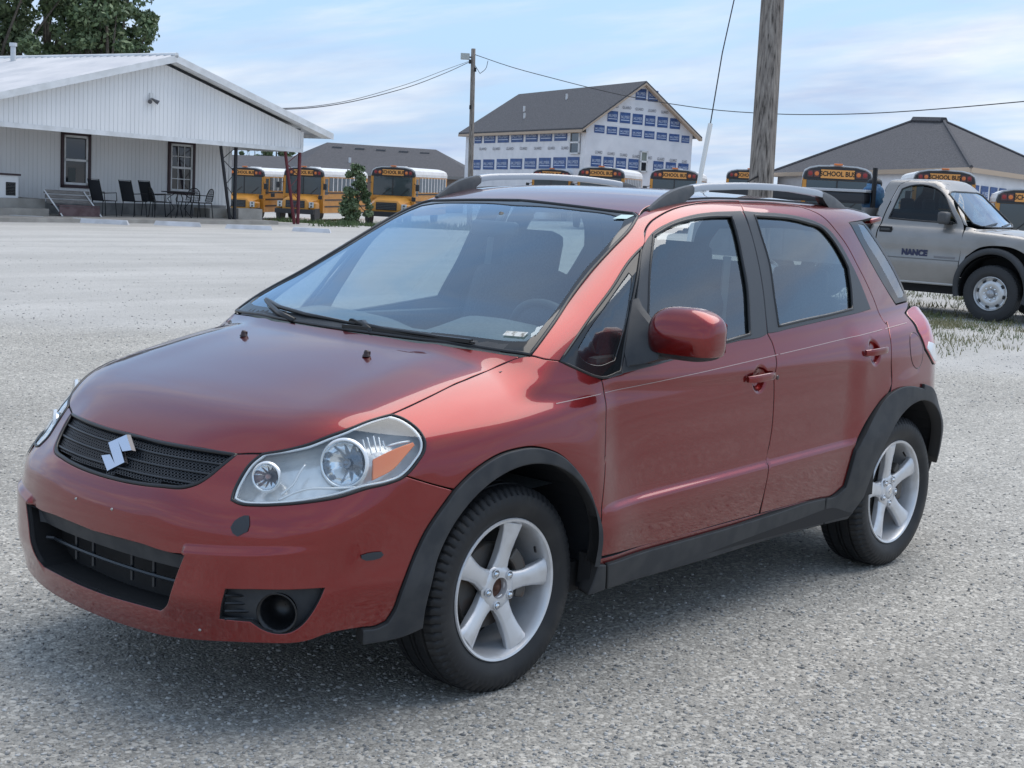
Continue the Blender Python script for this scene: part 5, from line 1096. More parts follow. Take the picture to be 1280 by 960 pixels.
# ------------------------------------------------------------------ the red car
def paint_mat(name, c_face, c_edge, rough=.32):
    m = mkmat(name, c_face, rough, .78, 1.0)
    n, l = m.node_tree.nodes, m.node_tree.links; b = bsdf(m)
    lw = n.new('ShaderNodeLayerWeight'); lw.inputs[0].default_value = .35
    mx = n.new('ShaderNodeMix'); mx.data_type = 'RGBA'; mx.inputs[6].default_value = (*c_face, 1); mx.inputs[7].default_value = (*c_edge, 1)
    l.new(lw.outputs[1], mx.inputs[0])
    t = n.new('ShaderNodeTexCoord'); x = n.new('ShaderNodeTexNoise'); x.inputs['Scale'].default_value = 900; x.inputs['Detail'].default_value = 1
    l.new(t.outputs['Object'], x.inputs['Vector'])
    fl = n.new('ShaderNodeMix'); fl.data_type = 'RGBA'; fl.blend_type = 'OVERLAY'; fl.inputs[0].default_value = .25
    l.new(mx.outputs[2], fl.inputs[6]); l.new(x.outputs[0], fl.inputs[7])
    # light road dust on the lower body
    ge = n.new('ShaderNodeSeparateXYZ'); l.new(t.outputs['Object'], ge.inputs[0])
    mr = n.new('ShaderNodeMapRange'); mr.inputs[1].default_value = .25; mr.inputs[2].default_value = .75; mr.inputs[3].default_value = .06; mr.inputs[4].default_value = .0; l.new(ge.outputs[2], mr.inputs[0])
    n2 = n.new('ShaderNodeTexNoise'); n2.inputs['Scale'].default_value = 7; n2.inputs['Detail'].default_value = 7; l.new(t.outputs['Object'], n2.inputs['Vector'])
    mu = n.new('ShaderNodeMath'); mu.operation = 'MULTIPLY'; l.new(mr.outputs[0], mu.inputs[0]); l.new(n2.outputs[0], mu.inputs[1])
    du = n.new('ShaderNodeMix'); du.data_type = 'RGBA'; l.new(mu.outputs[0], du.inputs[0]); l.new(fl.outputs[2], du.inputs[6]); du.inputs[7].default_value = (.22, .19, .165, 1)
    l.new(du.outputs[2], b.inputs['Base Color'])
    ml = n.new('ShaderNodeMath'); ml.operation = 'MULTIPLY_ADD'; l.new(mu.outputs[0], ml.inputs[0]); ml.inputs[1].default_value = -2.0; ml.inputs[2].default_value = .80; l.new(ml.outputs[0], b.inputs['Metallic'])
    ra = n.new('ShaderNodeMath'); ra.operation = 'MULTIPLY_ADD'; l.new(mu.outputs[0], ra.inputs[0]); ra.inputs[1].default_value = .5; ra.inputs[2].default_value = .025; l.new(ra.outputs[0], b.inputs['Coat Roughness'])
    b.inputs['Coat IOR'].default_value = 1.60
    return m
PAINT = paint_mat('red_car_paint', (.235, .0065, .0055), (.10, .003, .009))
TRIMI = mkmat('grey_cabin_lining', (.12, .125, .13), .8)
DARK = mkmat('black_underbody', (.012, .012, .013), .8)
CLAD = vary(mkmat('grey_black_plastic_cladding', (.030, .034, .040), .55, spec=.35), (.045, .048, .052), 14, bump=.10, bscale=700, bdist=.002)
BLK = mkmat('satin_black_trim', (.012, .013, .015), .32, spec=.5)
GRYT = mkmat('grey_window_trim', (.040, .044, .050), .42)
FRIT = mkmat('black_glass_border', (.010, .012, .014), .06, spec=.6)
CHROME = mkmat('chrome', (.85, .86, .88), .07, 1.0)
SILV = mkmat('silver_rail_paint', (.38, .39, .41), .34, .6, .3)
RUB = vary(mkmat('tyre_rubber', (.016, .017, .019), .55, spec=.4), (.040, .039, .038), 9, .5, .8, bump=.1, bscale=160, bdist=.002)
RIM = vary(mkmat('silver_wheel_paint', (.68, .69, .71), .36, .45, .3), (.50, .49, .48), 16, .5, .85)
SEAT = vary(mkmat('grey_seat_cloth', (.045, .048, .055), .9), (.07, .073, .08), 120)
DASH = vary(mkmat('grey_dashboard_plastic', (.11, .125, .13), .6), (.14, .155, .16), 90)
LAMPW = mkmat('lamp_housing', (.80, .82, .83), .18, .25, .6)
AMB = mkmat('amber_lens', (.95, .22, .03), .12, 0, 1.0)
REDL = mkmat('red_lens', (.45, .012, .018), .10, 0, 1.0)
GLINT = mkmat('painted_crease_glint', (.42, .30, .29), .4)  # pale colour standing in for the highlight on the shoulder crease
STEELR = vary(mkmat('rusty_brake_iron', (.10, .095, .09), .55, .5), (.12, .075, .05), 20, .5, .8)
def glass_mat(name, tint, fres=.0, mixp=.0, gcol=(.9, .95, 1.0)):
    m = bpy.data.materials.new(name); m.use_nodes = True; n, l = m.node_tree.nodes, m.node_tree.links; n.clear()
    o = n.new('ShaderNodeOutputMaterial'); mx = n.new('ShaderNodeMixShader'); tr = n.new('ShaderNodeBsdfTransparent'); gl = n.new('ShaderNodeBsdfGlossy')
    gl.inputs['Roughness'].default_value = .008; gl.inputs['Color'].default_value = (*gcol, 1); tr.inputs[0].default_value = (*tint, 1)
    fr = n.new('ShaderNodeFresnel'); fr.inputs[0].default_value = 1.52
    ad = n.new('ShaderNodeMath'); ad.operation = 'MULTIPLY_ADD'; ad.inputs[1].default_value = 1.9; ad.inputs[2].default_value = mixp; ad.use_clamp = True
    ge = n.new('ShaderNodeNewGeometry'); io = n.new('ShaderNodeMath'); io.operation = 'MULTIPLY_ADD'; io.inputs[1].default_value = 1/1.52-1.52; io.inputs[2].default_value = 1.52
    l.new(ge.outputs['Backfacing'], io.inputs[0]); l.new(io.outputs[0], fr.inputs[0])
    l.new(fr.outputs[0], ad.inputs[0]); l.new(ad.outputs[0], mx.inputs[0]); l.new(tr.outputs[0], mx.inputs[1]); l.new(gl.outputs[0], mx.inputs[2]); l.new(mx.outputs[0], o.inputs[0])
    return m
GLS = glass_mat('side_window_glass', (.56, .62, .61), mixp=.03)
GLW = glass_mat('windscreen_glass', (.74, .86, .87), mixp=.045, gcol=(.74, .87, 1.0))
GLL = glass_mat('clear_lamp_lens', (.93, .95, .95), mixp=.0)

car = empty('parked_car'); tag(car, 'dark red compact crossover hatchback with silver five spoke wheels, parked in the foreground', 'car')
def snap(q, o_=0.0):
    for _ in range(8): q = q-(body(q)-o_)[:, None]*grad(q)
    return q
def lines(k, xs, zs, y=.85): return [(x, y, z) for x in xs for z in zs]
def moldpts(x0, x1):
    o = []
    for x in np.arange(x1, x0, .011):
        zl = .545-(x+.37)*.038
        for dz in (-.016, -.010, -.005, 0, .005, .010, .016): o.append((x, .85, zl+dz))
    return o
def cuppts(cx, cz):
    return [(cx+x, .85, cz+z) for x in np.arange(-.06, .061, .006) for z in np.arange(-.066, .067, .006) if x*x+z*z < .0042]
S_ = (0, -1, 0)
def P2(name, key, d, mats, sym=False, **k):
    return panel(name, loop3(key, sym), d, mats, car, **k)
PM = [PAINT, TRIMI, DARK]; PD = [PAINT, DARK]
P2('hood', 'hood', (-.25, 0, -.97), PD, sym=True, grid=.022)
P2('roof', 'roof', (0, 0, -1), PM, sym=True, grid=.03)
lg = loop3('lower_grille', True); fogL = loop3('fog'); fogR = fogL*np.array([1, -1, 1])
ledge = [(x, s*y, .524+.09*(y-.44)+dz) for y in np.arange(.36, .80, .014) for dz in (-.02, -.014, -.009, -.004, 0, .004, .009, .014, .02) for s in (1, -1) for x in (.85-max(0, y-.45)*.9,)]
# the bumper is cut in two oblique halves that meet on the centre line as one mesh, so that both corners stay true
def half_bumper():
    H = np.array(OUT['front_bumper'], float)/1000
    lgh = np.array(OUT['lower_grille'], float)/1000
    # outline with the opening folded into it along the centre line
    c = H[0]; d_ = H[-1]
    L = np.concatenate([H, lgh[::-1], np.array(OUT['centre'], float)/1000])
    return L
bl = half_bumper()
OL = bl
led2 = []
for y in np.arange(.37, .80, .007):
    zc = .524+.09*(y-.44)
    for dz in (-.02, -.014, -.009, -.004, 0, .004, .009, .014, .02):
        led2.append((0, y, zc+dz))
for z_ in np.arange(.27, .56, .011):
    for y_ in (-.008, 0, .006, .011, .016, .022, .030): led2.append((0, .383-.45*(.5-min(max(z_, .3), .5))+y_, z_))
led2 = cast(np.array([(2.0, a[1], a[2]) for a in led2]), np.tile([-1.0, 0, 0], (len(led2), 1)))
led2 = led2[~np.isnan(led2).any(1)]
bu = panel('front_bumper', OL, (-.72, -.69, 0), PD, car, holes=[fogL], grid=.016, gap=.0015, refine=led2, hgap=0)
# centre edges reach the centre line exactly, mirrored copy closes the bumper
bm2 = mirror_obj(bu)
for (a, b) in ((bu, bm2),):
    me = a.data; n1 = len(me.vertices)
    bm = bmesh.new(); bm.from_mesh(a.data); bm.from_mesh(b.data)
    for v in bm.verts:
        if abs(v.co.y) < .0062: v.co.y = 0
    keepN = np.concatenate([NRM[a.name], NRM[a.name]*np.array([1, -1, 1])])
    bm.verts.ensure_lookup_table()
    for i_, v in enumerate(bm.verts):
        if v.co.y == 0: keepN[i_] = grad(np.array([[v.co.x, 0, v.co.z]]))[0]*np.array([1, 0, 1])
    bm.verts.ensure_lookup_table()
    dl = [f for f in bm.faces if all(abs(v.co.y) < 1e-6 for v in f.verts)]
    bmesh.ops.delete(bm, geom=dl, context='FACES_ONLY')
    bm.to_mesh(me); bm.free(); me.polygons.foreach_set('use_smooth', np.ones(len(me.polygons), dtype=bool)); me.update()
    me.normals_split_custom_set_from_vertices([tuple(map(float, v)) for v in keepN])
    bpy.data.objects.remove(b)
P2('front_fender', 'front_fender', (0, -.86, -.5), PD, grid=.02, mirror=True)
P2('side_frame', 'side_frame', (.10, -.86, -.5), PM, grid=.02, mirror=True, gap=.0018)
fg, rg = loop3('front_glass'), loop3('rear_glass')
def grow(L, s):
    c = L.mean(0); q = L-c; return c+q*(1+s/np.maximum(np.linalg.norm(q, axis=1)[:, None], .1))
fd = P2('front_door', 'front_door', (0, -.97, -.2), PM, grid=.024, mirror=True, holes=[fg], refine=cuppts(-1.266, .905)+moldpts(-.37, -1.45))
rd = P2('rear_door', 'rear_door', (0, -.97, -.2), PM, grid=.024, mirror=True, holes=[rg], refine=cuppts(-2.105, .958)+moldpts(-1.37, -1.98))
for (nm, k, gk, rt) in (('window_trim', 'front_trim', fg, fd), ('window_trim', 'rear_trim', rg, rd)):
    t = panel(nm, loop3(k), (0, -.97, -.2), [GRYT], car, holes=[gk], off=.0035, th=.008, grid=.022, gap=.0008, hgap=.001)
    t2 = mirror_obj(t); t.parent = rt[0]; t2.parent = rt[1]
    # slim rubber seal round the pane
    s_ = []
    q = snap(densify(gk, .02), .001)
    m_ = MB(); m_.tube(q, .0065, 6, closed=True); s_ = m_.build('seal', BLK, rt[0], smooth=True); mirror_obj(s_, parent=rt[1])
    g_ = panel('window_glass', grow(gk, .004), (0, -.97, -.2), [GLS], car, off=-.006, grid=.05, gap=0, flange=False)
    g2 = mirror_obj(g_); g_.parent = rt[0]; g2.parent = rt[1]
qg = loop3('quarter_glass')
qt = panel('quarter_window', loop3('quarter_trim'), (0, -.97, -.2), [FRIT, BLK], car, holes=[qg], off=-.001, th=.01, grid=.02, gap=.001)
q2 = mirror_obj(qt)
g_ = panel('pane', grow(qg, .003), (0, -.97, -.2), [GLS], qt, off=-.003, grid=.04, gap=0, flange=False); mirror_obj(g_, parent=q2)
q = snap(densify(loop3('quarter_trim'), .03), 0)
m_ = MB(); m_.tube(q, .005, 6, closed=True); s_ = m_.build('seal', BLK, qt, smooth=True); mirror_obj(s_, parent=q2)
wc = loop3('ws_clear', True)
ws = panel('windscreen', loop3('windshield', True), (-.45, 0, -.9), [FRIT, BLK], car, holes=[wc], off=.001, th=.008, grid=.03, gap=.003)
panel('pane', grow(wc, .004), (-.45, 0, -.9), [GLW], ws, off=-.002, grid=.05, gap=0, flange=False)
m_ = MB(); q = snap(densify(loop3('windshield', True), .03), .0005); m_.tube(q, .0065, 6, closed=True); m_.build('seal', BLK, ws, smooth=True)
rq = P2('rear_quarter_window', 'rear_quarter_glass', (.35, -.9, -.2), [FRIT, BLK], grid=.02, holes=[loop3('rq_clear')], gap=.0015, th=.008)
rq2 = mirror_obj(rq)
g_ = panel('pane', grow(loop3('rq_clear'), .004), (.35, -.9, -.2), [GLS], rq, off=-.002, grid=.04, gap=0, flange=False); mirror_obj(g_, parent=rq2)
# tailgate, rear window, rear bumper, tail lamps
rw = loop3('rear_window', True)
tg = panel('tailgate', loop3('tailgate', True), (1, 0, 0), PM, car, holes=[rw], grid=.03)
panel('rear_window', grow(rw, .004), (1, 0, 0), [GLS], tg, off=-.003, grid=.06, gap=0, flange=False)
P2('rear_bumper', 'rear_bumper', (1, 0, 0), PD, sym=True, grid=.035)
tl = P2('tail_light', 'tail', (.55, -.83, 0), [REDL, BLK], grid=.015, off=.004, gap=.001)
tl2 = mirror_obj(tl)
# clear lower part of the lamp
cl = panel('reversing_lens', np.array([on_side(-2.60, .975), on_side(-2.575, .95), on_side(-2.66, .893), on_side(-2.76, .88), on_side(-2.75, .95)]), (.3, -.95, 0), [LAMPW], tl, off=.0065, th=.004, grid=.02, gap=0); mirror_obj(cl, parent=tl2)
# cladding
CK = dict(mirror=True, off=.013, th=.045, grid=.02, rnd=.005)
P2('arch_cladding', 'front_arch', S_, [CLAD, DARK], **CK)
P2('arch_cladding', 'rear_arch', S_, [CLAD, DARK], **CK)
P2('sill_cladding', 'sill', S_, [CLAD, DARK], **dict(CK, gap=.0008))
P2('rocker_panel', 'rocker', S_, [PAINT, DARK], mirror=True, grid=.04, gap=0, off=-.001)
fu = P2('fuel_flap', 'fuel', S_, [PAINT, DARK], grid=.014, off=.0012, gap=.0005, th=.003)
q = densify(loop3('fuel'), .01); q = cast(q+np.array([0, .4, 0]), np.tile([0, -1.0, 0], (len(q), 1)))
m_ = MB(); m_.tube(q, .0016, 5, closed=True); m_.build('seal', BLK, fu, smooth=True)
# grille
gl3 = loop3('grille', True)
GRB = mkmat('dark_grille_plastic', (.020, .024, .030), .35)
def offF(o_): return lambda P: body(P)+o_
gp = panel('grille', gl3, (-.93, 0, -.36), [DARK], car, F=offF(.045), grid=.04, gap=0, flange=False)
def front_hit(y, z, F=None, off=0.0):
    q = cast(np.array([[2.0, y, z]]), np.array([[-1.0, 0, 0]]), F=F or body); return q
gd = unit((-.93, 0, -.36))
ge1 = np.array([0, 1.0, 0]); ge2 = np.cross(gd, ge1); ge2 = -ge2 if ge2[2] < 0 else ge2
gB = np.stack([ge1, ge2]); gpoly = densify(gl3@gB.T, .02)
def gcast(uv, o_=.0):
    uv = np.array(uv, float); O_ = uv@gB+gd*(gl3.mean(0)@gd-.6)
    return cast(O_, np.tile(gd, (len(uv), 1)), F=offF(o_))
v0, v1 = gpoly[:, 1].min(), gpoly[:, 1].max()
# rim of the opening
m_ = MB(); q = gcast(densify(offset(gpoly if area2(gpoly) > 0 else gpoly[::-1], .004), .02), .006); q = q[~np.isnan(q).any(1)]; m_.tube(q, .007, 6, closed=True); m_.build('grille_rim', BLK, gp, smooth=True)
# top edge height and bottom edge height of the opening at each y
def vspan(u):
    xs = []
    for i in range(len(gpoly)):
        a, b = gpoly[i], gpoly[(i+1) % len(gpoly)]
        if (a[0]-u)*(b[0]-u) <= 0 and a[0] != b[0]: xs.append(a[1]+(b[1]-a[1])*(u-a[0])/(b[0]-a[0]))
    return (min(xs), max(xs)) if len(xs) >= 2 else (0, 0)
um = np.abs(gpoly[:, 0]).max()
bars = MB()
for k in range(4):
    pts = []
    for u in np.arange(-um, um+.001, .012):
        a, b = vspan(np.clip(u, -um+.002, um-.002))
        top = b-.003; dd = .034*k+.001
        v = top-dd
        if v > a+.006: pts.append((u, v))
    if len(pts) > 3:
        q = gcast(pts, .012); q = q[~np.isnan(q).any(1)]; bars.tube(q, .0042, 6)
pts = []
bars.build('grille_bar', GRB, gp, smooth=True)
# honeycomb mesh between the bars
hc = MB(); cw = .0135
for j in range(0, 16):
    for i in range(-45, 46):
        u = (i+(.5 if j % 2 else 0))*cw
        if abs(u) > um-.006: continue
        a, b = vspan(u); v = b-.006-j*.0088
        if v < a+.016: continue
        pts = [(u+.0078*math.cos(t), v+.0048*math.sin(t)) for t in np.radians([30, 90, 150, 210, 270, 330])]
        pin = [(u+.0052*math.cos(t), v+.0031*math.sin(t)) for t in np.radians([30, 90, 150, 210, 270, 330])]
        Q = gcast(pts+pin+pin, .014)
        if np.isnan(Q).any(): continue
        Q[12:] += gd*.006
        hc.add(Q, [(k, (k+1) % 6, 6+(k+1) % 6, 6+k) for k in range(6)]+[(6+k, 6+(k+1) % 6, 12+(k+1) % 6, 12+k) for k in range(6)])
h_ = hc.build('grille_mesh', GRB, gp, recalc=False); tag(h_, kind='stuff')
# maker's badge on the grille: the angular S emblem
bc = np.array([.872, 0, .7165])
bn = unit((.93, 0, .37)); by = np.array([0, 1.0, 0]); bz = unit((-.37, 0, .93))
S0 = [(-.56, .45), (.72, 1.14), (1.12, .34), (.50, .18), (.20, .62)]
S1 = [(-54.8, 22.3), (18.0, 58.6), (66.2, 18.1), (26.5, 7.9), (-9.4, 33.2), (53.1, -20.9), (13.1-26.2, -58.6), (-66.2, -19.5), (-27.5, -10.0), (11.1, -32.9)]
S1 = [(a/1000, b/1000) for a, b in S1]
m_ = MB(); sc = 1.0
em = [(a, b) for a, b in S1]
n_ = len(em)
F1 = [bc+by*a+bz*b+bn*.015 for a, b in em]; F0 = [bc+by*a*1.07+bz*b*1.06+bn*.002 for a, b in em]
m_.add(F1, [tuple(range(n_))]); m_.add(F1+F0, [(i, (i+1) % n_, n_+(i+1) % n_, n_+i) for i in range(n_)], 1)
m_.build('emblem', [mkmat('emblem_chrome', (.62, .63, .70), .22, 1.0), mkmat('emblem_edge', (.10, .10, .11), .35, .8)], car)
# lower grille
lp = panel('lower_grille', lg, (-1, 0, 0), [DARK], car, F=offF(.10), grid=.05, gap=0, flange=False)
m_ = MB()
def lcast(P, o_):
    P = np.array(P, float); return cast(np.stack([P[:, 0]*0+2, P[:, 0], P[:, 1]], 1), np.tile([-1.0, 0, 0], (len(P), 1)), F=offF(o_))
ys = np.linspace(-.385, .385, 30)
# flat upper band, sunk a little
b0 = lcast([(y, .497-.0*abs(y)) for y in ys], .016); b1 = lcast([(y*.97, .447) for y in ys], .030)
m_.add(list(b0)+list(b1)+[p-np.array([.04, 0, 0]) for p in b1], [(i, i+1, 31+i-1+0+0, 30+i) if False else (i, i+1, 30+i+1, 30+i) for i in range(29)]+[(30+i, 30+i+1, 60+i+1, 60+i) for i in range(29)])
m_.build('bumper_band', CLAD, lp)
m_ = MB()
for z, o_ in ((.398, .05),):
    q = lcast([(y*.93, z) for y in ys], o_); q = q[~np.isnan(q).any(1)]; m_.tube(q, .006, 6)
for y in (-.2, -.1, .1, .2):
    q = lcast([(y, .44), (y, .36)], .06); m_.tube(q, .006, 5)
m_.build('cross_bar', GRB, lp)
m_ = MB(); m_.box((.80, .12, .42), (.03, .16, .03)); m_.box((.80, -.05, .425), (.03, .03, .06)); m_.box((.78, 0, .30), (.04, .7, .10)); m_.build('radiator_support', mkmat('dim_metal', (.06, .06, .062), .5, .5), lp)
# walls of the lower opening
def funnel(name, loop, depth, mat, parent, d=(-1, 0, 0), shrink=.0, inner=.0):
    L = densify(loop, .02); c = L.mean(0); n = len(L)
    a = L+np.array(d)*.004; b = c+(L-c)*(1-shrink)+np.array(d)*depth
    m = MB(); m.add(list(a)+list(b), [(i, (i+1) % n, n+(i+1) % n, n+i) for i in range(n)])
    return m.build(name, mat, parent, recalc=False)
funnel('duct', lg, .125, DARK, lp)
# fog lamp recess
fc = hitc = np.array([.765, .645, .315])
fcs = cast(fc+np.array([.75, .66, 0])*.8, np.array([unit((-.75, -.66, 0))]))
fcp = fogL.mean(0)
w_ = fogL[:, 2]; zc_ = (w_.max()+w_.min())/2
m_ = MB(); ring = []
cpt = np.array([fogL[:, 0].mean(), fogL[:, 1].mean(), zc_])
ou = unit((.82, .57, 0)); rt_ = unit(np.cross(ou, (0, 0, 1)))
rr_ = (w_.max()-w_.min())*.40
cpt = cpt+rt_*(-.012)*1+np.array([0, 0, -.012])
BF = offF(.030)
def snapF(q, F):
    for _ in range(8): q = q-F(q)[:, None]*grad2(q, F)
    return q
cpt = snapF(cpt[None], BF)[0]
hole_ = snapF(np.array([cpt+rr_*1.05*(math.cos(t)*rt_+math.sin(t)*np.array([0, 0, 1.0])) for t in np.linspace(0, 2*PI, 25)[:-1]]), BF)
fo = panel('fog_lamp_bezel', fogL, (-.75, -.66, 0), [CLAD], car, holes=[hole_], F=BF, grid=.02, gap=0, flange=False)
funnel('duct', fogL, .035, CLAD, fo, d=(-.85, -.52, 0))
for (dd, r_) in ((.006, rr_*1.10), (.008, rr_*1.02), (-.02, rr_*.92), (-.06, rr_*.80), (-.085, rr_*.6), (-.085, 0.001)):
    ring.append([cpt+ou*dd+r_*(math.cos(t)*rt_+math.sin(t)*np.array([0, 0, 1.0])) for t in np.linspace(0, 2*PI, 25)[:-1]])
V_ = [p for r in ring for p in r]; F_ = [(k*24+i, k*24+(i+1) % 24, (k+1)*24+(i+1) % 24, (k+1)*24+i) for k in range(len(ring)-1) for i in range(24)]
m_.add(V_, F_); m_.build('socket', BLK, fo, smooth=True, recalc=False)
m_ = MB()
fl = [fogL[np.argmin(fogL@rt_)], ]
for k in range(4):
    z = zc_+(k-1.5)*.022; L0 = fogL[np.argsort(np.abs(fogL[:, 1]-fogL[:, 1].min()))[:2]].mean(0)
    a = np.array([L0[0]-.01, L0[1]+.008, z]); b = cpt+rt_*(rr_*1.0)*(1 if (L0-cpt)@rt_ > 0 else -1)+ou*-.004; b[2] = z
    m_.tube([a, b], .004, 5)
m_.build('slat', BLK, fo)
for o_ in [fo]:
    f2 = mirror_obj(fo)
    for ch in kids(fo): mirror_obj(ch, parent=f2)
# headlight
LAMPRT = [[(.544, .691, .841), (.529, .694, .847), (.513, .702, .85), (.502, .713, .847), (.498, .727, .838)],
          [(.557, .727, .798), (.543, .732, .803), (.528, .737, .808), (.516, .741, .812), (.503, .745, .815)],
          [(.494, .744, .823), (.461, .754, .83), (.428, .765, .834)],
          [(.697, .62, .779), (.717, .62, .759), (.741, .623, .728), (.776, .608, .696)],
          [(.783, .609, .686), (.72, .659, .714), (.658, .711, .715), (.601, .746, .715)]]
lamp = loop3('lamp')
LD = unit((-.72, -.66, -.2))
hl = panel('headlight', lamp, LD, [GLL], car, off=.002, grid=.02, gap=.004, flange=False)
seal = MB(); q = snap(densify(lamp, .012), -.001); seal.tube(q, .0048, 6, closed=True)
seal.build('seal', BLK, hl, smooth=True)
seal = MB(); q = snap(grow(densify(lamp, .012), -.011), -.004); seal.tube(q, .004, 6, closed=True)
seal.build('lamp_rim', LAMPW, hl, smooth=True)
LAMPC = vary(mkmat('lamp_chrome', (.90, .90, .89), .18, .35), (.82, .83, .83), 40, bump=.3, bscale=30, bdist=.004)
hb = panel('reflector', grow(lamp, -.002), LD, [LAMPC], hl, F=offF(.068), grid=.02, gap=0, flange=False)
funnel('lamp_wall', grow(lamp, -.006), .068, LAMPW, hl, d=LD)
def lampp(px_y, px_z):                  # point on the lens plane given y and z
    q = cast(np.array([[2.0, px_y, px_z]]), np.array([[-1.0, 0, 0]])); return q[0]
LO = unit((.86, .48, .12)); LR = unit(np.cross(LO, (0, 0, 1))); LU = np.cross(LR, LO)
def bowl(name, c, r, depth, mat, parent, rim=.012, n=48):
    m = MB(); rg_ = []
    for (dd, rr) in ((-.004, r+rim), (.005, r+rim*.6), (.006, r+rim*.2), (-.002, r), (-depth*.25, r*.93), (-depth*.6, r*.72), (-depth*.9, r*.35), (-depth, .004)):
        rg_.append([c+LO*dd+rr*(1+(.035 if rr < r and rr > .01 and k_ % 4 == 0 else 0))*(math.cos(t)*LR+math.sin(t)*LU) for k_, t in enumerate(np.linspace(0, 2*PI, n+1)[:-1])])
    V = [p for r_ in rg_ for p in r_]; F = [(k*n+i, k*n+(i+1) % n, (k+1)*n+(i+1) % n, (k+1)*n+i) for k in range(len(rg_)-1) for i in range(n)]
    m.add(V, F, 0); m.M = [1 if f[0] < 2*n else 0 for f in F]; return m.build(name, mat, parent, smooth=True, recalc=False)
def bulb(c, r, L, parent, mat):
    m = MB(); m.tube([c-LO*L, c-LO*L*.2, c+LO*.0, c+LO*.006], [r, r, r*.8, r*.2], 12); return m.build('bulb', mat, parent, smooth=True)
CHL = mkmat('lamp_bowl_chrome', (.86, .88, .90), .10, .95)
LC1 = np.array([.631, .695, .772])-LO*.034; LC2 = np.array([.785, .552, .728])-LO*.026
b1_ = bowl('reflector_bowl', LC1, .062, .045, [CHL, LAMPW], hl, .010); b2_ = bowl('reflector_bowl', LC2, .036, .03, [CHL, LAMPW], hl, .008)
bulb(LC1-LO*.012, .013, .03, b1_, mkmat('bulb_cap', (.25, .26, .28), .2, .9)); bulb(LC2-LO*.008, .008, .02, b2_, mkmat('pinkish_bulb', (.55, .30, .25), .2))
RT_ = LAMPRT
for a, b2 in zip(*RT_[:2]):
    q = snap(np.array([a, b2]), -.016); m_ = MB(); m_.tube(q, .0022, 5); m_.build('lens_rib', LAMPW, hl)
for L_ in RT_[2:]:
    q = snap(densify(np.array(L_), .012, False, 60), -.014); m_ = MB(); m_.tube(q, .0036, 6); m_.build('divider', LAMPW, hl, smooth=True)
am = panel('indicator', loop3('amber'), LD, [AMB], hl, F=offF(.012), grid=.02, gap=.001, th=.012)
h2 = mirror_obj(hl)
for ch in kids(hl):
    c2 = mirror_obj(ch, parent=h2)
# ------------------------------------------------------------------ wheels
def tyre_mesh(Rr, W, rin, blocks=72, n=288, y0=0.0):
    """outer face towards +y; shoulder sipes and four grooves cut as geometry"""
    h = W/2
    side = [(rin, h*.80), (rin+.012, h*.90), (rin+.018, h*.93), (rin+.035, h*1.02), (rin+.055, h*1.05), (rin+.08, h*1.02), (Rr-.018, h*.93)]
    tread = [(Rr-.008, h*.86), (Rr-.004, h*.80), (Rr-.001, h*.56), (Rr-.009, h*.54), (Rr-.009, h*.47), (Rr, h*.45), (Rr, h*.13), (Rr-.009, h*.11), (Rr-.009, h*.05), (Rr, h*.03)]
    half = side+tread; full = half+[(r, -y) for r, y in half[::-1]]
    k = len(full); V = np.zeros((n, k, 3)); T = 2*PI*np.arange(n)/n
    for j in range(n):
        ph = (j % 4)
        for i, (r, y) in enumerate(full):
            rr = r
            if abs(y) > h*.565 and r > Rr-.02 and ph == 0: rr = r-.009
            if abs(y) < h*.44 and abs(y) > h*.12 and r >= Rr-.0015 and ph == 0: rr = r-.0025
            V[j, i] = (rr*math.cos(T[j]), y, rr*math.sin(T[j]))
    idx = np.arange(n*k).reshape(n, k); a = idx; b = np.roll(idx, -1, 0)
    F = np.stack([a[:, :-1], a[:, 1:], b[:, 1:], b[:, :-1]], -1).reshape(-1, 4)
    return V.reshape(-1, 3), F
def spoke_pts(ang, ws=1.0):
    st = [(.030, .038, -.030, .022), (.055, .038, -.026, .022), (.085, .031, -.022, .024), (.115, .029, -.017, .025), (.150, .033, -.011, .024), (.180, .039, -.006, .020), (.2065, .047, -.004, .016)]
    V = []; 
    for r, w, y, th in st:
        for a, dy in ((-1.0, -.008), (-.72, .0), (-.15, .0035), (.25, .001), (.72, -.001), (1.0, -.010), (.9, -th-.01), (-.9, -th-.01)):
            q = (r, w*a*ws); V.append((q[0]*math.cos(ang)-q[1]*math.sin(ang), y+dy, q[0]*math.sin(ang)+q[1]*math.cos(ang)))
    n = 8; F = [(i*n+j, i*n+(j+1) % n, (i+1)*n+(j+1) % n, (i+1)*n+j) for i in range(len(st)-1) for j in range(n)]
    F += [tuple(range(n)), tuple((len(st)-1)*n+j for j in range(n-1, -1, -1))]
    return V, F
tyreV, tyreF = tyre_mesh(.326, .205, .216)
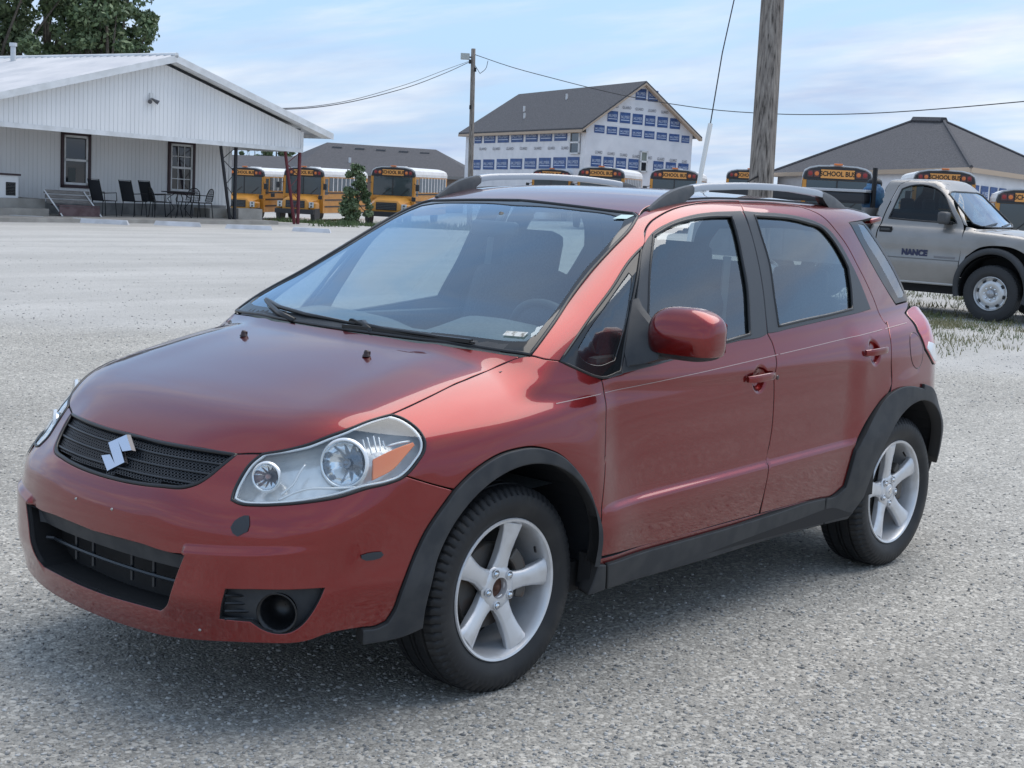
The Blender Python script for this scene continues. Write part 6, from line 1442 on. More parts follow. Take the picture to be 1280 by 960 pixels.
def make_wheel(x, cap, a0, sy=1):
    w = empty('wheel', (x, .690*sy, .326)); w.parent = car
    t = mesh('tyre', tyreV, tyreF, RUB, w, True)
    bm = bmesh.new(); bm.from_mesh(t.data); bmesh.ops.recalc_face_normals(bm, faces=bm.faces[:])
    for e in bm.edges:
        if len(e.link_faces) == 2 and e.calc_face_angle(0) > .6: e.smooth = False
    bm.to_mesh(t.data); bm.free()
    m = MB(); m.lathe([(.219, .080), (.2245, .092), (.2215, .0965), (.214, .094), (.208, .084), (.2045, .060), (.1985, .02), (.196, -.03), (.20, -.08), (.215, -.09)], 72)
    m.build('rim_barrel', RIM, w, autosm=.7)
    for k in range(5):
        V, F = spoke_pts(a0+k*2*PI/5); m = MB(); m.add(np.array(V)+[0, .088, 0], F); s = m.build('spoke', RIM, w, autosm=.9)
        b = s.modifiers.new('b', 'BEVEL'); b.width = .003; b.segments = 2; b.limit_method = 'ANGLE'; b.angle_limit = .5
    m = MB(); m.lathe([(.001, .040), (.058, .040), (.071, .050), (.072, .058), (.064, .066), (.048, .069), (.034, .070), (.0325, .064), (.031, .045), (.001, .045)], 48); m.build('hub', RIM, w, autosm=.7)
    for k in range(5):
        t_ = a0+PI/5+k*2*PI/5; c = (.0535*math.cos(t_), 0, .0535*math.sin(t_))
        m = MB(); m.lathe([(.0145, .066), (.0145, .0725), (.0125, .0735), (.0120, .062)], 20, c=c); m.lathe([(.001, .0785), (.006, .077), (.0092, .073), (.0095, .062)], 6, c=c, m=1); m.build('lug_nut', [RIM, CHROME], w, autosm=.5)
    if cap:
        m = MB(); m.lathe([(.001, .0745), (.020, .0735), (.030, .071), (.0315, .068)], 32); c_ = m.build('centre_cap', RIM, w, smooth=True)
        m = MB(); sc = .014
        m.add([(-a*.23, .0765, b*.23) for a, b in S1]+[(-a*.23, .073, b*.23) for a, b in S1], [tuple(range(len(S1)))]+[(i, (i+1) % len(S1), len(S1)+(i+1) % len(S1), len(S1)+i) for i in range(len(S1))]); m.build('cap_emblem', CHROME, c_)
    else:
        m = MB(); m.lathe([(.001, .062), (.009, .060), (.010, .052), (.024, .050), (.0325, .048)], 24); m.build('rusty_hub_end', mkmat('rust', (.10, .045, .028), .8), w, smooth=True)
    m = MB(); m.lathe([(.06, .02), (.132, .02), (.136, .014), (.136, -.004), (.06, -.006)], 64); m.build('brake_disc', mkmat('brake_iron', (.12, .115, .11), .42, .7) if False else STEELR, w, autosm=.6)
    m = MB()
    for t_ in np.linspace(R(135), R(195), 8): m.box((.118*math.cos(t_), .03, .118*math.sin(t_)), (.045, .055, .04), rot=roty(-t_), bev=.008)
    m.build('brake_caliper', STEELR, w, smooth=False)
    m = MB(); m.lathe([(.001, -.07), (.20, -.07)], 32); m.build('back_plate', DARK, w)
    m = MB(); vv = a0-.45; m.tube([(.196*math.cos(vv), .06, .196*math.sin(vv)), (.178*math.cos(vv), .078, .178*math.sin(vv))], .004, 8); m.build('valve', BLK, w)
    return w
wf = make_wheel(.012, False, R(-6+180)); wr = make_wheel(-2.49, True, R(-27+180))
for w_ in (wf, wr):
    c_ = copy_tree(w_, car); c_.location.y *= -1; c_.rotation_euler = (0, 0, PI)
# wheel arch liners, floor pan, engine bay
for s in (1, -1):
    for cx in (0.0, -2.5):
        m = MB(); A = np.radians(np.arange(-14 if cx == 0 else -12, 198 if cx == 0 else 172, 8)); V = []
        for t_ in A:
            for y, r_ in ((.842, .374), (.80, .392), (.50, .392)): xx_ = cx+(.01 if cx == 0 else 0)+r_*math.cos(t_); zz_ = .36+r_*math.sin(t_); V.append((xx_, min(y, on_side(xx_, max(zz_, .30))[1]-.02)*s, zz_))
        F = [(i*3+j, i*3+j+1, (i+1)*3+j+1, (i+1)*3+j) for i in range(len(A)-1) for j in range(2)]
        m.add(V, F); k_ = len(A); m.add([(cx, .5*s, .36)]+[V[i*3+2] for i in range(k_)], [(0, i+1, i+2) for i in range(k_-1)]); m.build('wheel_arch_liner', mkmat('liner_%d' % cx, (.012, .014, .018), .7), car, smooth=False)
m = MB(); m.box((-1.25, 0, .30), (1.9, 1.50, .10)); m.box((.46, 0, .34), (.56, .95, .14)); m.box((-2.5, 0, .42), (1.0, .96, .22)); m.box((0, 0, .42), (.8, .96, .30))
m.box((-2.9, 0, .40), (.34, 1.2, .20)); m.tube([(-.3, .25, .22), (-2.9, .25, .22)], .03, 8)
m.build('floor_pan', DARK, car)
m = MB(); m.box((.30, 0, .62), (.60, 1.0, .30)); m.box((-.04, 0, .82), (.10, 1.30, .22)); m.box((.70, 0, .50), (.05, .9, .30)); m.build('engine_bay', DARK, car)
for s in (1, -1):
    m = MB(); m.box((-1.2, .80*s, .34), (1.7, .05, .10)); m.box((-2.2, .78*s, .60), (.10, .05, .5)); m.build('inner_sill', DARK, car)
# ------------------------------------------------------------------ cabin
cab = []
def seat(x, y, name, w=.50, rear=False, lx=0.0):
    m = MB(); m.box((x+.10, y, .60), (.52, w, .16), bev=.05)
    # reclined back
    rt = roty(R(-20)); m.box((x-.22, y, .92), (.15, w*.98, .62), rot=rt, bev=.06)
    o = m.build(name, SEAT, car, smooth=True)
    h = MB(); h.box((x-.345, y, 1.275), (.10, .27, .20), rot=roty(R(-12)), bev=.045); h.build('headrest', SEAT, o, smooth=True)
    for dy in (-.05, .05): h = MB(); h.tube([(x-.31, y+dy, 1.10), (x-.34, y+dy, 1.22)], .006, 6); h.build('headrest_post', CHROME, o)
    return o
seat(-1.02, .37, 'front_seat'); seat(-1.02, -.37, 'front_seat')
m = MB(); m.box((-1.80, 0, .62), (.50, 1.24, .16), bev=.05); m.box((-2.10, 0, .90), (.16, 1.22, .56), rot=roty(R(-20)), bev=.06); rs_ = m.build('rear_seat', SEAT, car, smooth=True)
for y in (-.40, 0, .40): h = MB(); h.box((-2.23, y, 1.20), (.09, .25, .14), bev=.04); h.build('headrest', SEAT, rs_, smooth=True)
# dashboard: swept section with a hood over the dials
V = []; ys = np.linspace(-.70, .70, 41); sec = [(.06, .99), (-.12, 1.035), (-.30, 1.045), (-.42, 1.02), (-.50, .94), (-.53, .80), (-.40, .62), (0.0, .60)]
for y in ys:
    hd = .075*math.exp(-((y-.37)/.19)**4); pa = .035*math.exp(-((y+.38)/.25)**4)
    for i, (x, z) in enumerate(sec):
        V.append((x-.28*y*y*.5+(0 if i < 2 else 0), y, z+(hd+pa)*(0, .35, .95, 1, .6, 0, 0, 0)[i]))
n = len(sec); m = MB(); m.add(V, [(i*n+j, i*n+j+1, (i+1)*n+j+1, (i+1)*n+j) for i in range(40) for j in range(n-1)]); dsh = m.build('dashboard', DASH, car, smooth=True)
m = MB(); c = np.array([-.64, .37, .985]); ax = unit((-.93, 0, .36)); e1 = np.array([0, 1.0, 0]); e2 = np.cross(ax, e1)
m.tube([c+.185*(math.cos(t)*e1+math.sin(t)*e2) for t in np.linspace(0, 2*PI, 41)[:-1]], .015, 8, closed=True)
for t in (0, PI, -PI/2 if e2[2] > 0 else PI/2): m.tube([c-ax*.02, c+.18*(math.cos(t)*e1+math.sin(t)*e2)], .014, 6)
m.tube([c-ax*.25, c+ax*0], .04, 10); m.tube([c-ax*.03, c+ax*.012], .075, 14); m.build('steering_wheel', mkmat('black_wheel', (.05, .055, .06), .55), car, smooth=True)
m = MB(); m.box((-.72, 0, 1.395), (.03, .22, .055), rot=roty(R(-8)), bev=.014); m.tube([(-.76, 0, 1.45), (-.73, 0, 1.41)], .012, 8); m.build('cabin_mirror', mkmat('dim_plastic', (.05, .055, .06), .4), car, smooth=True)
for s in (1, -1):
    m = MB(); m.box((-.88, .735*s, .76), (.95, .05, .52), bev=.02); m.box((-1.8, .74*s, .76), (.75, .05, .56), bev=.02); m.build('door_card', DASH, car)
    # B pillar lining and seat belt
    q = [on_side(-1.47, z)*np.array([1, s, 1])-np.array([0, .075*s, 0]) for z in (1.08, 1.17, 1.26, 1.37, 1.46)]
    m = MB(); m.tube([p+np.array([(1.2-p[2])*.22, 0, 0]) for p in q], [.06, .055, .05, .05, .05], 6); m.build('pillar_lining', TRIMI, car, smooth=True)
    m = MB(); m.tube([(-1.36, .60*s, 1.33), (-1.30, .62*s, .70)], [.018, .018], 4); m.build('seat_belt', mkmat('pale_belt', (.35, .36, .36), .8), car)
m = MB(); m.box((-2.55, 0, .80), (.70, 1.2, .03)); m.box((-.75, 0, .62), (.7, .22, .30), bev=.03); m.build('centre_console', DASH, car)
# ------------------------------------------------------------------ roof rails
def rail(s):
    def body_z(x, y): return cast(np.array([[x, y, 3.0]]), np.array([[0, 0, -1.0]]))[0][2]
    def loft(name, st, mat, parent=None):
        V = []
        for x, y, zb, zt, w in st:
            for a, b in ((-1, 0), (-1, .65), (-.6, 1), (.6, 1), (1, .65), (1, 0)):
                V.append((x, (y+a*w/2)*1, zb+(zt-zb)*b))
        n = 6; F = [(i*n+j, i*n+(j+1) % n, (i+1)*n+(j+1) % n, (i+1)*n+j) for i in range(len(st)-1) for j in range(n)]+[tuple(range(n-1, -1, -1)), tuple((len(st)-1)*n+j for j in range(n))]
        V = [(v[0], v[1]*s, v[2]) for v in V]
        m = MB(); m.add(V, F); o = m.build(name, mat, parent or car, autosm=.8)
        return o
    top = Sp((-.95, 1.500), (-1.05, 1.553), (-1.19, 1.587), (-1.40, 1.602), (-1.7, 1.609), (-2.0, 1.601), (-2.13, 1.591), (-2.25, 1.568), (-2.37, 1.528))
    yy = Sp((-.95, .527), (-1.2, .532), (-1.7, .532), (-2.15, .518), (-2.4, .502))
    b = loft('roof_rail', [(x, float(yy(x)), float(top(x))-.026, float(top(x)), .036) for x in np.linspace(-1.185, -2.135, 16)], SILV)
    for x0, x1 in ((-.945, -1.19), (-2.13, -2.375)):
        st = []
        for u in np.linspace(0, 1, 9):
            x = x0+(x1-x0)*u; e = u if x0 > -1.5 else 1-u; yv = float(yy(x)); bz = body_z(x, yv)-.012
            zt = float(top(x)); zb = bz if e < .72 else bz+(zt-.03-bz)*(e-.72)/.28
            st.append((x, yv, min(zb, zt-.004), zt, .020+.018*min(1, e*1.6)))
        loft('rail_foot', st, vary(mkmat('rail_end_grey', (.055, .06, .066), .5), (.08, .082, .085), 20), b)
    # black drip moulding between roof and side frame
    q = [cast(np.array([[x, float(yy(x))-.005, 3.0]]), np.array([[0, 0, -1.0]]))[0] for x in np.linspace(-.94, -2.6, 34)]
    m = MB(); m.tube([(p[0], p[1]*s, p[2]-.001) for p in q], .0055, 6); m.build('drip_moulding', BLK, car, smooth=True)
rail(1); rail(-1)
# ------------------------------------------------------------------ door mirrors
def superell(c, rx, ry, rz, e1=.55, e2=.6, n=28, k=20, shape=None):
    V = []
    sp = lambda v, e: math.copysign(abs(v)**e, v)
    for i in range(k+1):
        ph = -PI/2+PI*i/k
        for j in range(n):
            t = 2*PI*j/n
            v = np.array([rx*sp(math.cos(ph), e1)*sp(math.cos(t), e2), ry*sp(math.cos(ph), e1)*sp(math.sin(t), e2), rz*sp(math.sin(ph), e1)])
            if shape: v = shape(v)
            V.append(v+c)
    F = [(i*n+j, i*n+(j+1) % n, (i+1)*n+(j+1) % n, (i+1)*n+j) for i in range(k) for j in range(n)]
    return V, F
def mirror_shape(v):
    x, y, z = v
    u = (y+.125)/.25
    z2 = z*(1.0-.10*max(0, u-.6)*2.5)+(.006 if z > 0 else 0)
    if z < -.05: z2 = -.05+(z+.05)*.75
    x2 = x*(1-.18*(z/.09)**2 if z > 0 else 1)
    return np.array([x2+.10*(y)*-.35-.012*abs(z/.09), y, z2])
for s in (1,):          # only the driver's side carries one
    mr = empty('door_mirror', (0, 0, 0)); mr.parent = car
    c = np.array([-.60, .968, 1.100])
    V, F = superell(c, .076, .126, .090, .66, .58, 48, 36, mirror_shape)
    V = np.array(V); zc = 1.046
    cap = []; low = []
    for f in F: (cap if V[list(f)][:, 2].mean() > zc else low).append(f)
    Vc = V.copy(); Vc[:, 1] *= s
    V2 = V.copy(); V2 = c+(V2-c)*np.array([.965, .975, .965]); V2[:, 1] *= s
    m = MB(); m.add(Vc, cap); m.build('mirror_cap', PAINT, mr, smooth=True)
    m = MB(); m.add(V2, F); m.build('mirror_housing', CLAD, mr, smooth=True)
    m = MB(); m.add([(c[0]-.074, (c[1]+.02+y)*s, 1.105+z) for y, z in ((-.10, -.05), (-.10, .05), (-.05, .065), (.06, .06), (.085, .04), (.085, -.05))], [(0, 1, 2, 3, 4, 5)]); m.build('mirror_glass', CHROME, mr)
    # foot: from the sail panel out to the housing
    A = [(-.50, .79, .990), (-.50, .80, 1.035), (-.60, .79, 1.20), (-.635, .785, 1.205), (-.655, .79, 1.04), (-.70, .80, 1.004)]
    B_ = [(-.545, .90, 1.022), (-.55, .90, 1.045), (-.585, .90, 1.075), (-.615, .90, 1.075), (-.64, .90, 1.05), (-.64, .90, 1.022)]
    A2 = [(p[0], on_side(p[0], p[2])[1]+.006, p[2]) for p in A]; A0 = [(p[0], p[1]-.02, p[2]) for p in A2]
    q_ = [tuple(np.array(a)*.45+np.array(b)*.55+np.array([0, -.005, -.004])) for a, b in zip(A2, B_)]
    A3 = [tuple(np.array(a)*.8+np.array(b)*.2+np.array([0, -.012, 0])) for a, b in zip(A2, B_)]
    L = A0+A2+A3+q_+B_; L = [(p[0], p[1]*s, p[2]) for p in L]; n = 6
    m = MB(); m.add(L, [(i*n+j, i*n+(j+1) % n, (i+1)*n+(j+1) % n, (i+1)*n+j) for i in range(4) for j in range(n)]+[tuple(range(n)), tuple(4*n+j for j in range(n))]); m.build('mirror_foot', CLAD, mr, autosm=.6)
# ------------------------------------------------------------------ door handles, painted crease highlight, moulding, small things
def proud(x, z, d): p = on_side(x, z); return p+grad(p[None])[0]*d
def on_base(x, z):
    return on_side(x, z)
for (x, z, dr) in ((-1.266, .905, fd), (-2.105, .958, rd)):
    V = []
    for u in np.linspace(-1, 1, 15):
        px = x+u*.088; p = on_side(x+u*.088*1.0, z+.000)
        edge = on_side(x+.09, z+u*.003); e2 = on_side(x-.09, z)
        base = edge*(1-u)/2*0+np.array([px, edge[1]*(1+u)/2+e2[1]*(1-u)/2, z+.006-u*(.004)])
        out = .030*(1-abs(u)**3.5)+.006; hh = .0145*(1-.25*abs(u)**3)
        for a, b in ((-1, .2), (-.9, .75), (0, 1.0), (.9, .75), (1, .2), (.6, -.3), (-.6, -.3)):
            V.append((base[0], base[1]+out*.62+.010*b, base[2]+hh*a))
    n = 7; k = 15; F = [(i*n+j, i*n+(j+1) % n, (i+1)*n+(j+1) % n, (i+1)*n+j) for i in range(k-1) for j in range(n)]+[tuple(range(n)), tuple((k-1)*n+j for j in range(n-1, -1, -1))]
    m = MB(); m.add(V, F); h = m.build('door_handle', PAINT, dr[0], autosm=1.0)
    m = MB(); m.add([(v[0], -v[1], v[2]) for v in V], F); m.build('door_handle', PAINT, dr[1], autosm=1.0)
    if x > -2:
        q = on_side(x-.073, z); m = MB(); m.lathe([(.001, .004), (.008, .003), (.009, 0)], 16, c=(x-.072, q[1]+.030, z+.003)); m.build('key_lock', mkmat('lock', (.1, .08, .08), .3, .8), dr[0])
for nm, x0, x1 in (('crease_glint', -.135, -.362), ('crease_glint', -.378, -1.398), ('crease_glint', -1.412, -2.245), ('crease_glint', -2.262, -2.50)):  # thin pale strips paint the crease's highlight onto the body side
    L = np.array([(x, 0, .9145+(-.37-x)*.0672) for x in np.arange(x0, x1-.001, -.02)])
    a = [on_side(p[0], p[2]+.0011) for p in L]; b = [on_side(p[0], p[2]-.0011) for p in L]
    a = [p+grad(p[None])[0]*.0012 for p in a]; b = [p+grad(p[None])[0]*.0012 for p in b]
    n = len(a)
    for s in (1, -1):
        m = MB(); V = np.array(a+b); V[:, 1] *= s; m.add(V, [(i, i+1, n+i+1, n+i) for i in range(n-1)]); m.build(nm, GLINT, car)
# wipers
m = MB(); m.tube([(.018, .15, 1.058), (-.012, .075, 1.079), (-.010, .02, 1.080), (-.0, .10, 1.075), (.004, .20, 1.072), (-.012, .36, 1.070), (-.05, .55, 1.062)], [.012, .013, .011, .009, .007, .006, .004], 6); wi = m.build('wiper', BLK, car, smooth=True)
m = MB(); m.box((-.010, .28, 1.066), (.02, .52, .012), rot=rotz(R(8))); m.build('wiper_blade', BLK, wi)
m = MB(); m.tube([(.012, -.25, 1.056), (-.02, -.37, 1.072), (-.10, -.53, 1.094), (-.115, -.555, 1.098)], [.012, .010, .009, .010], 6)
m.tube([(-.115, -.555, 1.100), (-.05, -.40, 1.088), (-.015, -.22, 1.080), (0, 0.05, 1.074)], [.007, .008, .008, .005], 6); wi = m.build('wiper', BLK, car, smooth=True)
# cowl strip
cw = [cast(np.array([[x, y, 3.0]]), np.array([[0, 0, -1.0]]))[0]+np.array([0, 0, .001]) for y in np.linspace(-.64, .64, 41) for x in (.030-.23*y*y, -.012-.24*y*y)]
m = MB(); m.add(cw, [(2*i, 2*i+1, 2*i+3, 2*i+2) for i in range(40)]); m.build('cowl', CLAD, car, smooth=True)
for s in (1, -1):
    p = cast(np.array([[.183, .306*s, 3.0]]), np.array([[0, 0, -1.0]]))[0]
    m = MB(); m.lathe([(.0001, .020), (.006, .020), (.009, .014), (.010, .007), (.013, .004), (.014, 0)], 12, axis='z', c=p); m.box(p+np.array([-.006, 0, .011]), (.012, .014, .012), bev=.002); m.build('washer_nozzle', mkmat('nozzle_brown_black', (.03, .012, .012), .4), car, smooth=True)
# windscreen stickers
def sticker(cs, mat, name):
    P = [cast(np.array([[x, y, 3.0]]), np.array([[0, 0, -1.0]]))[0]+np.array([.001, 0, .0022]) for x, y in cs]; m = MB(); m.add(P, [(0, 1, 2, 3)]); return m.build(name, mat, ws)
sticker([(-.823, .468), (-.862, .474), (-.880, .520), (-.842, .515)], mkmat('pale_sticker', (.55, .72, .68), .5), 'parking_sticker')
st_ = vary(mkmat('worn_sticker', (.62, .62, .58), .6), (.20, .19, .16), 60, .45, .6)
sticker([(-.128, .596), (-.150, .594), (-.176, .662), (-.152, .664)], st_, 'inspection_sticker')
# plate screws, paint chips, foam spots
CH = mkmat('bare_dark_plastic', (.03, .035, .042), .6)
def chip(y, z, pts, mat, name, seedv=0, o_=.0032):
    rnd_ = random.Random(seedv); C_ = []
    for t in np.linspace(0, 2*PI, pts[2]+1)[:-1]:
        r_ = rnd_.uniform(.75, 1.15); C_.append((y+pts[0]*math.cos(t)*r_, z+pts[1]*math.sin(t)*r_))
    P = front_hit_xy(C_); N = grad(P); P = P+N*o_; c = P.mean(0)
    m = MB(); m.add(list(P)+[c+N.mean(0)*.0004], [(i, (i+1) % len(P), len(P)) for i in range(len(P))]); return m.build(name, mat, car, smooth=True)
def front_hit_xy(C_):
    C_ = np.array(C_, float); d = unit((-.8, -.6, 0)); k = C_[:, 0]
    return cast(np.stack([C_[:, 0]*0+1.6, C_[:, 0], C_[:, 1]], 1), np.tile([-1.0, 0, 0], (len(C_), 1)))
chip(.552, .604, (.024, .030, 11), CH, 'paint_chip', 4); chip(.768, .517, (.010, .014, 9), CH, 'paint_chip', 2); chip(-.585, .655, (.030, .045, 9), mkmat('grey_primer', (.07, .075, .075), .7), 'paint_chip', 7)
for y, z in ((.086, .576), (-.100, .574), (.441, .291)):
    p = cast(np.array([[2.0, y, z]]), np.array([[-1.0, 0, 0]]))[0]
    m = MB(); m.lathe([(.0001, .004), (.003, .003), (.005, 0), (.005, -.003)], 8, axis='x', c=p); m.build('plate_screw', mkmat('screw_steel', (.40, .38, .36), .4, .8), car, smooth=True)
m = MB(); m.box((-2.745, 0, 1.475), (.10, .92, .022), rot=roty(R(8)), bev=.008); m.build('spoiler', PAINT, car, smooth=True)
# ------------------------------------------------------------------ silver truck, built from its own smooth body shape
tr = empty('pickup_truck'); tag(tr, 'silver single cab work truck with grey side boxes parked at the right edge', 'truck')
TP = vary(mkmat('silver_beige_paint', (.25, .243, .232), .38, .5, .6), (.28, .27, .258), 3); PT = [TP, DARK_ := mkmat('truck_dark', (.015, .016, .018), .8)]
TPV = Sp((.3, .93), (.45, .965), (.60, .99), (.78, 1.0), (.84, .985), (1.0, .98), (1.12, .965), (1.2, .93), (1.3, .87))
TG = lambda z: .875-.30*(z-1.22)-.22*(z-1.22)**2
TH = Sp((1.2, .9), (1.0, 1.05), (.88, 1.12), (.5, 1.19), (0, 1.235), (-.35, 1.25), (-3, 1.27))
def tbody(P):
    x, y, z = P[..., 0], np.abs(P[..., 1]), P[..., 2]
    x = np.where(x < -.48, -.48+(x+.48)/.85, x)
    side = y-TPV(z)+.10*np.maximum(0, x-.5)**2+.004*sst(.80, .78, z)*0
    low = smax(side, (z-TH(x)+.05*y**2)*.95, .07); low = smax(low, (x-.98+.16*y*y)*.95, .06)
    gs = (y-TG(z))*.93; rf = z-(1.895-.035*(x+1.4)**2-.06*y*y)
    wsx = (z-(1.24+.78*(-.28-x-.10*y*y)))*.80
    g = smax(gs, rf, .09); g = smax(g, wsx, .06); g = smax(g, -(x+2.06-.10*(z-1.3))*.95, .05); g = smax(g, 1.1-z, .03)
    low = smax(low, -(x+2.06), .02)
    return smin(low, g, .03)
def tp(x, z):
    while True:
        q = cast(np.array([[x, -2.0, z]]), np.array([[0, 1.0, 0]]), F=tbody, tmax=1.95)[0]
        if not np.isnan(q).any(): return q
        z -= .008
def tS(L, **k): return densify(np.array([tp(*q) for q in L]), .06)
TS = (0, 1, 0)
TGL = glass_mat('dark_cab_glass', (.22, .28, .28), mixp=-.05); TGW = glass_mat('truck_screen_glass', (.40, .50, .49), mixp=.03, gcol=(.8, .9, 1))
def sx(x): return -.48+(x+.48)*.85 if x < -.48 else x
def tpanel(name, L, mats, grid=.05, **k): return panel(name, np.array([tp(sx(q[0]), q[1]) for q in L]), (0, .96, -.28), mats, tr, F=tbody, grid=grid, **k)
win_ = [(-.62, 1.30), (-.78, 1.48), (-.98, 1.70), (-1.12, 1.765), (-1.60, 1.775), (-1.70, 1.735), (-1.80, 1.32), (-1.2, 1.305)]
wl3 = np.array([tp(sx(q[0]), q[1]) for q in win_])
dr = tpanel('door', [(-.48, .47), (-.47, .75), (-.47, 1.18), (-.50, 1.27), (-.72, 1.52), (-.95, 1.775), (-1.10, 1.835), (-1.62, 1.845), (-1.76, 1.79), (-1.90, 1.28), (-1.92, .80), (-1.88, .47)], PT, holes=[wl3])
panel('window_glass', grow(wl3, .01), (0, .96, -.28), [TGL], dr, F=tbody, off=-.01, grid=.1, gap=0, flange=False)
m = MB(); q = densify(wl3, .04); m.tube(q, .012, 6, closed=True); m.build('seal', BLK, dr, smooth=True)
tpanel('front_wing', [(-.46, 1.26), (-.30, 1.225), (.5, 1.15), (.85, 1.08), (.93, .95), (.93, .62), (.62, .60), (.60, .72), (.50, .88), (.30, 1.0), (.05, 1.03), (-.2, .99), (-.38, .86), (-.44, .70), (-.45, .50), (-.465, .50)], PT)
tpanel('cab_side', [(-.50, 1.29), (-.44, 1.27), (-.90, 1.80), (-1.05, 1.87), (-1.95, 1.86), (-2.02, 1.70), (-2.055, 1.3), (-2.05, .50), (-1.90, .47), (-1.935, .80), (-1.915, 1.28), (-1.775, 1.80), (-1.63, 1.86), (-1.09, 1.85), (-.93, 1.785), (-.70, 1.53)], PT, gap=.001)
def tt(L): return np.array([cast(np.array([[sx(x), y, 3.0]]), np.array([[0, 0, -1.0]]), F=tbody)[0] for x, y in L])
panel('cab_roof', symloop(tt([(-.93, 0), (-.95, .45), (-1.0, .62), (-1.95, .64), (-2.0, .45), (-2.0, 0)])), (0, 0, -1), PT, tr, F=tbody, grid=.08, gap=0)
panel('bonnet', symloop(tt([(.94, 0), (.92, .4), (.80, .84), (.3, .86), (-.35, .86), (-.30, .6), (-.27, .3), (-.26, 0)])), (0, 0, -1), PT, tr, F=tbody, grid=.07)
wsl = symloop(tt([(-.30, 0), (-.32, .35), (-.38, .66), (-.42, .735), (-.90, .62), (-.925, .5), (-.915, .25), (-.91, 0)]))
tw = panel('windscreen', wsl, (-.6, 0, -.8), [TGW], tr, F=tbody, grid=.12, gap=0, flange=False)
m = MB(); m.tube(densify(wsl, .06), .014, 6, closed=True); m.build('seal', BLK, tw, smooth=True)
m = MB()
for y0, y1 in ((-.55, .0), (.05, .62)):
    q = tt([(-.30-.1*y0*y0, y0), (-.36-.1*y1*y1, y1)])+Wz*.015; m.tube(q, .012, 5)
m.build('wiper', BLK, tw)
# near door and wing of the far side, simply mirrored
for o in [c for c in list(bpy.data.objects) if c.parent == tr and c.name.split('.')[0] in ('door', 'front_wing', 'cab_side')]:
    q = mirror_obj(o)
    for ch in [c for c in list(bpy.data.objects) if c.parent == o]: mirror_obj(ch, parent=q)
fnt = symloop(np.array([cast(np.array([[3.0, y, z]]), np.array([[-1.0, 0, 0]]), F=tbody)[0] for y, z in ((0, 1.02), (.85, 1.0), (.9, .62), (0, .62))])); panel('front_panel', fnt, (-1, 0, 0), [BLK], tr, F=tbody, grid=.1, gap=0)
m = MB(); m.box((.98, 0, .60), (.18, 1.95, .26), bev=.05); m.build('front_bumper', mkmat('bumper_chrome', (.55, .56, .57), .2, .9), tr)
for s in (-1, 1): m = MB(); m.box((.86, s*.84, .86), (.16, .26, .22), bev=.03); m.build('headlight', LAMPW, tr)
# flare round the wheel, wheels
TC = mkmat('dark_flare_plastic', (.035, .038, .042), .6)
m = MB(); A_ = np.radians(np.arange(-20, 201, 8)); V = []
for t in A_:
    for r_, yo in ((.455, 0), (.46, .040), (.525, .035), (.54, -.01)): x = r_*math.cos(t); z = .45+r_*1.02*math.sin(t); yy = abs(tp(min(x, .9), max(.45, min(1.15, z)))[1]); V.append((x, -(yy+yo), z))
m.add(V, [(i*4+j, i*4+j+1, (i+1)*4+j+1, (i+1)*4+j) for i in range(len(A_)-1) for j in range(3)]); m.build('wheel_flare', TC, tr, smooth=True)
m = MB(); A_ = np.radians(np.arange(-15, 200, 10)); V = [(.46*math.cos(t), y, .43+.46*math.sin(t)) for t in A_ for y in (-.95, -.50)]; m.add(V, [(2*i, 2*i+1, 2*i+3, 2*i+2) for i in range(len(A_)-1)]); m.add([(0, -.5, .43)]+[V[2*i+1] for i in range(len(A_))], [(0, i+1, i+2) for i in range(len(A_)-1)]); m.build('wheel_liner', PT[1], tr)
tv, tf = tyre_mesh(.385, .245, .232, n=240)
def twheel(x, y, s):
    w = empty('wheel', (x, y, .385)); w.parent = tr; t = mesh('tyre', tv*np.array([1, -s, 1]), tf, RUB_T, w, True)
    m = MB(); m.lathe([(.225, .10), (.232, .108), (.226, .112), (.215, .10), (.205, .07), (.19, .065), (.165, .085), (.14, .092), (.10, .088), (.085, .080), (.001, .080)], 48); o = m.build('rim', mkmat('forged_wheel_silver', (.60, .61, .62), .3, .6), w, autosm=.7)
    m2 = MB()
    for k in range(8): t_ = k*PI/4+.2; m2.lathe([(.001, .089), (.020, .0885), (.001, .0884)], 12, c=(.178*math.cos(t_)*.98, .0, .178*math.sin(t_)*.98)) if False else m2.box((.182*math.cos(t_), .078, .182*math.sin(t_)), (.030, .022, .052), rot=roty(-t_), bev=.009)
    m2.build('vent_hole', BLK, w)
    m3 = MB(); m3.lathe([(.001, .125), (.045, .122), (.055, .112), (.058, .085)], 24); m3.build('hub_cap', SILV, w, smooth=True)
    for k in range(8): t_ = k*PI/4; m4 = MB(); m4.lathe([(.001, .106), (.011, .104), (.012, .085)], 8, c=(.083*math.cos(t_), 0, .083*math.sin(t_))); m4.build('lug_nut', CHROME, w)
    w.rotation_euler = (0, 0, 0 if s > 0 else PI)
    return w
RUB_T = mkmat('truck_tyre', (.030, .031, .033), .75)
RUB = RUB_T
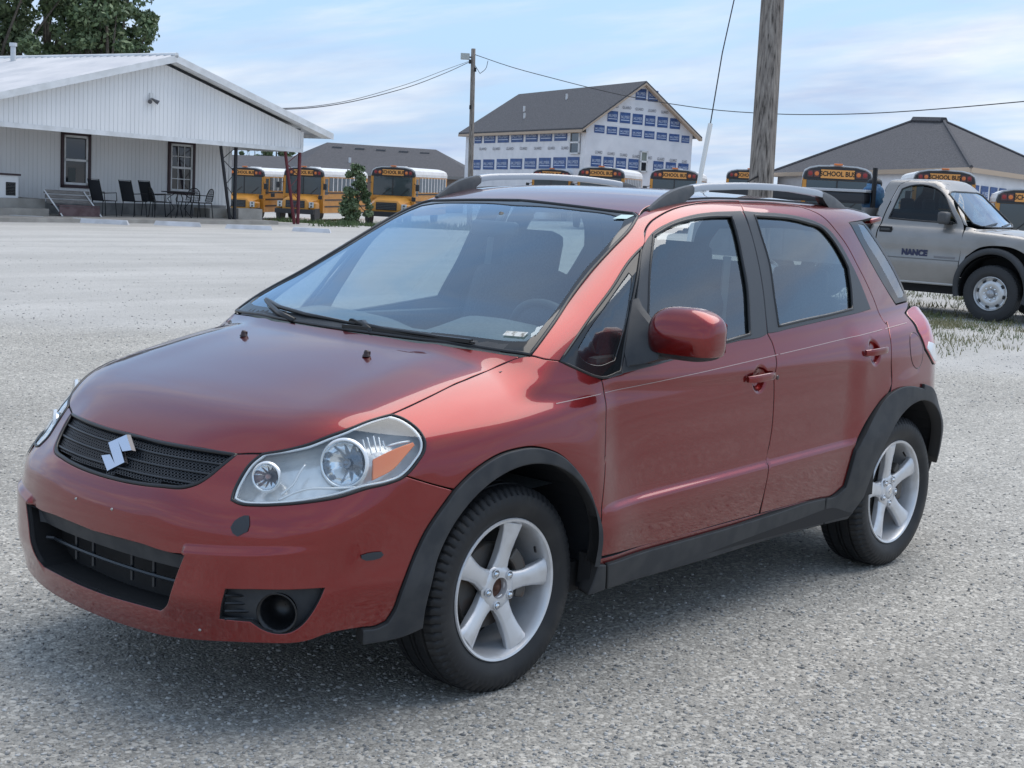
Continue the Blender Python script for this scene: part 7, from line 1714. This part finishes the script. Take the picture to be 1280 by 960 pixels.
# mirror, handle, door print, step
m = MB(); q = tp(-.70, 1.33); m.box(q+np.array([-.04, -.13, .035]), (.13, .20, .17), bev=.04); mi = m.build('door_mirror', mkmat('mirror_grey', (.06, .062, .065), .5), tr, smooth=True)
m = MB(); m.box(q+np.array([0, -.03, -.03]), (.10, .10, .05), bev=.012); m.build('mirror_arm', BLM, mi)
q = tp(-1.585, 1.165); m = MB(); m.box(q+np.array([0, -.006, 0]), (.19, .03, .085), bev=.012); h = m.build('door_handle', BLM, tr); m = MB(); m.box(q+np.array([0, -.024, 0]), (.14, .012, .03), bev=.005); m.build('handle_lever', mkmat('handle_grey', (.05, .052, .055), .4), h)
q = tp(-1.78, 1.33); m = MB(); m.box(q, (.06, .012, .035), bev=.004); m.build('cab_badge', BLM, tr)
DNV = mkmat('dark_blue_print', (.02, .025, .07), .5)
q = tp(-1.12, .862); text('lettering', 'NANCE', .115, DNV, tr, .001, frame((q[0], q[1]-.006, q[2]+.0), (1, 0, 0), (0, 0, 1), (0, -1, 0)), .008, .95)
q = tp(-.68, .826); m = MB(); m.box(q+np.array([0, -.003, 0]), (.30, .006, .028), bev=.002); m.build('model_plate', mkmat('dull_chrome', (.20, .20, .21), .4, .6), tr)
m = MB()
q0 = [tp(x, .790)+np.array([0, -.002, 0]) for x in np.linspace(-.46, -1.80, 10)]; m.tube(q0, .006, 5); m.build('body_line', mkmat('grey_joint', (.12, .12, .12), .6), tr)
m = MB(); m.tube([tp(x, .47)+np.array([0, .01, -.01]) for x in np.linspace(-.46, -1.80, 8)], .018, 6); m.build('sill', mkmat('sill_light', (.42, .41, .39), .4, .3), tr)
m = MB(); m.box((-1.9, 0, .40), (3.8, 1.55, .16)); m.box((-2.0, -.80, .36), (.8, .18, .14)); m.box((.25, 0, .80), (1.1, 1.1, .5)); m.build('chassis', PT[1], tr)
# cabin interior
m = MB(); m.box((-1.42, 0, 1.05), (.3, 1.5, .8), rot=roty(R(-12)), bev=.06); m.box((-.6, 0, 1.12), (.5, 1.6, .16), bev=.05); m.build('bench_seat', SEAT, tr, smooth=True)
for s in (-1, 1): m = MB(); m.box((-1.55, .38*s, 1.50), (.10, .3, .22), bev=.04); m.build('headrest', SEAT, tr, smooth=True)
m = MB(); m.box((-1.80, 0, .9), (.05, 1.7, .8)); m.build('cab_back', PT[1], tr)
# service body behind the cab
GBX = vary(mkmat('dull_grey_box', (.15, .155, .16), .55, .2), (.20, .20, .205), 4); LID = mkmat('pale_lid', (.45, .46, .48), .35, .3)
m = MB(); m.box((-3.38, -.86, .98), (2.75, .34, .72), bev=.015); bxo = m.build('side_box', GBX, tr)
m = MB(); m.box((-3.38, -.86, 1.36), (2.85, .40, .05), bev=.012); m.build('box_lid', LID, bxo)
for x in (-2.65, -3.5, -4.4): m = MB(); m.box((x, -1.035, .98), (.72, .015, .58), bev=.005); m.build('box_door', GBX, bxo)
m = MB(); m.box((-3.55, .86, .98), (2.75, .34, .72), bev=.015); m.build('side_box', GBX, tr)
m = MB(); m.box((-3.6, 0, .66), (2.8, 1.5, .08)); m.build('load_bed', GBX, tr)
m = MB(); m.box((-3.35, -.62, 1.58), (2.6, .22, .16), bev=.04); bxo = m.build('upper_box', mkmat('black_box', (.02, .022, .028), .4), tr); m = MB(); m.box((-3.35, -.62, 1.68), (2.65, .26, .04), bev=.01); m.build('upper_lid', LID, bxo)
m = MB(); m.box((-1.95, 0, 1.0), (.06, 1.9, .9)); m.build('front_bulkhead', GBX, tr)
m = MB(); m.tube([(-2.0, -.55, 1.3), (-2.0, -.55, 2.02)], .035, 6); m.build('rack_post', BLM, tr)
for x, y in ((0, -.87), (0, .87), (-3.4, -.87), (-3.4, .87)): twheel(x, y, -1 if y < 0 else 1)
# pose: front wheel seen at (1237, 402)
gwp = gnd(1237, 401.5); ph = R(38); hd = unit(RH*math.cos(ph)-FH*math.sin(ph)); ang = math.atan2(hd[1], hd[0]); rt2 = np.array([hd[1], -hd[0], 0])
org = gwp-rt2*.90; tr.location = (org[0], org[1], -.01); tr.rotation_euler = (0, 0, ang)
# things carried on the bed
tb = empty('tool_bag', (0, 0, 0)); tag(tb, 'blue tarp bundle with a dark top standing behind the silver truck cab', 'tarp bundle')
BT = vary(mkmat('blue_tarp', (.03, .10, .22), .6), (.05, .17, .32), 9, bump=.5, bscale=14, bdist=.03)
Vb, Fb = superell(np.array([-2.10, -.34, 1.56]), .13, .20, .26, .8, .8, 20, 14, lambda v: v*(1+.10*math.sin(v[2]*40+v[1]*30))); m = MB(); m.add(Vb, Fb); o = m.build('bundle', BT, tb, smooth=True)
Vb, Fb = superell(np.array([-2.10, -.32, 1.80]), .10, .13, .08, .9, .9, 16, 10); m = MB(); m.add(Vb, Fb); m.build('cover', BLM, tb, smooth=True)
tb.location = tr.location; tb.rotation_euler = tr.rotation_euler
